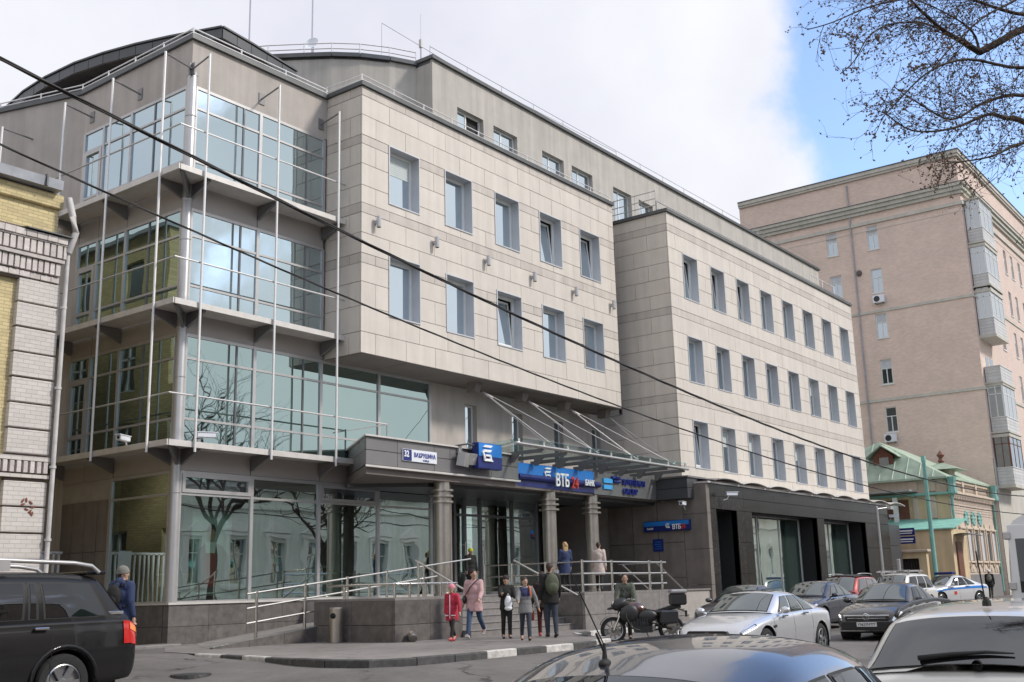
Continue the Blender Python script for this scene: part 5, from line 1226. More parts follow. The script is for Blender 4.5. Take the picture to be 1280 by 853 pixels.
# yellow gatehouse wall in front
gt = thing('ochre_gateway', 'low ochre gateway with a dark barred opening beside the dark office base', 'gateway', (66, 21.2, 0))
s = MB(); s.box(65.8, 66.2, 19.9, 20.35, -.2, 2.75); s.box(65.8, 66.2, 21.7, 22.6, -.2, 2.75); s.box(65.8, 66.2, 20.35, 21.7, 2.4, 2.75); part('gate_wall', s, M['ochre'], gt)
s = MB(); s.cbox(65.6, 66.4, 19.75, 22.7, 2.75, 2.9, .02); part('gate_coping', s, M['cream'], gt)
for i in range(9): s = MB(); s.box(65.98, 66.02, 20.4+.15*i, 20.44+.15*i, 0, 2.4); part('gate_bar', s, M['iron'], gt)
s = MB(); s.box(66.25, 66.3, 20.35, 21.7, 0, 2.4); part('gate_panel', s, M['interior'], gt)
s = MB(); s.box(65.7, 65.75, 22.0, 23.0, -.1, 2.7); part('shutter', s, M['metal'], gt)
# two blue direction boards, turquoise pole, grey pole, small round-top sign
bd = thing('direction_boards', 'two dark blue direction boards on the ochre wall beside the office end', 'sign', (65.4, 20.9, 3.3))
for z0, z1, tx in ((3.72, 4.14, 'МУЗЕЙ'), (3.24, 3.66, 'ВЫСТАВКА')):
    s = MB(); s.box(65.36, 65.42, 20.3, 21.9, z0, z1); o = part('board', s, M['blue'], bd)
    s = MB(); s.box(65.35, 65.36, 20.40, 21.2, z0+.22, z0+.30); s.box(65.35, 65.36, 20.45, 21.3, z0+.10, z0+.15); part('lettering', s, M['lettw'], o)
for z in (3.3, 4.05): s = MB(); s.box(65.42, 66.95, 20.9, 20.95, z, z+.05); part('bracket', s, M['alu_dk'], bd)
s = MB(); s.lathe([(.16, -.15), (.13, .2), (.12, 3.0), (.10, 7.45), (.13, 7.5), (0, 7.6)], (61.0, 18.05, 0), 12); s.box(60.9, 61.1, 17.95, 18.15, 7.4, 7.75)
solo('turquoise_pole', s, M['turq'], 'slim turquoise utility pole standing before the green-roofed house', 'pole', smooth=True, auto=40)
s = MB(); s.lathe([(.07, -.15), (.05, 4.5), (0, 4.55)], (50.6, 17.3, 0), 8); s.tube([(50.6, 17.3, 4.4), (51.5, 17.0, 4.5)], .03, 6); s.box(51.3, 51.7, 16.9, 17.1, 4.4, 4.55)
solo('grey_pole', s, M['alu'], 'thin grey street pole in front of the far end of the dark granite base', 'pole')
# houses further along the street, behind the apartment block
fb = thing('far_house', 'pale house closing the street beyond the beige apartment block', 'house', (150, 18, 0))
s = MB(); s.box(150.2, 175, 17.6, 40, -.3, 17); part('house_wall', s, M['cream'], fb)
s = MB(); s.box(150, 175.2, 17.3, 40, 17, 17.5); part('cornice', s, M['astone'], fb)
for i in range(5):
    for z in (2, 6, 10, 13.5):
        s = MB(); s.box(152+4*i, 153.2+4*i, 17.52, 17.62, z, z+2.2); part('window', s, M['pane_dk'], fb)

# ------------------------------------------------------------------ the opposite side of the street (seen mirrored in the glass)
M['teal_w'] = mat('pale_teal_stucco', (.78, .82, .79), .85, var=.06, scale=1, streak=.08)
M['opp_roof'] = mat('opposite_green_roof', (.13, .27, .18), .6, metal=.1, var=.15)
OP = thing('pale_teal_mansion', 'pale teal mansion with pedimented windows across the street, mirrored in the shop glass', 'mansion', (70, -9, -.3))
def PO(name, mb, m, parent=None, **k): return part(name, mb, m, parent or OP, **k)
OWX = [(37+3.4*i, 38.3+3.4*i) for i in range(43)]
OW = [(a, b, 2.2, 4.9) for a, b in OWX]
s = holed_wall(34, 184, -9, -.5, 8.6, OW, -.3); PO('street_front', s, M['teal_w'])
s = MB(); s.box(34, 184, -9, -8.55, 8.3, 8.75); s.box(34, 184, -9, -8.75, 1.1, 1.3); s.box(34, 184, -9, -8.8, 7.2, 7.4); PO('cornice', s, M['teal_w'])
s = MB(); s.extr([(33.8, -8.4, 8.75), (33.8, -13.5, 11.2), (33.8, -20, 8.75)], (150.4, 0, 0)); PO('sheet_roof', s, M['opp_roof'])
s = MB(); s.box(33.9, 34.2, -20, -9, -.5, 8.7); PO('side_wall', s, M['teal_w'])
for i, (a, b) in enumerate(OWX):
    s = MB(); s.box(a, b, -9.3, -9.25, 2.2, 4.9); o = PO('window', s, M['pane_dk'])
    s = MB(); s.box(a-.28, a-.02, -9, -8.88, 2.0, 5.1); s.box(b+.02, b+.28, -9, -8.88, 2.0, 5.1); s.box(a-.4, b+.4, -9, -8.8, 1.8, 2.0); s.box(a-.35, b+.35, -9, -8.84, 5.1, 5.35); PO('surround', s, M['lettw'], o)
    m_ = (a+b)/2; s = MB(); s.extr([(a-.45, -8.99, 5.4), (b+.45, -8.99, 5.4), (m_, -8.99, 6.25)], (0, .22, 0)); PO('pediment', s, M['lettw'], o)
    s = MB(); s.box(a, b, -9.24, -9.2, 4.0, 4.08); s.box(m_-.04, m_+.04, -9.24, -9.2, 2.2, 4.9); PO('window_bar', s, M['white'], o)
O2 = thing('ochre_tenement', 'four storey tenement with a dark roof across the street, mirrored in the upper glass', 'tenement', (10, -14, -.5))
OW2 = [(-14+3.2*i, -12.8+3.2*i, z, z+2.1) for i in range(12) for z in (1.2, 4.8, 8.4)]
s = holed_wall(-16, 27, -12, -.6, 11.2, OW2, -.3); part('street_front', s, M['cream'], O2)
s = MB(); s.box(26.7, 27, -24, -12, -.6, 11.2); part('side_wall', s, M['cream'], O2)
s = MB(); s.extr([(-16.3, -11.5, 11.2), (-16.3, -18, 14.2), (-16.3, -24, 11.2)], (43.6, 0, 0)); part('sheet_roof', s, M['opp_roof'], O2)
for a, b, c, d in OW2: s = MB(); s.box(a, b, -12.3, -12.25, c, d); part('window', s, M['pane_dk'], O2)
# ------------------------------------------------------------------ trees, bare with opening buds
M['bark'] = mat('bark', (.050, .038, .030), .9, var=.35, scale=8, bump=.6, bscale=30)
M['twig'] = mat('twig', (.040, .024, .020), .8, var=.25, scale=10)
M['bud'] = mat('bud', (.13, .075, .042), .7, var=.4, scale=14)
LIMBS = [[(11.6, -.3, -.4), (11.5, -.25, 1.6), (11.3, .0, 3.6), (10.8, .6, 5.2), (10, 1.27, 5.95), (9.45, 1.57, 5.7), (9.15, 1.71, 5.51), (8.96, 1.84, 5.38)],
 [(8.96, 1.84, 5.38), (8.75, 1.93, 5.43), (8.56, 2.0, 5.46), (8.37, 2.06, 5.52), (8.18, 2.11, 5.58), (7.98, 2.17, 5.71)],
 [(8.56, 2.0, 5.46), (8.24, 2.09, 5.43), (7.9, 2.24, 5.32), (7.64, 2.33, 5.13), (7.51, 2.4, 4.92), (7.37, 2.47, 4.78)],
 [(11.3, .0, 3.6), (10.3, .9, 4.4), (9.51, 1.41, 4.59), (9.07, 1.6, 4.73), (8.76, 1.68, 4.68), (8.58, 1.76, 4.67), (8.23, 1.95, 4.49), (7.85, 2.14, 4.4), (7.61, 2.26, 4.5)],
 [(10.8, .6, 5.2), (10.3, 1.0, 5.9), (9.73, 1.28, 5.92), (9.33, 1.53, 5.77), (8.92, 1.75, 5.77), (8.55, 1.9, 5.75), (8.02, 2.32, 5.58), (7.64, 2.58, 5.35), (7.44, 2.71, 5.25)],
 [(10.8, .6, 5.2), (9.83, 1.36, 4.94), (9.24, 1.6, 5.02), (8.85, 1.83, 4.89), (8.42, 1.99, 4.64), (8.05, 2.12, 4.68), (7.83, 2.22, 4.76)],
 [(10.3, .9, 4.4), (9.12, 1.29, 4.47), (8.58, 1.53, 4.37), (8.24, 1.7, 4.2), (8.01, 1.87, 4.13), (7.83, 1.95, 4.08)],
 [(10, 1.27, 5.95), (8.79, 1.15, 5.11), (8.38, 1.43, 4.88), (7.92, 1.71, 4.86), (7.66, 1.93, 4.73), (7.46, 2.13, 4.47), (7.41, 2.23, 4.36)],
 [(8.96, 1.84, 5.38), (8.99, 1.88, 5.59), (8.73, 2.02, 5.71), (8.46, 2.31, 5.88)],
 [(10.3, 1.0, 5.9), (9.27, 1.18, 6.04), (8.87, 1.5, 5.69), (8.52, 1.71, 5.44), (8.2, 1.94, 5.08), (8.03, 2.09, 4.83)]]
LR = [(.17, .030), (.028, .008), (.009, .004), (.045, .005), (.03, .004), (.028, .004), (.02, .004), (.022, .004), (.014, .004), (.02, .004)]
def smooth_line(pts, k=4):
    pts = [Vector(p) for p in pts]; out = []
    for i in range(len(pts)-1):
        p0, p1, p2, p3 = pts[max(i-1, 0)], pts[i], pts[i+1], pts[min(i+2, len(pts)-1)]
        for j in range(k):
            t = j/k; out.append(.5*((2*p1)+(p2-p0)*t+(2*p0-5*p1+4*p2-p3)*t*t+(3*p1-p0-3*p2+p3)*t**3))
    return out+[pts[-1]]
random.seed(21)
fgt = thing('street_tree', 'bare street tree reaching budding branches across the top right of the view', 'tree', (11.6, -.3, -.4))
tw = MB(); bd_ = MB()
def bud(p, k=1.):
    for _ in range(random.choice((1, 1, 2))):
        d = Vector((random.gauss(0, 1), random.gauss(0, 1), random.gauss(0, 1))).normalized(); q = p+d*.008*k; r = random.uniform(.005, .0105)*k
        u = d.orthogonal().normalized(); v = d.cross(u)
        bd_.add([q-d*r*1.1, q+u*r*.75, q+v*r*.75, q-u*r*.75, q-v*r*.75, q+d*r*1.5], [(0, 2, 1), (0, 3, 2), (0, 4, 3), (0, 1, 4), (5, 1, 2), (5, 2, 3), (5, 3, 4), (5, 4, 1)])
def twig(p, d, L, r, depth, tgt, gravity=.25, buds=True, k=1.):
    n_ = 7; pts = [p.copy()]; q = p.copy(); dd = d.normalized()
    for i in range(n_):
        dd = (dd + Vector((random.gauss(0, .13), random.gauss(0, .13), random.gauss(0, .13))) + Vector((0, 0, -gravity*.12))).normalized()
        q = q+dd*L/n_; pts.append(q.copy())
        if buds and i > 1 and random.random() < .20 and depth > 0: bud(q, k)
    tgt.tube(pts, r, 4 if depth < 2 else 3, False, r*.35)
    if buds: bud(pts[-1], k)
    if depth < 2:
        for _ in range(random.choice((3, 4, 5)) if depth == 0 else random.choice((1, 2, 3))):
            i = random.randint(1, n_); b = (pts[min(i+1, n_)]-pts[i-1]).normalized()
            side = Vector((random.gauss(0, 1), random.gauss(0, 1), random.gauss(-.1, .9))).normalized()
            twig(pts[i], b*.55+side*.75, L*random.uniform(.35, .75), r*.62, depth+1, tgt, gravity, buds, k)
for li, (l, (r0, r1)) in enumerate(zip(LIMBS, LR)):
    pts = smooth_line(l); rl = [r1+(r0-r1)*(1-i/(len(pts)-1))**(3.2 if li == 0 else 1.6) for i in range(len(pts))]; m_ = MB(); m_.tube(pts, rl, 9 if li == 0 else 7, False)
    part('trunk' if li == 0 else 'limb', m_, M['bark'], fgt, smooth=True)
    for p in pts[(22 if li == 0 else 3)::2]:
        if p.x > 10.2: continue
        for _ in range(1 if p.x < 8 else 2 if p.x < 8.5 else 3):
            d = Vector((-.75, .35, -.15))+Vector((random.gauss(0, .6), random.gauss(0, .45), random.gauss(0, .6)))
            twig(p, d, random.uniform(.38, .75)*(1 if p.x > 8.1 else .42), .0034, 0, tw)
part('crown', tw, M['twig'], fgt); part('buds', bd_, M['bud'], fgt, kind='stuff')
# two bare trees on the far pavement, seen mirrored in the glass front
def bare_tree(x, y, h, seed, label):
    random.seed(seed); t_ = thing('bare_tree', label, 'tree', (x, y, -.4), 0, 'bare trees across the street')
    tr = MB(); base = Vector((x, y, -.4)); tr.tube([base, base+Vector((.1, .1, h*.18)), base+Vector((.05, -.1, h*.36))], [.34, .27, .22], 9, False)
    cr = MB()
    def grow(p, d, L, r, depth):
        n_ = 5; pts = [p.copy()]; q = p.copy()
        for i in range(n_):
            d = (d+Vector((random.gauss(0, .14), random.gauss(0, .14), random.gauss(0, .1)+.04))).normalized(); q = q+d*L/n_; pts.append(q.copy())
        (tr if depth == 0 else cr).tube(pts, r, 6 if depth < 2 else 3, False, r*.55)
        if depth < 5:
            for _ in range(3 if depth < 3 else 2):
                i = random.randint(2, n_); sd_ = Vector((random.gauss(0, 1), random.gauss(0, 1), random.gauss(.15, .6))).normalized()
                grow(pts[i], d*.65+sd_*.7, L*random.uniform(.6, .8), r*.55, depth+1)
    for k in range(5):
        a = k*1.256+random.random()*.5; grow(base+Vector((.05, -.1, h*(.26+.025*k))), Vector((math.cos(a)*.55, math.sin(a)*.55, .8)), h*.26, .15, 0)
    part('trunk', tr, M['bark'], t_, smooth=True); part('crown', cr, M['bark'], t_)
bare_tree(43.0, -5.2, 17.5, 3, 'tall bare tree across the street, mirrored in the corner glazing')
bare_tree(52.5, -5.6, 14, 5, 'smaller bare tree across the street, right of the tall one')
# ------------------------------------------------------------------ overhead cables
def cable(a, b, sag, r, label, twist=False, ties=()):
    a, b = Vector(a), Vector(b); n_ = 60; pts = []
    for i in range(n_+1):
        t = i/n_; p = a.lerp(b, t); p.z -= 4*sag*t*(1-t); pts.append(p)
    s = MB()
    if twist:
        d = (b-a).normalized(); u = d.cross(Vector((0, 0, 1))).normalized(); v = Vector((0, 0, 1))
        m_ = 260
        for ph in range(3):
            q = []
            for i in range(m_+1):
                t = i/m_; p = a.lerp(b, t); p.z -= 4*sag*t*(1-t); w_ = ph*2.094+t*(b-a).length*1.6; q.append(p+u*math.cos(w_)*r*.75+v*math.sin(w_)*r*.75)
            s.tube(q, r*.72, 5, False)
    else: s.tube(pts, r, 5, False)
    return solo('overhead_cable', s, M['cable'], label, 'cable', 'overhead cables along the street', smooth=True, origin=tuple(a))
cable((5.07, 11.4, 7.28), (66.74, 12.0, 5.54), 1.7, .019, 'upper of the two thick black cables crossing in front of the stone facade', True)
cable((7.85, 17.33, 8.92), (66.93, 12.18, 4.39), 1.7, .016, 'lower of the two thick black cables crossing in front of the stone facade', True)
def upole(x, y, h, label):
    s = MB(); s.lathe([(.17, road_z(x, y)-.1), (.13, 3.0), (.10, h), (0, h+.02)], (x, y, 0), 10); return solo('utility_pole', s, M['alu_dk'], label, 'pole', smooth=True, auto=40)
upole(66.9, 12.1, 6.9, 'dark utility pole far along the street carrying the black cables')
upole(5.0, 11.35, 8.0, 'dark utility pole at the near end of the upper black cable')
upole(7.8, 17.4, 9.3, 'dark utility pole at the near end of the lower black cable')
# ------------------------------------------------------------------ vehicles
from mathutils.bvhtree import BVHTree
def paint(name, col, metal=.3, rough=.28, dust=.0, coat=1.0):
    m, t, b = _mat(name); n = t.nodes; l = t.links
    b.inputs['Base Color'].default_value = (*col, 1); b.inputs['Metallic'].default_value = metal; b.inputs['Roughness'].default_value = rough
    b.inputs['Specular IOR Level'].default_value = .5 if coat == 1 else .15
    b.inputs['Coat Weight'].default_value = coat; b.inputs['Coat Roughness'].default_value = .04
    tcn = n.new('ShaderNodeTexCoord'); a = n.new('ShaderNodeTexNoise'); a.inputs['Scale'].default_value = 3; a.inputs['Detail'].default_value = 7; l.new(tcn.outputs['Object'], a.inputs['Vector'])
    sp = n.new('ShaderNodeSeparateXYZ'); l.new(tcn.outputs['Object'], sp.inputs[0])
    gr = n.new('ShaderNodeMapRange'); gr.inputs['From Min'].default_value = 1.0; gr.inputs['From Max'].default_value = .15; gr.inputs['To Min'].default_value = 0; gr.inputs['To Max'].default_value = 1; l.new(sp.outputs['Z'], gr.inputs['Value'])
    mu = n.new('ShaderNodeMath'); mu.operation = 'MULTIPLY'; l.new(a.outputs['Fac'], mu.inputs[0]); l.new(gr.outputs['Result'], mu.inputs[1])
    mu2 = n.new('ShaderNodeMath'); mu2.operation = 'MULTIPLY_ADD'; l.new(mu.outputs[0], mu2.inputs[0]); mu2.inputs[1].default_value = .75*dust+.05; mu2.inputs[2].default_value = dust*.12
    mm = n.new('ShaderNodeMix'); mm.data_type = 'RGBA'; l.new(mu2.outputs[0], mm.inputs['Factor']); mm.inputs['A'].default_value = (*col, 1); mm.inputs['B'].default_value = (.16, .14, .12, 1)
    l.new(mm.outputs['Result'], b.inputs['Base Color'])
    rr = n.new('ShaderNodeMath'); rr.operation = 'MULTIPLY_ADD'; l.new(mu2.outputs[0], rr.inputs[0]); rr.inputs[1].default_value = .6; rr.inputs[2].default_value = .03; l.new(rr.outputs[0], b.inputs['Coat Roughness'])
    return m
M['car_glass'] = glassmat('car_glass', (.80, .86, .88), (.030, .034, .032), .22, 0)
M['car_glass_dk'] = glassmat('tinted_car_glass', (.80, .84, .88), (.006, .006, .007), .07, 0)
M['chrome'] = mat('chrome', (.75, .75, .75), .1, metal=1, var=.02)
M['tyre'] = mat('tyre', (.018, .018, .018), .85, var=.2, scale=20, bump=.3, bscale=80)
M['rim'] = mat('alloy_rim', (.34, .34, .35), .32, metal=.9, var=.08)
M['rim_dk'] = mat('dark_rim', (.08, .08, .085), .35, metal=.8, var=.08)
M['lamp'] = glassmat('headlamp_lens', (.95, .95, .95), (.45, .46, .48), .40, 0)
M['lamp_in'] = mat('lamp_reflector', (.80, .80, .80), .15, metal=.6, var=.05)
M['red_lens'] = mat('red_lens', (.50, .012, .008), .15, var=.1, coat=1)
M['amber'] = mat('amber_lens', (.85, .20, .02), .15, var=.1, coat=1)
M['plate'] = mat('number_plate', (.72, .73, .74), .45, var=.03)
M['grille'] = mat('grille_black', (.012, .012, .013), .4, var=.2)
def drl(): 
    m, t, b = _mat('daytime_lamp'); b.inputs['Base Color'].default_value = (.9, .9, .9, 1); b.inputs['Emission Color'].default_value = (1, .98, .92, 1); b.inputs['Emission Strength'].default_value = 1.6; return m
M['drl'] = drl()
WHEELS = {}
def wheel_mesh(R_, w_, rim, nsp):
    k = (round(R_, 3), round(w_, 3), rim, nsp)
    if k in WHEELS: return WHEELS[k]
    ri = R_*.66
    t = MB(); t.lathe([(ri, -w_/2), (ri+.02, -w_/2-.005), (R_-.035, -w_/2+.002), (R_-.008, -w_/2+.03), (R_, -w_/2+.06), (R_, w_/2-.06), (R_-.008, w_/2-.03), (R_-.035, w_/2-.002), (ri+.02, w_/2+.005), (ri, w_/2)], n=32, axis='Y')
    d = MB(); d.lathe([(0, -w_/2+.06), (ri*.98, -w_/2+.06)], n=24, axis='Y'); d.lathe([(ri+.002, -w_/2+.01), (ri-.02, -w_/2-.002), (ri-.03, -w_/2+.03), (ri-.03, -w_/2+.06)], n=32, axis='Y')
    s = MB()
    for i in range(nsp):
        a = 2*math.pi*i/nsp
        for da in (-.10, .10) if nsp < 8 else (0,):
            c, sn = math.cos(a+da), math.sin(a+da); pc, ps = -sn, c; rr = []
            for r_, hw, yy in ((.05, .030, -w_/2+.015), (ri*.97, .020, -w_/2+.005)):
                for sg_ in (-1, 1): rr.append((r_*c+pc*hw*sg_, yy, r_*sn+ps*hw*sg_))
            s.extr([rr[0], rr[1], rr[3], rr[2]], (0, .03, 0))
    s.lathe([(0, -w_/2-.005), (.055, -w_/2-.003), (.07, -w_/2+.02)], n=16, axis='Y')
    WHEELS[k] = (t.mesh('tyre', M['tyre'], smooth=True, auto=40), d.mesh('rim', M[rim], smooth=True, auto=40), s.mesh('spokes', M[rim], auto=40)); return WHEELS[k]
def add_wheel(root, x, y, R_, w_, rim, nsp):
    tm, dm, sm_ = wheel_mesh(R_, w_, rim, nsp)
    t = bpy.data.objects.new('wheel', tm); COL.objects.link(t); t.parent = root; t.location = (x, y, R_)
    if y > 0: t.rotation_euler = (0, 0, math.pi)
    for nm, me in (('rim', dm), ('spokes', sm_)):
        o = bpy.data.objects.new(nm, me); COL.objects.link(o); o.parent = t
    return t
class Car:
    """lofted car: x forward, lower body from station curves, glasshouse from rail curves"""
    def __init__(s, label, cat, col, P_, loc, rz, group='cars along the street', name='parked_car'):
        s.P = P_; s.root = thing(name, label, cat, loc, rz, group); s.col = col
        L, W_ = P_['L'], P_['W']; h = L/2
        s.top = pchip(*zip(*P_['top'])); s.sh = pchip(*zip(*P_['sh'])); s.bot = pchip(*zip(*P_['bot']))
        nr, nf = P_.get('noseR', .30), P_.get('noseF', .34)
        s.wx = pchip([-h, -h+.06, -h+.22, -h+.6, -h+1.1, h-1.1, h-.7, h-.28, h-.08, h], [1-nr, 1-nr*.62, 1-nr*.28, .975, 1, 1, .975, 1-nf*.34, 1-nf*.72, 1-nf])
        s.body()
    def ring(s, x, q):
        """lower body surface point: q 0 = sill, 1 = centre line on top"""
        W2 = s.P['W']/2*s.wx(x); zb, zs, zt = s.bot(x), s.sh(x), s.top(x); hh = zs-zb
        tum = s.P.get('tum', .075)
        pts = [(.86, zb), (.955, zb+.02), (.985, zb+.25*hh), (1.0, zb+.52*hh), (.988, zb+.78*hh), (.965, zb+.93*hh), (1-tum, zs), (1-tum-.07, zs+.30*(zt-zs)+.008), (.62, zs+.72*(zt-zs)+.006), (.30, zt-.004), (0, zt)]
        f = q*(len(pts)-1); i = min(int(f), len(pts)-2); t = f-i
        def cr(k, c):
            a = pts[min(max(k, 0), len(pts)-1)]; return a[c]
        out = []
        for c in (0, 1):
            p0, p1, p2, p3 = cr(i-1, c), cr(i, c), cr(i+1, c), cr(i+2, c)
            if i == len(pts)-2 and c == 0: p3 = -p1
            if i == 0: p0 = p1
            m1, m2 = (p2-p0)*.5, (p3-p1)*.5
            t2, t3 = t*t, t*t*t; out.append((2*t3-3*t2+1)*p1+(t3-2*t2+t)*m1+(-2*t3+3*t2)*p2+(t3-t2)*m2)
        return Vector((x, out[0]*W2, out[1]))
    def body(s):
        P_ = s.P; L = P_['L']; h = L/2; n_ = P_.get('nx', 90); nq = 40
        xs_ = [-h+L*i/n_ for i in range(n_+1)]
        # denser ends
        xs_ = sorted(set([round(v, 4) for v in xs_+[-h+.02, -h+.05, h-.02, h-.05, h-.1, -h+.1]]))
        n_ = len(xs_)-1
        V = [[s.ring(x, j/nq) for j in range(nq+1)] for x in xs_]
        Ra = P_['wr']+.055; arches = [(P_['xf'], P_['wr']), (P_['xr'], P_['wr'])]
        ins = [[False]*(nq+1) for _ in xs_]
        for i in range(n_+1):
            for j in range(nq//2+4):
                p = V[i][j]
                for (ax_, az_) in arches:
                    d = math.hypot(p.x-ax_, p.z-az_)
                    if d < Ra and abs(p.y) > .6*P_['W']/2: ins[i][j] = (ax_, az_)
        faces = []
        for i in range(n_):
            for j in range(nq):
                c = [(i, j), (i+1, j), (i+1, j+1), (i, j+1)]
                k = sum(1 for a in c if ins[a[0]][a[1]])
                if k == 4: continue
                faces.append(c)
        for i in range(n_+1):
            for j in range(nq+1):
                if ins[i][j]:
                    ax_, az_ = ins[i][j]; p = V[i][j]; d = math.hypot(p.x-ax_, p.z-az_) or 1e-4
                    V[i][j] = Vector((ax_+(p.x-ax_)*Ra/d, p.y, az_+(p.z-az_)*Ra/d))
        mb = MB()
        for sg_ in (1, -1):
            vs = [Vector((p.x, p.y*sg_, p.z)) for row in V for p in row]; w_ = nq+1
            mb.add(vs, [tuple((a*w_+b) for a, b in (f if sg_ == -1 else f[::-1])) for f in faces])
        for e in (0, n_):   # end caps
            r_ = V[e]; vs = r_+[Vector((p.x, -p.y, p.z)) for p in r_[::-1][1:]]; mb.add(vs, [tuple(range(len(vs))) if e else tuple(range(len(vs)))[::-1]])
        # glasshouse
        s.glass_curves()
        for sg_ in (1, -1): mb.grid(lambda u, v: s.side(u, v, sg_), 24, 8, sg_ > 0)
        mb.grid(lambda u, v: s.roof(u, v*2-1), 24, 14)
        mb.grid(lambda u, v: s.screen(u, v*2-1, True), 8, 14, True); mb.grid(lambda u, v: s.screen(u, v*2-1, False), 8, 14)
        bo = part('body', mb, s.col, s.root, smooth=False, world=False, merge=-.004)
        bm = bmesh.new(); bm.from_mesh(bo.data); vs = [v for v in bm.verts if v.co.z > max(s.P['A0'][2], s.P['C0'][2])+.03]
        for _ in range(5): bmesh.ops.smooth_vert(bm, verts=vs, factor=.5, use_axis_x=True, use_axis_y=True, use_axis_z=True)
        bm.to_mesh(bo.data); bm.free(); bo.data.polygons.foreach_set('use_smooth', [True]*len(bo.data.polygons)); bo.data.set_sharp_from_angle(angle=R(58))
        s.bvh = BVHTree.FromPolygons([v.co.copy() for v in bo.data.vertices], [tuple(p.vertices) for p in bo.data.polygons])
        # wheel wells and wheels
        for (ax_, az_) in arches:
            for sg_ in (1, -1):
                yy = sg_*P_['W']/2; m_ = MB(); m_.lathe([(Ra+.01, -.0), (Ra+.01, .34), (0, .34)], (ax_, yy*.985, az_), 20, 'Y') if sg_ < 0 else m_.lathe([(Ra+.01, .0), (Ra+.01, -.34), (0, -.34)], (ax_, yy*.985, az_), 20, 'Y')
                part('wheel_well', m_, M['rubber'], s.root, world=False)
                add_wheel(s.root, ax_, sg_*(P_['W']/2-P_.get('tw', .21)/2-.02), P_['wr'], P_.get('tw', .21), P_.get('rim', 'rim'), P_.get('nsp', 5))
        m_ = MB(); m_.box(-h+.25, h-.25, -P_['W']/2*.8, P_['W']/2*.8, s.bot(0)-.02, s.bot(0)+.05); part('underbody', m_, M['rubber'], s.root, world=False)
        # panes
        for (t0, t1) in P_['win']:
            for sg_ in (1, -1):
                for nm, e, off, mt in (('window_trim', .0, .004, M['rubber']), ('side_window', .012, .009, P_.get('gm', M['car_glass_dk']))):
                    m_ = MB(); v0, v1 = P_.get('vwin', (.06, .85)); 
                    m_.grid(lambda u, v: s.side(t0+e+(t1-t0-2*e)*u, v0+e*2+(v1-v0-4*e)*v, sg_, off), 10, 5, sg_ > 0); s.cling(m_, off); part(nm, m_, mt, s.root, smooth=True, world=False)
        for nm, fr in (('windscreen', True), ('rear_window', False)):
            if fr is False and P_.get('no_rear'): continue
            m_ = MB(); m_.grid(lambda u, v: s.screen(.04+.92*u, (v*2-1)*.93, fr, .006), 8, 14, fr); s.cling(m_, .004); part('window_trim', m_, M['rubber'], s.root, smooth=True, world=False)
            m_ = MB(); m_.grid(lambda u, v: s.screen(.065+.87*u, (v*2-1)*.905, fr, .011), 8, 14, fr); s.cling(m_, .009); part(nm, m_, P_.get('gms', M['car_glass']) if fr else P_.get('gm', M['car_glass_dk']), s.root, smooth=True, world=False)
        # mirrors, handles, sills
        xm = P_['A0'][0]-.22; zm = s.sh(xm)+.10
        for sg_ in (1, -1):
            m_ = MB(); m_.ell((xm, sg_*(P_['W']/2+.07), zm), (.075, .11, .075), 12, 8); m_.tube([(xm, sg_*(P_['W']/2-.08), zm-.07), (xm, sg_*(P_['W']/2+.02), zm-.03)], .028, 6); part('mirror', m_, P_.get('mirm', s.col), s.root, smooth=True, world=False)
            for xh in P_.get('handles', ()):
                q = s.ring(xh, .40); m_ = MB(); m_.cbox(xh-.10, xh+.10, sg_*q.y-.012, sg_*q.y+.03*sg_+.012, q.z+P_.get('hz', .13)-.015, q.z+P_.get('hz', .13)+.02, .008); part('door_handle', m_, P_.get('hm', s.col), s.root, world=False)
            for xd in P_.get('seams', ()):
                m_ = MB(); m_.tube([s.ring(xd+.02*math.sin(k*.5), .08+.50*k/7)*1 if sg_ > 0 else Vector((1, -1, 1))*s.ring(xd+.02*math.sin(k*.5), .08+.50*k/7) for k in range(8)], .0045, 4, False); part('door_seam', m_, M['rubber'], s.root, world=False)
            m_ = MB(); xs0, xs1 = P_['xr']+P_['wr']+.08, P_['xf']-P_['wr']-.08
            m_.box(xs0, xs1, sg_*(P_['W']/2*.90)-.03, sg_*(P_['W']/2*.90)+.03, s.bot(0)-.05, s.bot(0)+.03); part('sill', m_, M['plastic'], s.root, world=False)
    def cling(s, mb, off):
        """lay a pane on the rounded body, a few millimetres proud of it"""
        ctr = Vector((0, 0, .9)); out = []
        for p in mb.v:
            p = Vector(p); loc, nr, i, d = s.bvh.find_nearest(p)
            out.append(tuple(loc+nr*off))
        mb.v = out; return mb
    def glass_curves(s):
        P_ = s.P; A0, A1, C1, C0 = P_['A0'], P_['A1'], P_['C1'], P_['C0']  # (x, halfwidth, z): screen base, roof front, roof rear, rear base
        s.roofz = pchip([C1[0], (C1[0]*2+A1[0])/3, (C1[0]+2*A1[0])/3, A1[0]], [C1[2], P_['rz'][0], P_['rz'][1], A1[2]])
    def rail(s, t):
        P_ = s.P; A1, C1 = P_['A1'], P_['C1']; x = C1[0]+(A1[0]-C1[0])*t; y = C1[1]+(A1[1]-C1[1])*t + .05*4*t*(1-t)*.6
        return Vector((x, y, s.roofz(x)-.03))
    def belt(s, t):
        P_ = s.P; A0, C0 = P_['A0'], P_['C0']; x = C0[0]+(A0[0]-C0[0])*t
        e = 4*t*(1-t); y = C0[1]+(A0[1]-C0[1])*t; yf = s.P['W']/2*s.wx(x)*(1-s.P.get('tum', .075)-.015)
        y = y+(yf-y)*min(1, e*1.6); z = (C0[2]+(A0[2]-C0[2])*t)*(1-min(1, e*1.6)) + (s.sh(x)-.005)*min(1, e*1.6)
        return Vector((x, y, z))
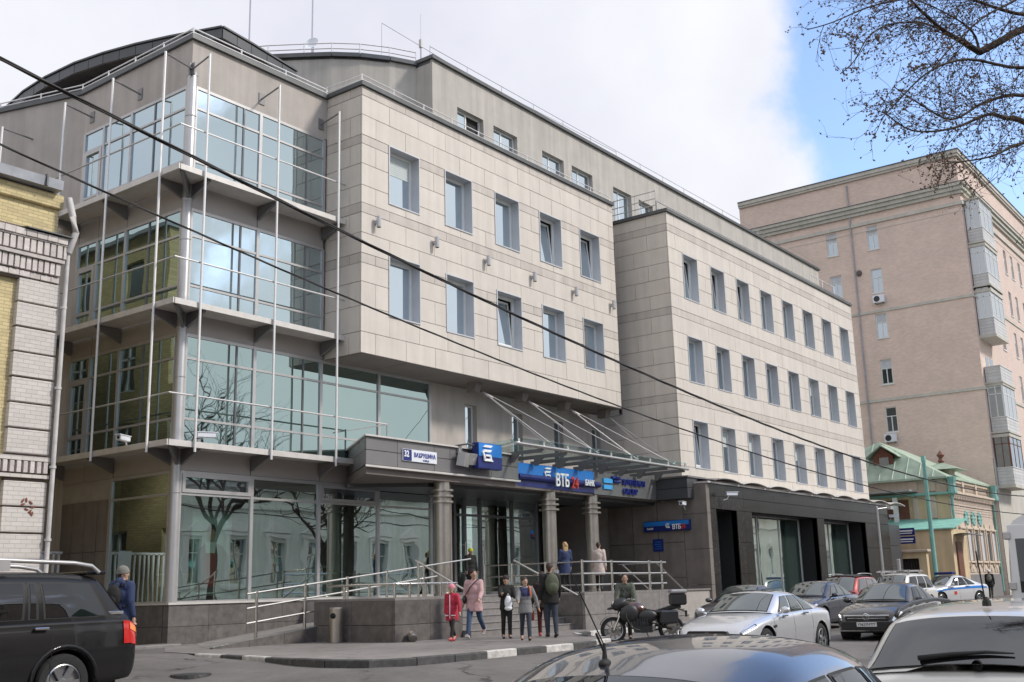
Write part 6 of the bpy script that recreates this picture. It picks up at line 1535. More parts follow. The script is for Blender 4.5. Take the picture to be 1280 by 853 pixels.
    def side(s, t, v, sg_, off=0.):
        a, b = s.belt(t), s.rail(t); p = a.lerp(b, v); bul = .045*4*v*(1-v)*(1-abs(2*t-1)**3)
        # slight outward bulge and inward lean
        p = Vector((p.x, p.y+bul+off, p.z+off*.25)); return Vector((p.x, p.y*sg_, p.z))
    def roof(s, u, w_):
        P_ = s.P; r_ = s.rail(u); cr = P_.get('crown', .06)*(1-abs(w_)**2.4)
        endd = .045*(1-w_*w_); x = r_.x + (endd*(1 if u > .5 else -1)*abs(2*u-1)**2)
        return Vector((x, r_.y*w_, r_.z+cr*(1 if True else 0)))
    def screen(s, u, w_, front, off=0.):
        P_ = s.P
        base = s.belt(1.0 if front else 0.0); sgn = 1 if front else -1
        top = s.roof(1.0 if front else 0.0, w_)
        bz = (s.top(base.x)-base.z+.01)*(1-w_*w_)
        b_ = Vector((base.x+sgn*P_.get('sbul', .12)*(1-w_*w_), base.y*w_, base.z+bz))
        p = b_.lerp(top, u); p.z += .03*4*u*(1-u)*(1-w_**4)
        nrm = Vector((top.z-b_.z, 0, b_.x-top.x)); nrm.normalize()
        if not front: nrm = -nrm
        if nrm.z < 0: nrm = -nrm
        return p+nrm*off
    def patch(s, name, x0, x1, q0, q1, m, sides=(1, -1), off=.006, fx=None, n_=(8, 6), parent=None):
        out = []
        for sg_ in sides:
            mb = MB()
            def f(u, v):
                x = x0+(x1-x0)*u; qa, qb = (q0, q1) if fx is None else fx(u)
                p = s.ring(x, qa+(qb-qa)*v); d = s.ring(min(x+.03, s.P['L']/2), qa+(qb-qa)*v)-s.ring(x-.03, qa+(qb-qa)*v); e = s.ring(x, min(1, qa+(qb-qa)*v+.02))-s.ring(x, max(0, qa+(qb-qa)*v-.02))
                nn = e.cross(d)
                if nn.length < 1e-9: nn = Vector((0, 1, 0))
                nn.normalize()
                if nn.y < 0 and abs(nn.y) > .05: nn = -nn
                elif abs(nn.y) <= .05 and nn.z < 0: nn = -nn
                p = p+nn*off; return Vector((p.x, p.y*sg_, p.z))
            mb.grid(f, n_[0], n_[1], sg_ < 0); out.append(part(name, mb, m, parent or s.root, smooth=True, world=False))
        return out
    def add(s, name, mb, m, parent=None, **k): return part(name, mb, m, parent or s.root, world=False, **k)
def front_plate(c, x, z, txt, rear=False):
    m_ = MB(); m_.box(x-.008, x+.012, -.26, .26, z-.056, z+.056) if not rear else m_.box(x-.012, x+.008, -.26, .26, z-.056, z+.056); o = c.add('number_plate', m_, M['plate'])
    t = textmb(txt, .095, .002, .002, .95, 'CENTER')
    rot = Matrix.Rotation(R(90), 4, 'Z') @ Matrix.Rotation(R(90), 4, 'X') if not rear else Matrix.Rotation(R(-90), 4, 'Z') @ Matrix.Rotation(R(90), 4, 'X')
    place(t, Matrix.Translation((x+(.014 if not rear else -.014), 0, z-.034)) @ rot); c.add('plate_text', t, M['rubber'], o)
def sedan(L=4.75, W=1.83, H=1.45, wr=.325, wb=2.75, **k):
    h = L/2; xf = h-.92; xr = xf-wb
    P_ = dict(L=L, W=W, wr=wr, xf=xf, xr=xr, nx=90,
      top=[(-h, .66), (-h+.05, .92), (-h+.2, 1.03), (-h+.75, 1.065), (-h+1.0, 1.06), (h-1.55, .985), (h-1.0, .93), (h-.45, .82), (h-.15, .70), (h-.04, .58), (h, .50)],
      sh=[(-h, .60), (-h+.05, .86), (-h+.25, .94), (-h+.9, .965), (h-1.6, .905), (h-.9, .83), (h-.4, .72), (h-.12, .62), (h, .46)],
      bot=[(-h, .40), (-h+.12, .30), (-h+.5, .22), (0, .20), (h-.6, .20), (h-.12, .22), (h, .30)],
      A0=(h-1.42, W/2*.80, .955), A1=(h-2.12, W/2*.655, H-.055), C1=(-h+1.52, W/2*.625, H-.085), C0=(-h+.62, W/2*.77, 1.035), rz=(H-.03, H-.02),
      win=[(.17, .40), (.425, .675), (.70, .90)], handles=(-.55, .55), seams=(-.95, .05, 1.05))
    P_.update(k); return P_
def wagon(L=4.5, W=1.78, H=1.6, wr=.33, wb=2.65, **k):
    h = L/2; xf = h-.88; xr = xf-wb
    P_ = dict(L=L, W=W, wr=wr, xf=xf, xr=xr, nx=90, noseR=.16,
      top=[(-h, .80), (-h+.03, .98), (-h+.12, 1.04), (-h+.5, 1.06), (h-1.4, 1.03), (h-.9, .97), (h-.4, .86), (h-.12, .72), (h, .52)],
      sh=[(-h, .76), (-h+.03, .92), (-h+.2, .98), (-h+.9, .98), (h-1.5, .94), (h-.8, .86), (h-.3, .72), (h, .48)],
      bot=[(-h, .42), (-h+.1, .30), (-h+.5, .24), (0, .22), (h-.5, .22), (h, .32)],
      A0=(h-1.15, W/2*.80, 1.0), A1=(h-1.80, W/2*.69, H-.06), C1=(-h+.42, W/2*.67, H-.06), C0=(-h+.10, W/2*.83, 1.02), rz=(H-.02, H-.015), sbul=.05,
      win=[(.07, .34), (.37, .64), (.67, .92)], handles=(-.75, .25), seams=(-.2, .75))
    P_.update(k); return P_
# ---- silver sedan parked at the kerb, facing the viewer
c = Car('silver sedan with daytime lights on and a wide dark grille beside the motorcycle', 'car', paint('silver_paint', (.62, .63, .65), .55, .3, .15), sedan(4.67, 1.85, 1.42, .335, 2.83, gm=M['car_glass'], crown=.05, tum=.085, hm=M['rim']), (22.95, 10.75, -.39), math.pi)
h = c.P['L']/2
def fhl(u): return (.46+.03*u, .60-.03*u)
hl = c.patch('headlight', h-.55, h-.10, .40, .56, M['grille'], fx=lambda u: (.50-.03*u, .62-.04*u))
c.patch('headlamp_lens', h-.50, h-.12, .4, .5, M['lamp'], fx=lambda u: (.515-.03*u, .585-.03*u), off=.012)
c.patch('daytime_lamp', h-.52, h-.08, .4, .5, M['drl'], fx=lambda u: (.475-.03*u, .50-.03*u), off=.016)
s = MB(); s.extr([(h-.06, -.40, .49), (h-.06, .40, .49), (h-.06, .47, .585), (h-.06, .43, .64), (h-.06, -.43, .64), (h-.06, -.47, .585)], (.08, 0, 0)); c.add('grille', s, M['grille']); s = MB()
for k in range(5): s.box(h+.015, h+.03, -.40, .40, .52+.03*k, .528+.03*k)
s.lathe([(.035, -.01), (.05, 0), (.035, .012), (0, .012)], (h+.03, 0, .59), 14, 'X'); c.add('grille_bars', s, M['rim_dk'])
s = MB(); s.box(h-.12, h-.0, -.62, .62, .24, .36); c.add('bumper_intake', s, M['grille']); front_plate(c, h+.0, .42, 'К507ОН77')
c.patch('fender_vent', .98, 1.16, .36, .39, M['grille'], n_=(3, 2))
s = MB(); s.grid(lambda u, v: c.roof(.25+.6*u, (v*2-1)*.7)+Vector((0, 0, .006)), 10, 8); c.add('sunroof', s, M['car_glass_dk'], smooth=True)
# ---- black sedan with chrome grille, driving towards the viewer
c = Car('black sedan with chrome grille bar and lit headlamps behind the silver car', 'car', paint('black_paint', (.012, .011, .011), .3, .25, .12), sedan(4.85, 1.83, 1.47, .33, 2.78, crown=.05, gms=M['car_glass'], noseF=.26), (31.55, 10.65, -.35), math.pi+R(3))
h = c.P['L']/2
c.patch('headlight', h-.42, h-.03, .4, .6, M['lamp'], fx=lambda u: (.50-.05*u, .64-.02*u), off=.008)
c.patch('daytime_lamp', h-.22, h-.10, .4, .5, M['drl'], fx=lambda u: (.52, .575), off=.02, n_=(3, 3))
s = MB(); s.box(h-.05, h+.02, -.56, .56, .50, .64); c.add('grille', s, M['grille']); s = MB(); s.cbox(h-.02, h+.035, -.60, .60, .615, .65, .01); s.cbox(h-.0, h+.03, -.50, .50, .555, .575, .006); s.lathe([(.075, 0), (.09, .01), (.075, .02)], (h+.025, 0, .60), 18, 'X'); s.lathe([(.03, 0), (.04, .012), (.03, .02)], (h+.03, 0, .605), 12, 'X'); c.add('chrome_bar', s, M['chrome'])
s = MB(); s.box(h-.10, h+.015, -.66, .66, .27, .47); c.add('bumper_intake', s, M['grille']); s = MB(); s.box(h-.08, h+.022, -.78, .78, .235, .262); c.add('chrome_bar', s, M['chrome'])
front_plate(c, h+.02, .41, 'У362УМ777')
s = MB()
for sg_ in (-1, 1): s.lathe([(.05, 0), (.065, .012), (.05, .02)], (h-.10, sg_*.70, .36), 14, 'X'); s.lathe([(0, .0), (.05, .004)], (h-.10, sg_*.70, .36), 14, 'X')
c.add('fog_lamp', s, M['chrome'])
# ---- dark grey hatchback half hidden behind the motorcycle
c = Car('dark grey car parked at the building side, half hidden behind the silver sedan', 'car', paint('grey_paint', (.085, .08, .085), .5, .3, .3), sedan(4.5, 1.8, 1.46, .32, 2.7, gms=M['car_glass']), (32.9, 15.75, -.30), math.pi)
h = c.P['L']/2; c.patch('headlight', h-.5, h-.06, .4, .6, M['lamp'], fx=lambda u: (.50-.04*u, .62-.02*u)); s = MB(); s.box(h-.05, h+.015, -.5, .5, .44, .56); c.add('grille', s, M['grille'])
# ---- dark blue sedan behind the silver one
c = Car('dark blue sedan in line behind the silver car, seen past its roof', 'car', paint('navy_paint', (.03, .034, .06), .45, .25, .15), sedan(4.6, 1.8, 1.47, .32, 2.7, gms=M['car_glass'], gm=M['car_glass']), (36.5, 14.9, -.25), math.pi)
h = c.P['L']/2; c.patch('headlight', h-.5, h-.06, .4, .6, M['lamp'], fx=lambda u: (.50-.04*u, .62-.02*u))
# ---- red and black hatch
c = Car('black-roofed red crossover further along the kerb', 'car', paint('red_paint', (.36, .035, .025), .2, .25, .1), wagon(4.2, 1.78, 1.64, .34, 2.55, gms=M['car_glass'], gm=M['car_glass']), (41.6, 15.75, -.22), math.pi)
h = c.P['L']/2; s = MB(); s.grid(lambda u, v: c.roof(u, (v*2-1)*1.0)+Vector((0, 0, .008)), 10, 8); c.add('black_roof', s, M['plastic'], smooth=True); c.patch('headlight', h-.45, h-.05, .4, .6, M['lamp'], fx=lambda u: (.50-.04*u, .62-.02*u))
for sg_ in (-1, 1): s = MB(); s.tube([c.rail(t)*1+Vector((0, -.06, .09)) if sg_ > 0 else Vector((1, -1, 1))*(c.rail(t)+Vector((0, -.06, .09))) for t in (.1, .3, .5, .7, .9)], .02, 6); c.add('roof_rail', s, M['alu'], smooth=True)
# ---- white wagon with roof rack
c = Car('white estate car with a roof rack parked near the ochre gateway', 'car', paint('white_paint', (.62, .61, .58), .05, .3, .15), wagon(4.6, 1.8, 1.66, .34, 2.65, gms=M['car_glass']), (48.6, 16.0, -.18), math.pi-R(4))
h = c.P['L']/2; c.patch('headlight', h-.45, h-.05, .4, .6, M['lamp'], fx=lambda u: (.50-.04*u, .62-.02*u)); s = MB(); s.box(h-.04, h+.015, -.5, .5, .52, .66); c.add('grille', s, M['grille'])
s = MB()
for x in (-.9, .3): s.cbox(x-.03, x+.03, -.68, .68, 1.74, 1.78, .01)
for y in (-.6, .6): s.tube([(-1.3, y, 1.72), (.8, y, 1.72)], .025, 6); s.box(-.95, -.85, y-.03, y+.03, 1.6, 1.75); s.box(.25, .35, y-.03, y+.03, 1.6, 1.75)
s.cbox(.05, .2, .1, .2, 1.78, 2.25, .02); c.add('roof_rack', s, M['alu'])
# ---- police car
c = Car('white police car with blue side stripe and roof light bar turning in the distance', 'police car', paint('police_white', (.62, .62, .62), .05, .3, .1), sedan(4.5, 1.78, 1.48, .32, 2.65, gms=M['car_glass'], gm=M['car_glass_dk'], rim='rim'), (58.6, 16.9, -.10), math.pi-R(26), name='police_car')
h = c.P['L']/2; c.patch('side_stripe', -h+.3, h-.35, .40, .47, M['blue_lt'], n_=(30, 3)); c.patch('side_stripe', -h+.5, -h+1.9, .47, .52, M['blue_lt'], n_=(12, 3))
s = MB(); s.cbox(-.12, .12, -.58, .58, 1.50, 1.63, .03); c.add('light_bar', s, M['blue']); c.patch('headlight', h-.45, h-.05, .4, .6, M['lamp'], fx=lambda u: (.50-.04*u, .62-.02*u))
s = MB(); s.box(h-.04, h+.012, -.45, .45, .5, .62); c.add('grille', s, M['grille'])
for sg_ in (1, -1): q = c.ring(.4, .30); s = MB(); s.box(.28, .46, sg_*q.y-.004, sg_*q.y+.012*sg_, q.z-.05, q.z+.1); c.add('door_crest', s, M['lettr'])
# ---- black off-roader at the left
def suv():
    L, W_ = 4.95, 1.97; h = L/2; H = 1.90
    return dict(L=L, W=W_, wr=.395, xf=h-.93, xr=-h+1.16, nx=110, noseR=.12, noseF=.2, tw=.28, rim='rim', nsp=6, tum=.05,
      top=[(-h, .98), (-h+.03, 1.20), (-h+.15, 1.27), (h-1.7, 1.25), (h-1.2, 1.20), (h-.5, 1.12), (h-.15, 1.02), (h, .80)],
      sh=[(-h, .95), (-h+.03, 1.12), (-h+.2, 1.205), (h-1.8, 1.16), (h-1.0, 1.10), (h-.3, 1.0), (h, .72)],
      bot=[(-h, .50), (-h+.1, .40), (-h+.6, .36), (0, .34), (h-.5, .36), (h, .45)],
      A0=(h-1.55, W_/2*.84, 1.22), A1=(h-2.05, W_/2*.76, H-.05), C1=(-h+.56, W_/2*.74, H-.06), C0=(-h+.12, W_/2*.86, 1.235), rz=(H-.015, H-.01), crown=.05, sbul=.05,
      win=[(.10, .415), (.437, .487), (.502, .66), (.69, .93)], vwin=(.09, .84), gm=M['car_glass_dk'], handles=(-.93, .30), hm=M['chrome'], hz=.12, seams=(-1.12, -.05, 1.1))
c = Car('large black off-roader with silver roof rail at the left edge', 'car', paint('offroader_black', (.007, .007, .008), .0, .5, .04, .45), suv(), (7.32, 15.25, -.31), math.pi)
h = c.P['L']/2
for sg_ in (-1, 1):
    s = MB(); pts = [Vector((x, sg_*.735, z)) for x, z in ((-1.90, 1.88), (-1.78, 1.97), (-1.5, 2.01), (0, 2.06), (.6, 2.04), (.85, 1.95))]
    s.tube(pts, .03, 8); s.box(-.55, -.30, sg_*.735-.03, sg_*.735+.03, 1.90, 2.05); c.add('roof_rail', s, M['alu'], smooth=True, auto=50)
c.patch('tail_lamp', -h+.005, -h+.26, .4, .6, M['red_lens'], fx=lambda u: (.33, .565), off=.016); c.patch('turn_lamp', -h+.01, -h+.16, .4, .5, M['amber'], fx=lambda u: (.43, .52), off=.024)
s = MB(); s.cbox(-h+.44, -h+.75, -.70, .70, 1.85, 1.90, .02); c.add('roof_spoiler', s, c.col)
for sg_ in (-1, 1):
    q = c.side(.035, .2, sg_, .012); s = MB(); s.cbox(-h+.22, -h+.52, q.y-.006, q.y+.006, 1.285, 1.33, .004); c.add('badge', s, M['chrome'])
    s = MB(); 
    for k in range(13): pass
    ar = [Vector((c.P['xr']+.49*math.cos(a), sg_*(.975), .395+.49*math.sin(a))) for a in [R(-20)+R(220)*i/16 for i in range(17)]]; s.tube(ar, .032, 6); c.add('wheel_arch_trim', s, c.col, smooth=True)
# ---- dark blue car close to the camera (roof, rear glass)
P_ = sedan(4.6, 1.80, 1.45, .33, 2.65, nx=110, crown=.055)
P_.update(A0=(.95, .74, .96), A1=(.25, .56, 1.395), C1=(-1.12, .525, 1.335), C0=(-1.92, .64, 1.03), rz=(1.425, 1.44), sbul=.14, win=[(.14, .42), (.445, .70), (.725, .90)], vwin=(.08, .82), gm=M['car_glass_dk'], mirm=M['rubber'])
c = Car('dark blue sedan in the immediate foreground with a short roof antenna', 'car', paint('deep_blue_paint', (.010, .012, .024), .15, .25, .08), P_, (4.92, 2.50, -.53), R(7))
h = c.P['L']/2
s = MB(); s.ell((0, 0, .008), (.038, .024, .022), 14, 8); s.lathe([(.013, .015), (.009, .05), (.005, .09)], (0, 0, 0), 12); s.tube([(0, 0, .08), (-.16, .06, .375)], .0028, 6, True); s.tube([(0, 0, .05), (-.04, .015, .13)], .005, 6)
o = c.add('roof_antenna', s, M['rubber'], smooth=True, auto=50); o.location = (-1.03, .12, 1.375)
c.patch('tail_lamp', -h+.01, -h+.35, .45, .6, M['red_lens'])
# ---- silver-beige wagon at the lower right, seen from behind
P_ = wagon(4.5, 1.76, 1.50, .32, 2.7, nx=110, crown=.045)
M['rear_glass'] = glassmat('rear_glass', (.8, .82, .84), (.008, .008, .009), .15, 0)
P_.update(gm=M['rear_glass'], A0=(1.0, .74, .98), A1=(.35, .64, 1.45), C1=(-1.82, .60, 1.42), C0=(-2.13, .76, 1.055), rz=(1.475, 1.485), top=[(-2.25, .86), (-2.22, 1.03), (-2.13, 1.085), (-1.7, 1.09), (.85, 1.04), (1.35, .97), (1.85, .86), (2.13, .72), (2.25, .52)], sh=[(-2.25, .82), (-2.22, .98), (-2.05, 1.035), (-1.3, 1.02), (.75, .95), (1.45, .86), (1.95, .72), (2.25, .48)], win=[(.06, .33), (.36, .62), (.65, .91)])
c = Car('pale silver estate car seen from behind with a large dark rear window', 'car', paint('champagne_paint', (.62, .605, .57), .25, .32, .12), P_, (9.55, 2.15, -.50), R(4))
h = c.P['L']/2
s = MB(); s.tube([(0, 0, 0), (-.05, 0, .05), (-.16, 0, .36)], .005, 6); s.lathe([(.03, 0), (.028, .03), (.01, .06)], (0, 0, 0), 10); o = c.add('roof_antenna', s, M['rubber'], smooth=True, auto=50); o.location = (-1.62, .0, 1.47)
c.patch('tail_lamp', -h+.005, -h+.30, .4, .6, M['red_lens'], fx=lambda u: (.30, .60), off=.012)
for sg_ in (-1, 1): s = MB(); s.ell((-h+.05, sg_*.70, .96), (.07, .085, .09), 14, 8); c.add('tail_lamp', s, M['red_lens'], smooth=True)
for sg_ in (-1, 1): s = MB(); s.tube([c.rail(t)+Vector((0, -.03, .045-.03*(t < .08 or t > .92))) if sg_ > 0 else Vector((1, -1, 1))*(c.rail(t)+Vector((0, -.03, .045-.03*(t < .08 or t > .92)))) for t in (.05, .1, .3, .5, .7, .9, .95)], .016, 6); c.add('roof_rail', s, M['plastic'], smooth=True)
bs = lambda w_, u, off=.02: c.screen(u, w_, False, off)
s = MB(); s.tube([bs(.48, .13, .03), bs(.2, .17, .03), bs(-.08, .20, .03), bs(-.30, .195, .03)], [.018, .016, .012, .006], 6); s.lathe([(.03, -.01), (.035, .03), (0, .04)], tuple(bs(.0, .05, .01)), 10, 'X'); c.add('rear_wiper', s, M['rubber'], smooth=True)
s = MB(); s.lathe([(.062, 0), (.075, -.012), (.062, -.02)], (-h-.004, 0, .95), 24, 'X'); s.extr([(-h-.02, .13, .935), (-h-.02, -.01, .962), (-h-.02, -.01, .940), (-h-.02, -.13, .965), (-h-.02, .01, .936), (-h-.02, .01, .956)], (-.01, 0, 0)); c.add('rear_emblem', s, M['chrome'])
s = MB(); s.box(-h-.015, -h+.05, -.42, .42, .70, .76); c.add('handle_strip', s, c.col); front_plate(c, -h, .62, 'О218КМ99', True)
# ---- white van at the right edge
vn = thing('white_van', 'tall white van with rear doors at the right edge', 'van', (20.8, 3.3, -.42), 0, 'cars along the street')
M['van_white'] = paint('van_white', (.66, .67, .68), .05, .3, .1)
L_, W2 = 5.4, .99
prof = [(.96, .42), (1.0, .60), (1.0, 1.25), (.975, 1.75), (.93, 2.28), (.86, 2.42), (.70, 2.50), (.35, 2.54), (0, 2.55)]
xsv = [(-2.7, .965, 0), (-2.66, .995, 0), (-2.5, 1, 0), (0, 1, 0), (1.2, 1, 0), (1.7, .99, .35), (2.15, .96, .9), (2.6, .90, 1.25), (2.72, .82, 1.4)]
m_ = MB(); rings = []
for x, k, dz in xsv:
    half = [Vector((x, y*W2*k, min(z, 2.55-dz*(1.0 if z > 1 else 0)))) for y, z in prof]; rings.append(half+[Vector((p.x, -p.y, p.z)) for p in half[::-1][1:]])
nn = len(rings[0]); m_.add([p for r_ in rings for p in r_], [(i*nn+j, (i+1)*nn+j, (i+1)*nn+j+1, i*nn+j+1) for i in range(len(rings)-1) for j in range(nn-1)] + [tuple(range(nn))[::-1], tuple(range((len(rings)-1)*nn, len(rings)*nn))])
part('body', m_, M['van_white'], vn, smooth=True, auto=40, world=False, merge=.001)
for sg_ in (-1, 1):
    s = MB(); s.cbox(-2.725, -2.70, sg_*.48-.44, sg_*.48+.44, .5, 2.36, .03); d_ = part('rear_door', s, M['van_white'], vn, world=False)
    s = MB(); s.box(-2.732, -2.724, sg_*.48-.34, sg_*.48+.34, 1.35, 2.15); part('pane', s, M['car_glass_dk'], d_, world=False)
    for z in (.75, 1.45, 2.2): s = MB(); s.cbox(-2.75, -2.66, sg_*.93-.05, sg_*.93+.05, z-.06, z+.06, .015); part('hinge', s, M['alu'], d_, world=False)
    s = MB(); s.box(-2.72, -2.66, sg_*.90-.05, sg_*.90+.05, .75, 1.2); part('tail_lamp', s, M['red_lens'], vn, world=False)
    for x in (-1.7, 1.75): add_wheel(vn, x, sg_*.88, .35, .22, 'rim', 5)
    s = MB(); s.cbox(1.2, 1.4, sg_*1.05-.08, sg_*1.05+.14*sg_+.08, 1.3, 1.6, .04); part('mirror', s, M['plastic'], vn, world=False)
s = MB(); s.cbox(-2.8, -2.6, -.95, .95, .38, .56, .03); part('bumper', s, M['plastic'], vn, world=False)
# ---- motorcycle with top box, front wheel to the left
mc = thing('motorcycle', 'dark touring motorcycle with a grey top box parked on the pavement edge', 'motorcycle', (24.3, 14.45, -.17), R(131))
mc.scale = (.97, .97, .95)
def PM(name, mb, m, parent=None, **k): return part(name, mb, m, parent or mc, world=False, **k)
wr_ = .33
for x, w_ in ((.76, .11), (-.74, .15)):
    t = MB(); t.lathe([(wr_-.08, -w_/2), (wr_-.03, -w_/2-.005), (wr_, -w_*.25), (wr_+.004, 0), (wr_, w_*.25), (wr_-.03, w_/2+.005), (wr_-.08, w_/2)], (x, 0, wr_), 28, 'Y'); wo_ = PM('wheel', t, M['tyre'], smooth=True, auto=40)
    t = MB(); t.lathe([(wr_-.08, -.03), (wr_-.10, -.02), (wr_-.10, .02), (wr_-.08, .03), (wr_-.08, -.03)], (x, 0, wr_), 28, 'Y'); t.lathe([(.04, -.07), (.05, -.05), (.05, .05), (.04, .07), (0, .07)], (x, 0, wr_), 12, 'Y')
    for i in range(10): a = i*.628; t.tube([(x+.045*math.cos(a), 0, wr_+.045*math.sin(a)), (x+(wr_-.09)*math.cos(a+.12), 0, wr_+(wr_-.09)*math.sin(a+.12))], .012, 4)
    PM('rim', t, M['rim'], wo_)
    t = MB(); t.lathe([(.07, 0), (.14, .002), (.14, .008), (.07, .01)], (x, .07, wr_), 20, 'Y'); PM('brake_disc', t, M['steel'], wo_)
s = MB()
for y in (-.10, .10): s.tube([(.76, y, wr_), (.55, y, .78), (.47, y, 1.02)], [.028, .03, .034], 8)
PM('fork', s, M['steel'], smooth=True, auto=50)
s = MB(); s.grid(lambda u, v: (.76+(wr_+.035)*math.cos(R(20)+R(120)*u), -.07+.14*v, wr_+(wr_+.035)*math.sin(R(20)+R(120)*u)), 10, 4); PM('mudguard', s, M['plastic'], smooth=True)
s = MB(); s.ell((.0, 0, .46), (.27, .20, .23), 14, 8); s.box(-.22, .2, -.2, .2, .25, .42); s.obox((.17, 0, .56), (.2, .3, .28), (0, R(25), 0))
for k in range(5): s.box(-.1+.06*k, -.07+.06*k, -.23, .23, .42, .62)
PM('engine', s, M['rim_dk'])
s = MB(); s.tube([(.16, -.14, .36), (-.1, -.2, .25), (-.5, -.22, .32)], .03, 8); s.tube([(-.45, -.22, .33), (-1.0, -.24, .52)], [.05, .065], 10); PM('exhaust', s, M['steel'], smooth=True, auto=50)
s = MB(); s.ell((.16, 0, .86), (.32, .19, .17), 16, 10, (0, R(-12), 0)); PM('fuel_tank', s, paint('tank_brown', (.075, .03, .022), .4, .3, .1), smooth=True)
s = MB(); s.extr([(-.05, -.13, .86), (-.35, -.15, .80), (-.8, -.12, .93), (-.86, -.12, .86), (-.35, -.15, .70), (-.05, -.13, .74)], (0, .28, 0)); PM('saddle', s, M['plastic'])
s = MB(); s.tube([(.45, -.12, .9), (.0, -.15, .55), (-.4, -.15, .45), (-.3, -.15, .75), (-.95, -.12, .86)], .022, 6); s.tube([(.45, .12, .9), (.0, .15, .55), (-.4, .15, .45), (-.3, .15, .75), (-.95, .12, .86)], .022, 6); s.tube([(-.35, .13, .42), (-.74, .13, wr_)], .03, 6); s.tube([(-.35, -.13, .42), (-.74, -.13, wr_)], .03, 6); PM('frame', s, M['iron'], smooth=True, auto=50)
s = MB(); s.extr([(.86, 0, .98), (.62, -.16, 1.12), (.42, -.17, 1.02), (.42, -.17, .78), (.66, -.14, .80)], (0, .0, 0)) if False else s.ell((.56, 0, .98), (.24, .17, .16), 12, 8, (0, R(18), 0)); s.ell((.74, 0, .90), (.17, .07, .04), 10, 6, (0, R(14), 0)); PM('front_fairing', s, M['plastic'], smooth=True)
s = MB()
for y in (-1, 1): s.ell((.36, .17*y, .74), (.26, .07, .22), 12, 8, (0, R(25), 0)); s.ell((-.12, .16*y, .66), (.26, .06, .16), 12, 8); s.ell((-.62, .15*y, .70), (.26, .06, .10), 10, 6, (0, R(-14), 0))
PM('side_fairing', s, M['plastic'], smooth=True)
s = MB()
for y in (-1, 1): s.tube([(.40, .14*y, .86), (.46, .30*y, .66), (.34, .31*y, .40), (.10, .22*y, .30)], .016, 6)
PM('crash_bar', s, M['iron'], smooth=True, auto=50)
s = MB(); s.lathe([(0, .0), (.075, -.01), (.08, -.06)], (.775, 0, .99), 14, 'X'); PM('headlamp', s, M['lamp'], smooth=True)
s = MB(); s.grid(lambda u, v: (.62-.30*u, (-.15+.30*v)*(1-.2*u), 1.08+.30*u-.05*(2*v-1)**2), 6, 6); PM('windshield', s, M['canopy_glass'], smooth=True)
s = MB(); s.tube([(.42, 0, 1.05), (.40, .14, 1.08), (.28, .40, 1.10)], .014, 6); s.tube([(.42, 0, 1.05), (.40, -.14, 1.08), (.28, -.40, 1.10)], .014, 6); s.tube([(.30, .36, 1.10), (.22, .44, 1.10)], .02, 6); s.tube([(.30, -.36, 1.10), (.22, -.44, 1.10)], .02, 6); PM('handlebar', s, M['steel'], smooth=True, auto=50)
for y in (-1, 1):
    s = MB(); s.tube([(.36, .25*y, 1.09), (.40, .32*y, 1.30)], .008, 5); s.ell((.40, .34*y, 1.34), (.02, .07, .045), 10, 6); PM('mirror', s, M['plastic'], smooth=True)
s = MB(); s.cbox(-1.14, -.76, -.22, .22, .92, 1.22, .04); tbx = PM('top_box', s, M['plastic']); s = MB(); s.cbox(-1.15, -.75, -.23, .23, 1.22, 1.32, .04); PM('box_lid', s, M['alu'], tbx); s = MB(); s.box(-1.0, -.8, -.12, .12, .84, .92); PM('rack', s, M['iron'], tbx)
s = MB(); s.obox((-1.02, 0, .80), (.24, .10, .02), (0, R(-25), 0)); s.box(-1.16, -1.14, -.10, .10, .62, .78); PM('tail', s, M['plastic'])
s = MB(); s.ell((-.96, 0, .92), (.03, .07, .03), 10, 6); PM('tail_lamp', s, M['red_lens'], smooth=True)
s = MB(); s.tube([(-.05, .18, .30), (-.12, .36, .03)], .014, 6); PM('side_stand', s, M['iron'])
for y in (-1, 1):
    s = MB(); s.cbox(-.86, -.42, min(.20*y, .40*y), max(.20*y, .40*y), .46, .80, .04); PM('pannier', s, M['rim_dk'])
# ------------------------------------------------------------------ people
def cloth(name, col, var=.14): return mat(name, col, .85, var=var+.08, scale=7, bump=.8, bscale=9)
M['jean'] = cloth('blue_denim', (.05, .085, .16)); M['jean_dk'] = cloth('dark_denim', (.035, .045, .065)); M['black_cloth'] = cloth('black_cloth', (.014, .013, .013))
M['leather'] = mat('shoe_leather', (.022, .018, .016), .5, var=.2, scale=12); M['whiteshoe'] = mat('white_shoe', (.62, .60, .58), .6, var=.1)
M['redboot'] = mat('red_boot', (.42, .03, .05), .5, var=.15); M['hair_br'] = mat('brown_hair', (.045, .024, .014), .65, var=.35, scale=45, bump=.4, bscale=90); M['hair_bl'] = mat('blonde_hair', (.42, .28, .13), .6, var=.3, scale=45, bump=.4, bscale=90)
M['eye'] = mat('eye_dark', (.02, .015, .012), .3, var=.1); M['lip'] = mat('lip', (.32, .10, .09), .5, var=.1)
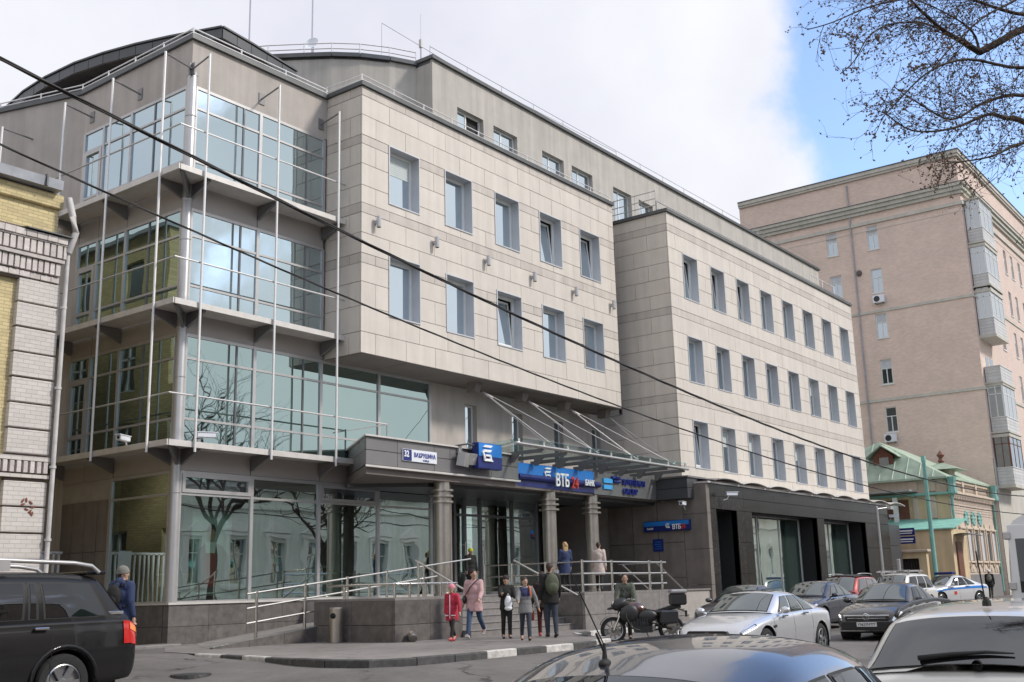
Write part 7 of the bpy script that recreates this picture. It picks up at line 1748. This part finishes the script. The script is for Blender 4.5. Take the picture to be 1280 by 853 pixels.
def caps(mb, a, ra, b, rb, n=10):
    a, b = Vector(a), Vector(b); d = b-a; L = d.length
    if L < 1e-5: mb.ell(a, (ra, ra, ra), n, 8); return
    d.normalize(); u = d.orthogonal().normalized(); v = d.cross(u); vs = []; fs = []; rings = []
    for i in range(4): t = math.pi/2*(i/4-1)+.12*(i == 0); rings.append((a+d*ra*math.sin(t), ra*math.cos(t)))
    rings.append((a, ra)); rings.append((b, rb))
    for i in range(1, 5): t = math.pi/2*i/4-.12*(i == 4); rings.append((b+d*rb*math.sin(t), rb*math.cos(t)))
    for c, r in rings:
        for k in range(n): t = 2*math.pi*k/n; vs.append(c+u*r*math.cos(t)+v*r*math.sin(t))
    for i in range(len(rings)-1):
        for k in range(n): fs.append((i*n+k, i*n+(k+1) % n, (i+1)*n+(k+1) % n, (i+1)*n+k))
    fs += [tuple(range(n-1, -1, -1)), tuple(range((len(rings)-1)*n, len(rings)*n))]
    mb.add(vs, fs)
def fused(mb, vox, m, name, sm=2):
    """one continuous skin over all the pieces"""
    me = mb.mesh('tmp', m); o = bpy.data.objects.new('tmp', me); COL.objects.link(o)
    r = o.modifiers.new('r', 'REMESH'); r.mode = 'VOXEL'; r.voxel_size = vox; r.use_smooth_shade = True
    if sm: q = o.modifiers.new('s', 'SMOOTH'); q.iterations = sm; q.factor = .5
    dg = bpy.context.evaluated_depsgraph_get(); dg.update(); e = o.evaluated_get(dg)
    me2 = bpy.data.meshes.new_from_object(e, depsgraph=dg); me2.name = name
    bpy.data.objects.remove(o); bpy.data.meshes.remove(me)
    if not me2.materials: me2.materials.append(m)
    me2.polygons.foreach_set('use_smooth', [True]*len(me2.polygons)); return me2
def rotY(v, a, c=(0, 0, 0)):
    v = Vector(v)-Vector(c); return Matrix.Rotation(a, 3, 'Y') @ v + Vector(c)
def person(label, loc, heading, h, top, legs, shoes, hair, pose, coat_len=.10, hair_style='short', hat=None, bulk=1., skirt=False, name='person', hood=None, detail=True):
    k = h/1.75; kid = h < 1.5; hs = 1.0/k*(.86 if kid else 1.0) if kid else 1.0
    t_ = thing(name, label, 'person', loc, heading)
    lean = R(pose.get('lean', 0)); hipc = Vector((0, 0, .92))
    def U(v): return rotY(v, lean, hipc)
    J = {}
    for s_, y in (('l', 1), ('r', -1)):
        hp, kn = [R(a) for a in pose.get('leg_'+s_, (0, 4))]
        H_ = hipc+Vector((0, .085*y, 0)); K_ = H_+rotY((0, 0, -.43), -hp); A_ = K_+rotY((0, 0, -.42), -hp+kn)
        ft = -hp+kn; J['h'+s_], J['k'+s_], J['a'+s_] = H_, K_, A_; J['f'+s_] = A_+rotY((.15, 0, -.045), ft*.75); J['e'+s_] = A_+rotY((-.05, 0, -.045), ft*.75)
        sp, ab, el = [R(a) for a in pose.get('arm_'+s_, (5, 8, 12))]
        S_ = Vector((0, .175*y, 1.42)); up_ = Matrix.Rotation(-ab*y*-1, 3, 'X') @ rotY((0, 0, -.29), -sp); E_ = S_+up_
        fo = Matrix.Rotation(ab*y*.6, 3, 'X') @ rotY((0, 0, -.25), -sp-el); W_ = E_+fo
        J['s'+s_], J['b'+s_], J['w'+s_] = U(S_), U(E_), U(W_); J['hd'+s_] = U(W_+fo.normalized()*.09)
    zmin = min(min(J['f'+s_].z, J['e'+s_].z) for s_ in 'lr')-.035
    ht = R(pose.get('turn', 0)); hn = R(pose.get('nod', 0))
    def HD(v):   # head frame
        v = Matrix.Rotation(ht, 3, 'Z') @ (Matrix.Rotation(hn, 3, 'Y') @ (Vector(v)*hs)); return U(Vector((.015, 0, 1.51)))+v
    b = MB()
    b.ell(HD((.012, 0, .125)), (.098*hs, .078*hs, .112*hs), 16, 12, (0, hn+lean, ht)); caps(b, HD((.03, 0, .06)), .062*hs, HD((.052, 0, .035)), .045*hs)
    caps(b, HD((.098, 0, .125)), .011, HD((.118, 0, .092)), .014)
    for y in (-1, 1): b.ell(HD((.0, .077*y, .105)), (.018, .012, .03), 8, 6)
    caps(b, U((0, 0, 1.42)), .062, HD((0, 0, .05)), .052)
    caps(b, U((0, -.12, 1.38)), .085, U((0, .12, 1.38)), .085); caps(b, U((.0, -.06, 1.22)), .115, U((0, .06, 1.22)), .115); caps(b, U((0, -.05, 1.05)), .105, U((0, .05, 1.05)), .105); caps(b, (0, -.07, .93), .11, (0, .07, .93), .11)
    b.ell(U((0, 0, 1.15)), (.10, .15, .30), 12, 8)
    for s_, y in (('l', 1), ('r', -1)):
        caps(b, J['s'+s_], .058, J['b'+s_], .043); caps(b, J['b'+s_], .041, J['w'+s_], .028)
        d = (J['hd'+s_]-J['w'+s_]).normalized(); side = Vector((1, 0, 0))-d*d.x; side = side.normalized() if side.length > .1 else Vector((0, 1, 0)); nrm = d.cross(side).normalized()
        caps(b, J['w'+s_], .026, J['w'+s_]+d*.085, .03)
        for fi, (off, ln) in enumerate(((-.027, .060), (-.009, .075), (.009, .080), (.027, .070))):
            p0 = J['w'+s_]+d*.085+side*off; p1 = p0+d*ln*.55+nrm*.008*-y; p2 = p1+d*ln*.4+nrm*.022*-y; caps(b, p0, .0105, p1, .0095, 6); caps(b, p1, .0095, p2, .008, 6)
        p0 = J['w'+s_]+d*.03+side*.028; p1 = p0+d*.035+side*.03; caps(b, p0, .012, p1, .0105, 6); caps(b, p1, .0105, p1+d*.035+side*.006, .009, 6)
        caps(b, J['h'+s_], .085, J['k'+s_], .055); caps(b, J['k'+s_], .056, J['a'+s_], .038); caps(b, J['a'+s_], .038, J['f'+s_], .034); caps(b, J['a'+s_], .036, J['e'+s_], .036)
    def fin(mb): mb.v = [((x*k), (y*k), (z-zmin)*k) for x, y, z in mb.v]; return mb
    def put(nm, mb, m, vox=.016, sm=2):
        me = fused(fin(mb), vox, m, nm, sm); o = bpy.data.objects.new(nm, me); COL.objects.link(o); o.parent = t_; return o
    def put0(nm, mb, m): return part(nm, fin(mb), m, t_, smooth=True, world=False, auto=60)
    put('body', b, M['skin'], .0125, 1)
    # coat or jacket
    c = MB(); B = bulk
    caps(c, U((0, -.115, 1.385)), .095*B, U((0, .115, 1.385)), .095*B); c.ell(U((0, 0, 1.24)), (.135*B, .185*B, .22), 14, 10); c.ell(U((0, 0, 1.03)), (.135*B, .178*B, .18), 14, 8)
    caps(c, U((0, -.03, 1.45)), .075, U((0, .03, 1.45)), .075)
    zb = .92-coat_len; fl = 1+coat_len*.55
    o0 = len(c.v); c.lathe([(0, 1.08), (.13*B, 1.06), (.152*B, .98), (.158*B*(1+(fl-1)*.5), (.98+zb)/2), (.158*B*fl, zb), (.10, zb-.01), (0, zb-.01)], n=18)
    c.v[o0:] = [(x*.86, y*1.16, z) for x, y, z in c.v[o0:]]
    for s_ in 'lr':
        caps(c, J['s'+s_], .076*B, J['b'+s_], .063*B); d = (J['w'+s_]-J['b'+s_]); caps(c, J['b'+s_], .062*B, J['b'+s_]+d*.93, .048*B)
    jo = put('coat' if coat_len > .2 else 'jacket', c, top, .017, 2)
    # trousers / leggings, shoes
    q = MB()
    caps(q, (0, -.06, .95), .12, (0, .06, .95), .12)
    for s_ in 'lr':
        lw = pose.get('lw', 1.); d = J['a'+s_]-J['k'+s_]
        caps(q, J['h'+s_], .098*lw, J['k'+s_], .070*lw); caps(q, J['k'+s_], .070*lw, J['k'+s_]+d*.95, .056*lw)
    put('trousers', q, legs, .017, 2)
    for s_ in 'lr':
        q = MB(); f, e, a = J['f'+s_], J['e'+s_], J['a'+s_]; caps(q, e+Vector((0, 0, .005)), .043, f+Vector((-.04, 0, .0)), .044); caps(q, f+Vector((-.05, 0, -.002)), .043, f+Vector((.012, 0, -.006)), .033); caps(q, e+Vector((.01, 0, .02)), .042, a+Vector((0, 0, .03)), .046)
        put('shoe', q, shoes, .014, 1)
    # hair, eyes, mouth
    q = MB()
    if hair_style == 'short':
        q.ell(HD((-.006, 0, .145)), (.108*hs, .088*hs, .105*hs), 16, 10, (0, hn+lean-.25, ht), -.15, 1.)
        caps(q, HD((-.06, 0, .10)), .055*hs, HD((-.065, 0, .05)), .03*hs)
    else:
        q.ell(HD((-.01, 0, .142)), (.112*hs, .092*hs, .108*hs), 16, 10, (0, hn+lean-.3, ht), -.2, 1.)
        ln = {'long': -.16, 'bun': .05, 'mid': -.03}[hair_style]
        for y in (-.065, -.035, 0, .035, .065): caps(q, HD((-.05, y, .12)), .045*hs, HD((-.06-.02*(abs(y) < .05), y*1.05, ln+.02*abs(y)*10)), .026*hs)
        if hair_style == 'bun': q.ell(HD((-.115, 0, .13)), (.05, .055, .05), 10, 8)
    put('hair', q, hair, .013, 1)
    if detail:
        for y in (-1, 1): q = MB(); q.ell(HD((.098, .031*y, .128)), (.008, .013, .008), 8, 6); put0('eye', q, M['eye'])
        q = MB(); q.ell(HD((.098, 0, .058)), (.008, .022, .007), 8, 6); put0('mouth', q, M['lip'])
    if hat:
        q = MB(); q.ell(HD((-.004, 0, .150)), (.116*hs, .098*hs, .112*hs), 18, 10, (0, hn+lean-.12, ht), .02, 1.); q.lathe([(.114*hs, -.03), (.118*hs, .0), (.114*hs, .03)], n=18)
        q.v[-54:] = [tuple(HD((-.004, 0, .150)) + (Matrix.Rotation(ht, 3, 'Z') @ (Matrix.Rotation(hn+lean-.12, 3, 'Y') @ Vector((p[0]*1.0, p[1]*.86, p[2]+.0))))) for p in q.v[-54:]]
        put0('hat', q, hat)
    if hood:
        q = MB(); caps(q, U((-.09, -.07, 1.47)), .06, U((-.09, .07, 1.47)), .06); caps(q, U((-.13, 0, 1.42)), .06, U((-.06, 0, 1.50)), .07); put('hood', q, hood, .017)
    return t_, J, U, fin, put, put0
def extra(t_, nm, mb, m, fin, smooth=True): return part(nm, fin(mb), m, t_, smooth=smooth, world=False, auto=50)
def own(nm, label, cat, mb, m, fin, src, more=()):
    """something carried: a thing of its own, laid out in the carrier's frame"""
    fin(mb); mt = Matrix.Translation(src.location) @ Matrix.Rotation(src.rotation_euler.z, 4, 'Z'); place(mb, mt)
    o = solo(nm, mb, m, label, cat, smooth=True, auto=50); return o
def backpack(src, U, fin, m, label, w=.16, hgt=.24):
    b = MB(); b.ell(U((-.22, 0, 1.24)), (.10, w, hgt), 16, 10); b.ell(U((-.29, 0, 1.16)), (.055, w*.75, hgt*.5), 12, 8); b.tube([U((-.18, 0, 1.47)), U((-.16, 0, 1.52)), U((-.14, 0, 1.46))], .012, 5)
    o = own('backpack', label, 'backpack', b, m, fin, src)
    s = MB()
    for y in (-.105, .105): s.tube([U((-.16, y, 1.40)), U((-.06, y, 1.50)), U((.08, y, 1.45)), U((.15, y, 1.28)), U((.06, y*1.6, 1.10)), U((-.15, y*1.4, 1.06))], .018, 6)
    fin(s); place(s, Matrix.Translation(src.location) @ Matrix.Rotation(src.rotation_euler.z, 4, 'Z')); part('strap', s, M['black_cloth'], o, smooth=True)
    return o
random.seed(5)
M['red_coat'] = cloth('red_coat', (.42, .022, .050)); M['pink_coat'] = cloth('dusty_pink_coat', (.50, .32, .32)); M['green_pack'] = cloth('olive_pack', (.085, .095, .06)); M['grey_navy'] = cloth('grey_jacket', (.20, .20, .20)); M['navy'] = cloth('navy_jacket', (.03, .035, .10))
M['dark_brown'] = cloth('dark_brown_jacket', (.035, .022, .02)); M['cream_coat'] = cloth('cream_coat', (.55, .45, .40)); M['olive_coat'] = cloth('grey_green_jacket', (.10, .11, .085)); M['blue_coat'] = cloth('dark_blue_jacket', (.025, .04, .10)); M['pinkhat'] = cloth('pink_hat', (.60, .22, .28)); M['greyhat'] = cloth('grey_knit_hat', (.17, .165, .145)); M['yellow'] = cloth('neon_yellow', (.62, .62, .03)); M['orange'] = cloth('orange_strap', (.65, .16, .04)); M['brown_leg'] = cloth('dark_red_trousers', (.10, .025, .025)); M['redbag'] = mat('red_bag', (.34, .06, .03), .5, var=.15); M['whitebag'] = mat('white_bag', (.72, .73, .76), .6, var=.08)
PW = R(205)   # walking left and towards the viewer
# girl in red
g_ = person('small girl in a red coat, pink hat and red boots beside the woman', (21.0, 17.85, 0), R(195), 1.36, M['red_coat'], M['black_cloth'], M['redboot'], M['hair_br'], dict(leg_l=(22, 8), leg_r=(-16, 22), arm_l=(12, 22, 8), arm_r=(-10, 10, 15), turn=10, lw=.85), .26, 'short', M['pinkhat'], 1.05)
s = MB()
s.tube([g_[2]((.16, 0, 1.45)), g_[2]((.165, 0, 1.2)), g_[2]((.165, 0, 1.0)), Vector((.175, 0, .72))], .012, 5); s.box(.10, .19, -.16, -.06, .80, .83); s.box(.10, .19, .06, .16, .80, .83); extra(g_[0], 'coat_trim', s, M['whitebag'], g_[3])
# woman in pink coat
w_ = person('woman in a dusty pink coat and blue jeans striding along with a black shoulder bag', (22.35, 18.25, 0), R(200), 1.75, M['pink_coat'], M['jean'], M['whiteshoe'], M['hair_dk'], dict(leg_l=(-24, 26), leg_r=(22, 6), arm_l=(16, 10, 40), arm_r=(-4, 14, 18), turn=38), .22, 'bun', None, 1.12)
s = MB(); s.ell(w_[2]((.10, -.23, 1.0)), (.10, .05, .10), 12, 8); own('shoulder_bag', 'small black shoulder bag hanging at the hip of the woman in pink', 'bag', s, M['leather'], w_[3], w_[0])
s = MB(); s.tube([w_[2]((.10, -.22, 1.08)), w_[2]((.17, -.05, 1.30)), w_[2]((.10, .13, 1.50)), w_[2]((-.10, .12, 1.45)), w_[2]((-.17, -.1, 1.2)), w_[2]((.02, -.24, 1.06))], .012, 5); extra(w_[0], 'bag_strap', s, M['leather'], w_[3])
# boy behind with white bag
b1_ = person('boy in dark clothes and cap half hidden behind the other boy', (22.36, 17.22, 0), R(226), 1.52, M['black_cloth'], M['black_cloth'], M['leather'], M['hair_br'], dict(leg_l=(6, 6), leg_r=(-6, 10), arm_l=(18, 12, 70), arm_r=(35, 4, 65), turn=-10), .14, 'short', M['dark_brown'], 1.02)
s = MB(); s.ell((.28, .02, .98), (.05, .11, .20), 12, 8); s.ell((.28, .02, .83), (.055, .115, .07), 12, 6); s.tube([(.27, -.04, 1.14), (.27, .02, 1.24), (.27, .08, 1.14)], .008, 5); own('white_bag', 'white bag with a dark band held in front by the boy in the cap', 'bag', s, M['whitebag'], b1_[3], b1_[0])
# boy in grey and navy
b2_ = person('boy in a navy and grey two-tone jacket and jeans walking past the steps', (21.45, 15.95, 0), R(222), 1.47, M['grey_navy'], M['jean_dk'], M['leather'], M['hair_br'], dict(leg_l=(16, 6), leg_r=(-14, 20), arm_l=(-8, 26, 14), arm_r=(24, 10, 50), turn=14), .16, 'short', None, 1.06)
c = MB(); caps(c, b2_[2]((0, -.115, 1.39)), .103, b2_[2]((0, .115, 1.39)), .103); c.ell(b2_[2]((0, 0, 1.27)), (.150, .200, .17), 14, 10); b2_[4]('jacket_yoke', c, M['navy'])
s = MB(); s.tube([b2_[2]((-.1, .12, 1.49)), b2_[2]((.06, .13, 1.49)), b2_[2]((.14, .14, 1.38)), b2_[2]((.15, .15, 1.22))], .022, 6); extra(b2_[0], 'pack_strap', s, M['orange'], b2_[3])
# man with the rucksack and the figure behind him
m_ = person('man in a black jacket seen from behind with an olive rucksack', (23.0, 16.3, 0), R(48), 1.80, M['black_cloth'], M['jean_dk'], M['leather'], M['hair_br'], dict(leg_l=(8, 8), leg_r=(-6, 6), arm_l=(-4, 10, 20), arm_r=(10, 10, 25), turn=-30), .14, 'short', None, 1.12)
backpack(m_[0], m_[2], m_[3], M['green_pack'], 'olive rucksack on the back of the man in black', .17, .26)
p2_ = person('person in dark red trousers mostly hidden behind the man with the rucksack', (23.55, 16.95, 0), R(40), 1.62, M['dark_brown'], M['brown_leg'], M['redboot'], M['hair_br'], dict(leg_l=(12, 6), leg_r=(-14, 20), arm_l=(4, 14, 10), arm_r=(4, 10, 10)), .16, 'mid', None, 1.0)
s = MB(); d = p2_[1]['hdl']; s.cbox(d.x-.09, d.x+.13, d.y-.05, d.y+.06, d.z-.38, d.z-.10, .03); s.tube([(d.x-.06, d.y, d.z-.1), (d.x-.03, d.y, d.z+.02), (d.x+.06, d.y, d.z+.02), (d.x+.09, d.y, d.z-.1)], .01, 5); own('handbag', 'red handbag carried beside the man with the rucksack', 'bag', s, M['redbag'], p2_[3], p2_[0])
# people on the platform
f1_ = person('blonde woman in a dark coat standing on the platform behind the railing', (30.4, 20.9, 1.06), R(60), 1.62, M['blue_coat'], M['black_cloth'], M['leather'], M['hair_bl'], dict(leg_l=(4, 4), leg_r=(-4, 6), arm_l=(8, 8, 20), arm_r=(4, 10, 14)), .30, 'long', None, 1.0)
s = MB(); d = f1_[1]['hdl']; s.cbox(d.x-.08, d.x+.10, d.y-.03, d.y+.05, d.z-.36, d.z-.06, .03); s.tube([(d.x-.05, d.y, d.z-.06), (d.x, d.y, d.z+.03), (d.x+.06, d.y, d.z-.06)], .008, 5); own('pale_bag', 'pale shopping bag hanging from the hand of the blonde woman', 'bag', s, M['whitebag'], f1_[3], f1_[0])
person('person in a cream coat and dark scarf walking on the platform to the right', (32.9, 21.2, 1.06), R(28), 1.68, M['cream_coat'], M['black_cloth'], M['leather'], M['hair_br'], dict(leg_l=(10, 6), leg_r=(-10, 16), arm_l=(8, 8, 20), arm_r=(-8, 8, 14)), .34, 'short', None, 1.06)
person('figure in dark clothes with neon yellow hood standing at the glass doors', (29.6, 24.3, 1.06), R(250), 1.55, M['black_cloth'], M['black_cloth'], M['leather'], M['hair_dk'], dict(leg_l=(2, 3), leg_r=(-2, 3)), .24, 'short', M['yellow'], 1.06, hood=M['yellow'])
# rider bending over the motorcycle
person('rider in a grey-green jacket bending over the parked motorcycle', (24.75, 15.2, -.15), R(215), 1.70, M['olive_coat'], M['black_cloth'], M['leather'], M['hair_br'], dict(leg_l=(18, 14), leg_r=(4, 10), lean=24, arm_l=(40, 14, 20), arm_r=(36, 14, 25), nod=12), .08, 'short', None, 1.16)
# man with knitted hat beyond the off-roader
h_ = person('man in a grey knitted hat and dark blue jacket beyond the black off-roader', (11.85, 17.9, -.03), R(20), 1.80, M['blue_coat'], M['jean_dk'], M['leather'], M['hair_br'], dict(leg_l=(12, 6), leg_r=(-12, 18), arm_l=(10, 10, 30), arm_r=(-8, 10, 20), turn=-25), .14, 'short', M['greyhat'], 1.12, hood=M['blue_coat'])
backpack(h_[0], h_[2], h_[3], M['black_cloth'], 'black rucksack on the man in the knitted hat', .14, .2)
# far pedestrians
q_ = person('distant walker in black with a grey rucksack and white cap on the far pavement', (69.0, 17.4, 0), R(10), 1.66, M['black_cloth'], M['black_cloth'], M['leather'], M['hair_br'], dict(leg_l=(14, 6), leg_r=(-14, 18)), .2, 'short', M['whitebag'], 1.15, detail=False)
backpack(q_[0], q_[2], q_[3], M['greyhat'], 'grey rucksack on the distant walker in black', .15, .22)
person('distant walker in a red coat on the far pavement beside the van', (73.5, 16.6, 0), R(10), 1.70, M['red_coat'], M['jean_dk'], M['leather'], M['hair_br'], dict(leg_l=(-12, 16), leg_r=(14, 6)), .3, 'mid', None, 1.08, detail=False)
person('distant walker in dark clothes close to the one in red', (74.6, 16.1, 0), R(10), 1.72, M['black_cloth'], M['jean_dk'], M['leather'], M['hair_br'], dict(leg_l=(10, 6), leg_r=(-12, 16)), .16, 'short', None, 1.08, detail=False)
print('objects', len(SC.objects))
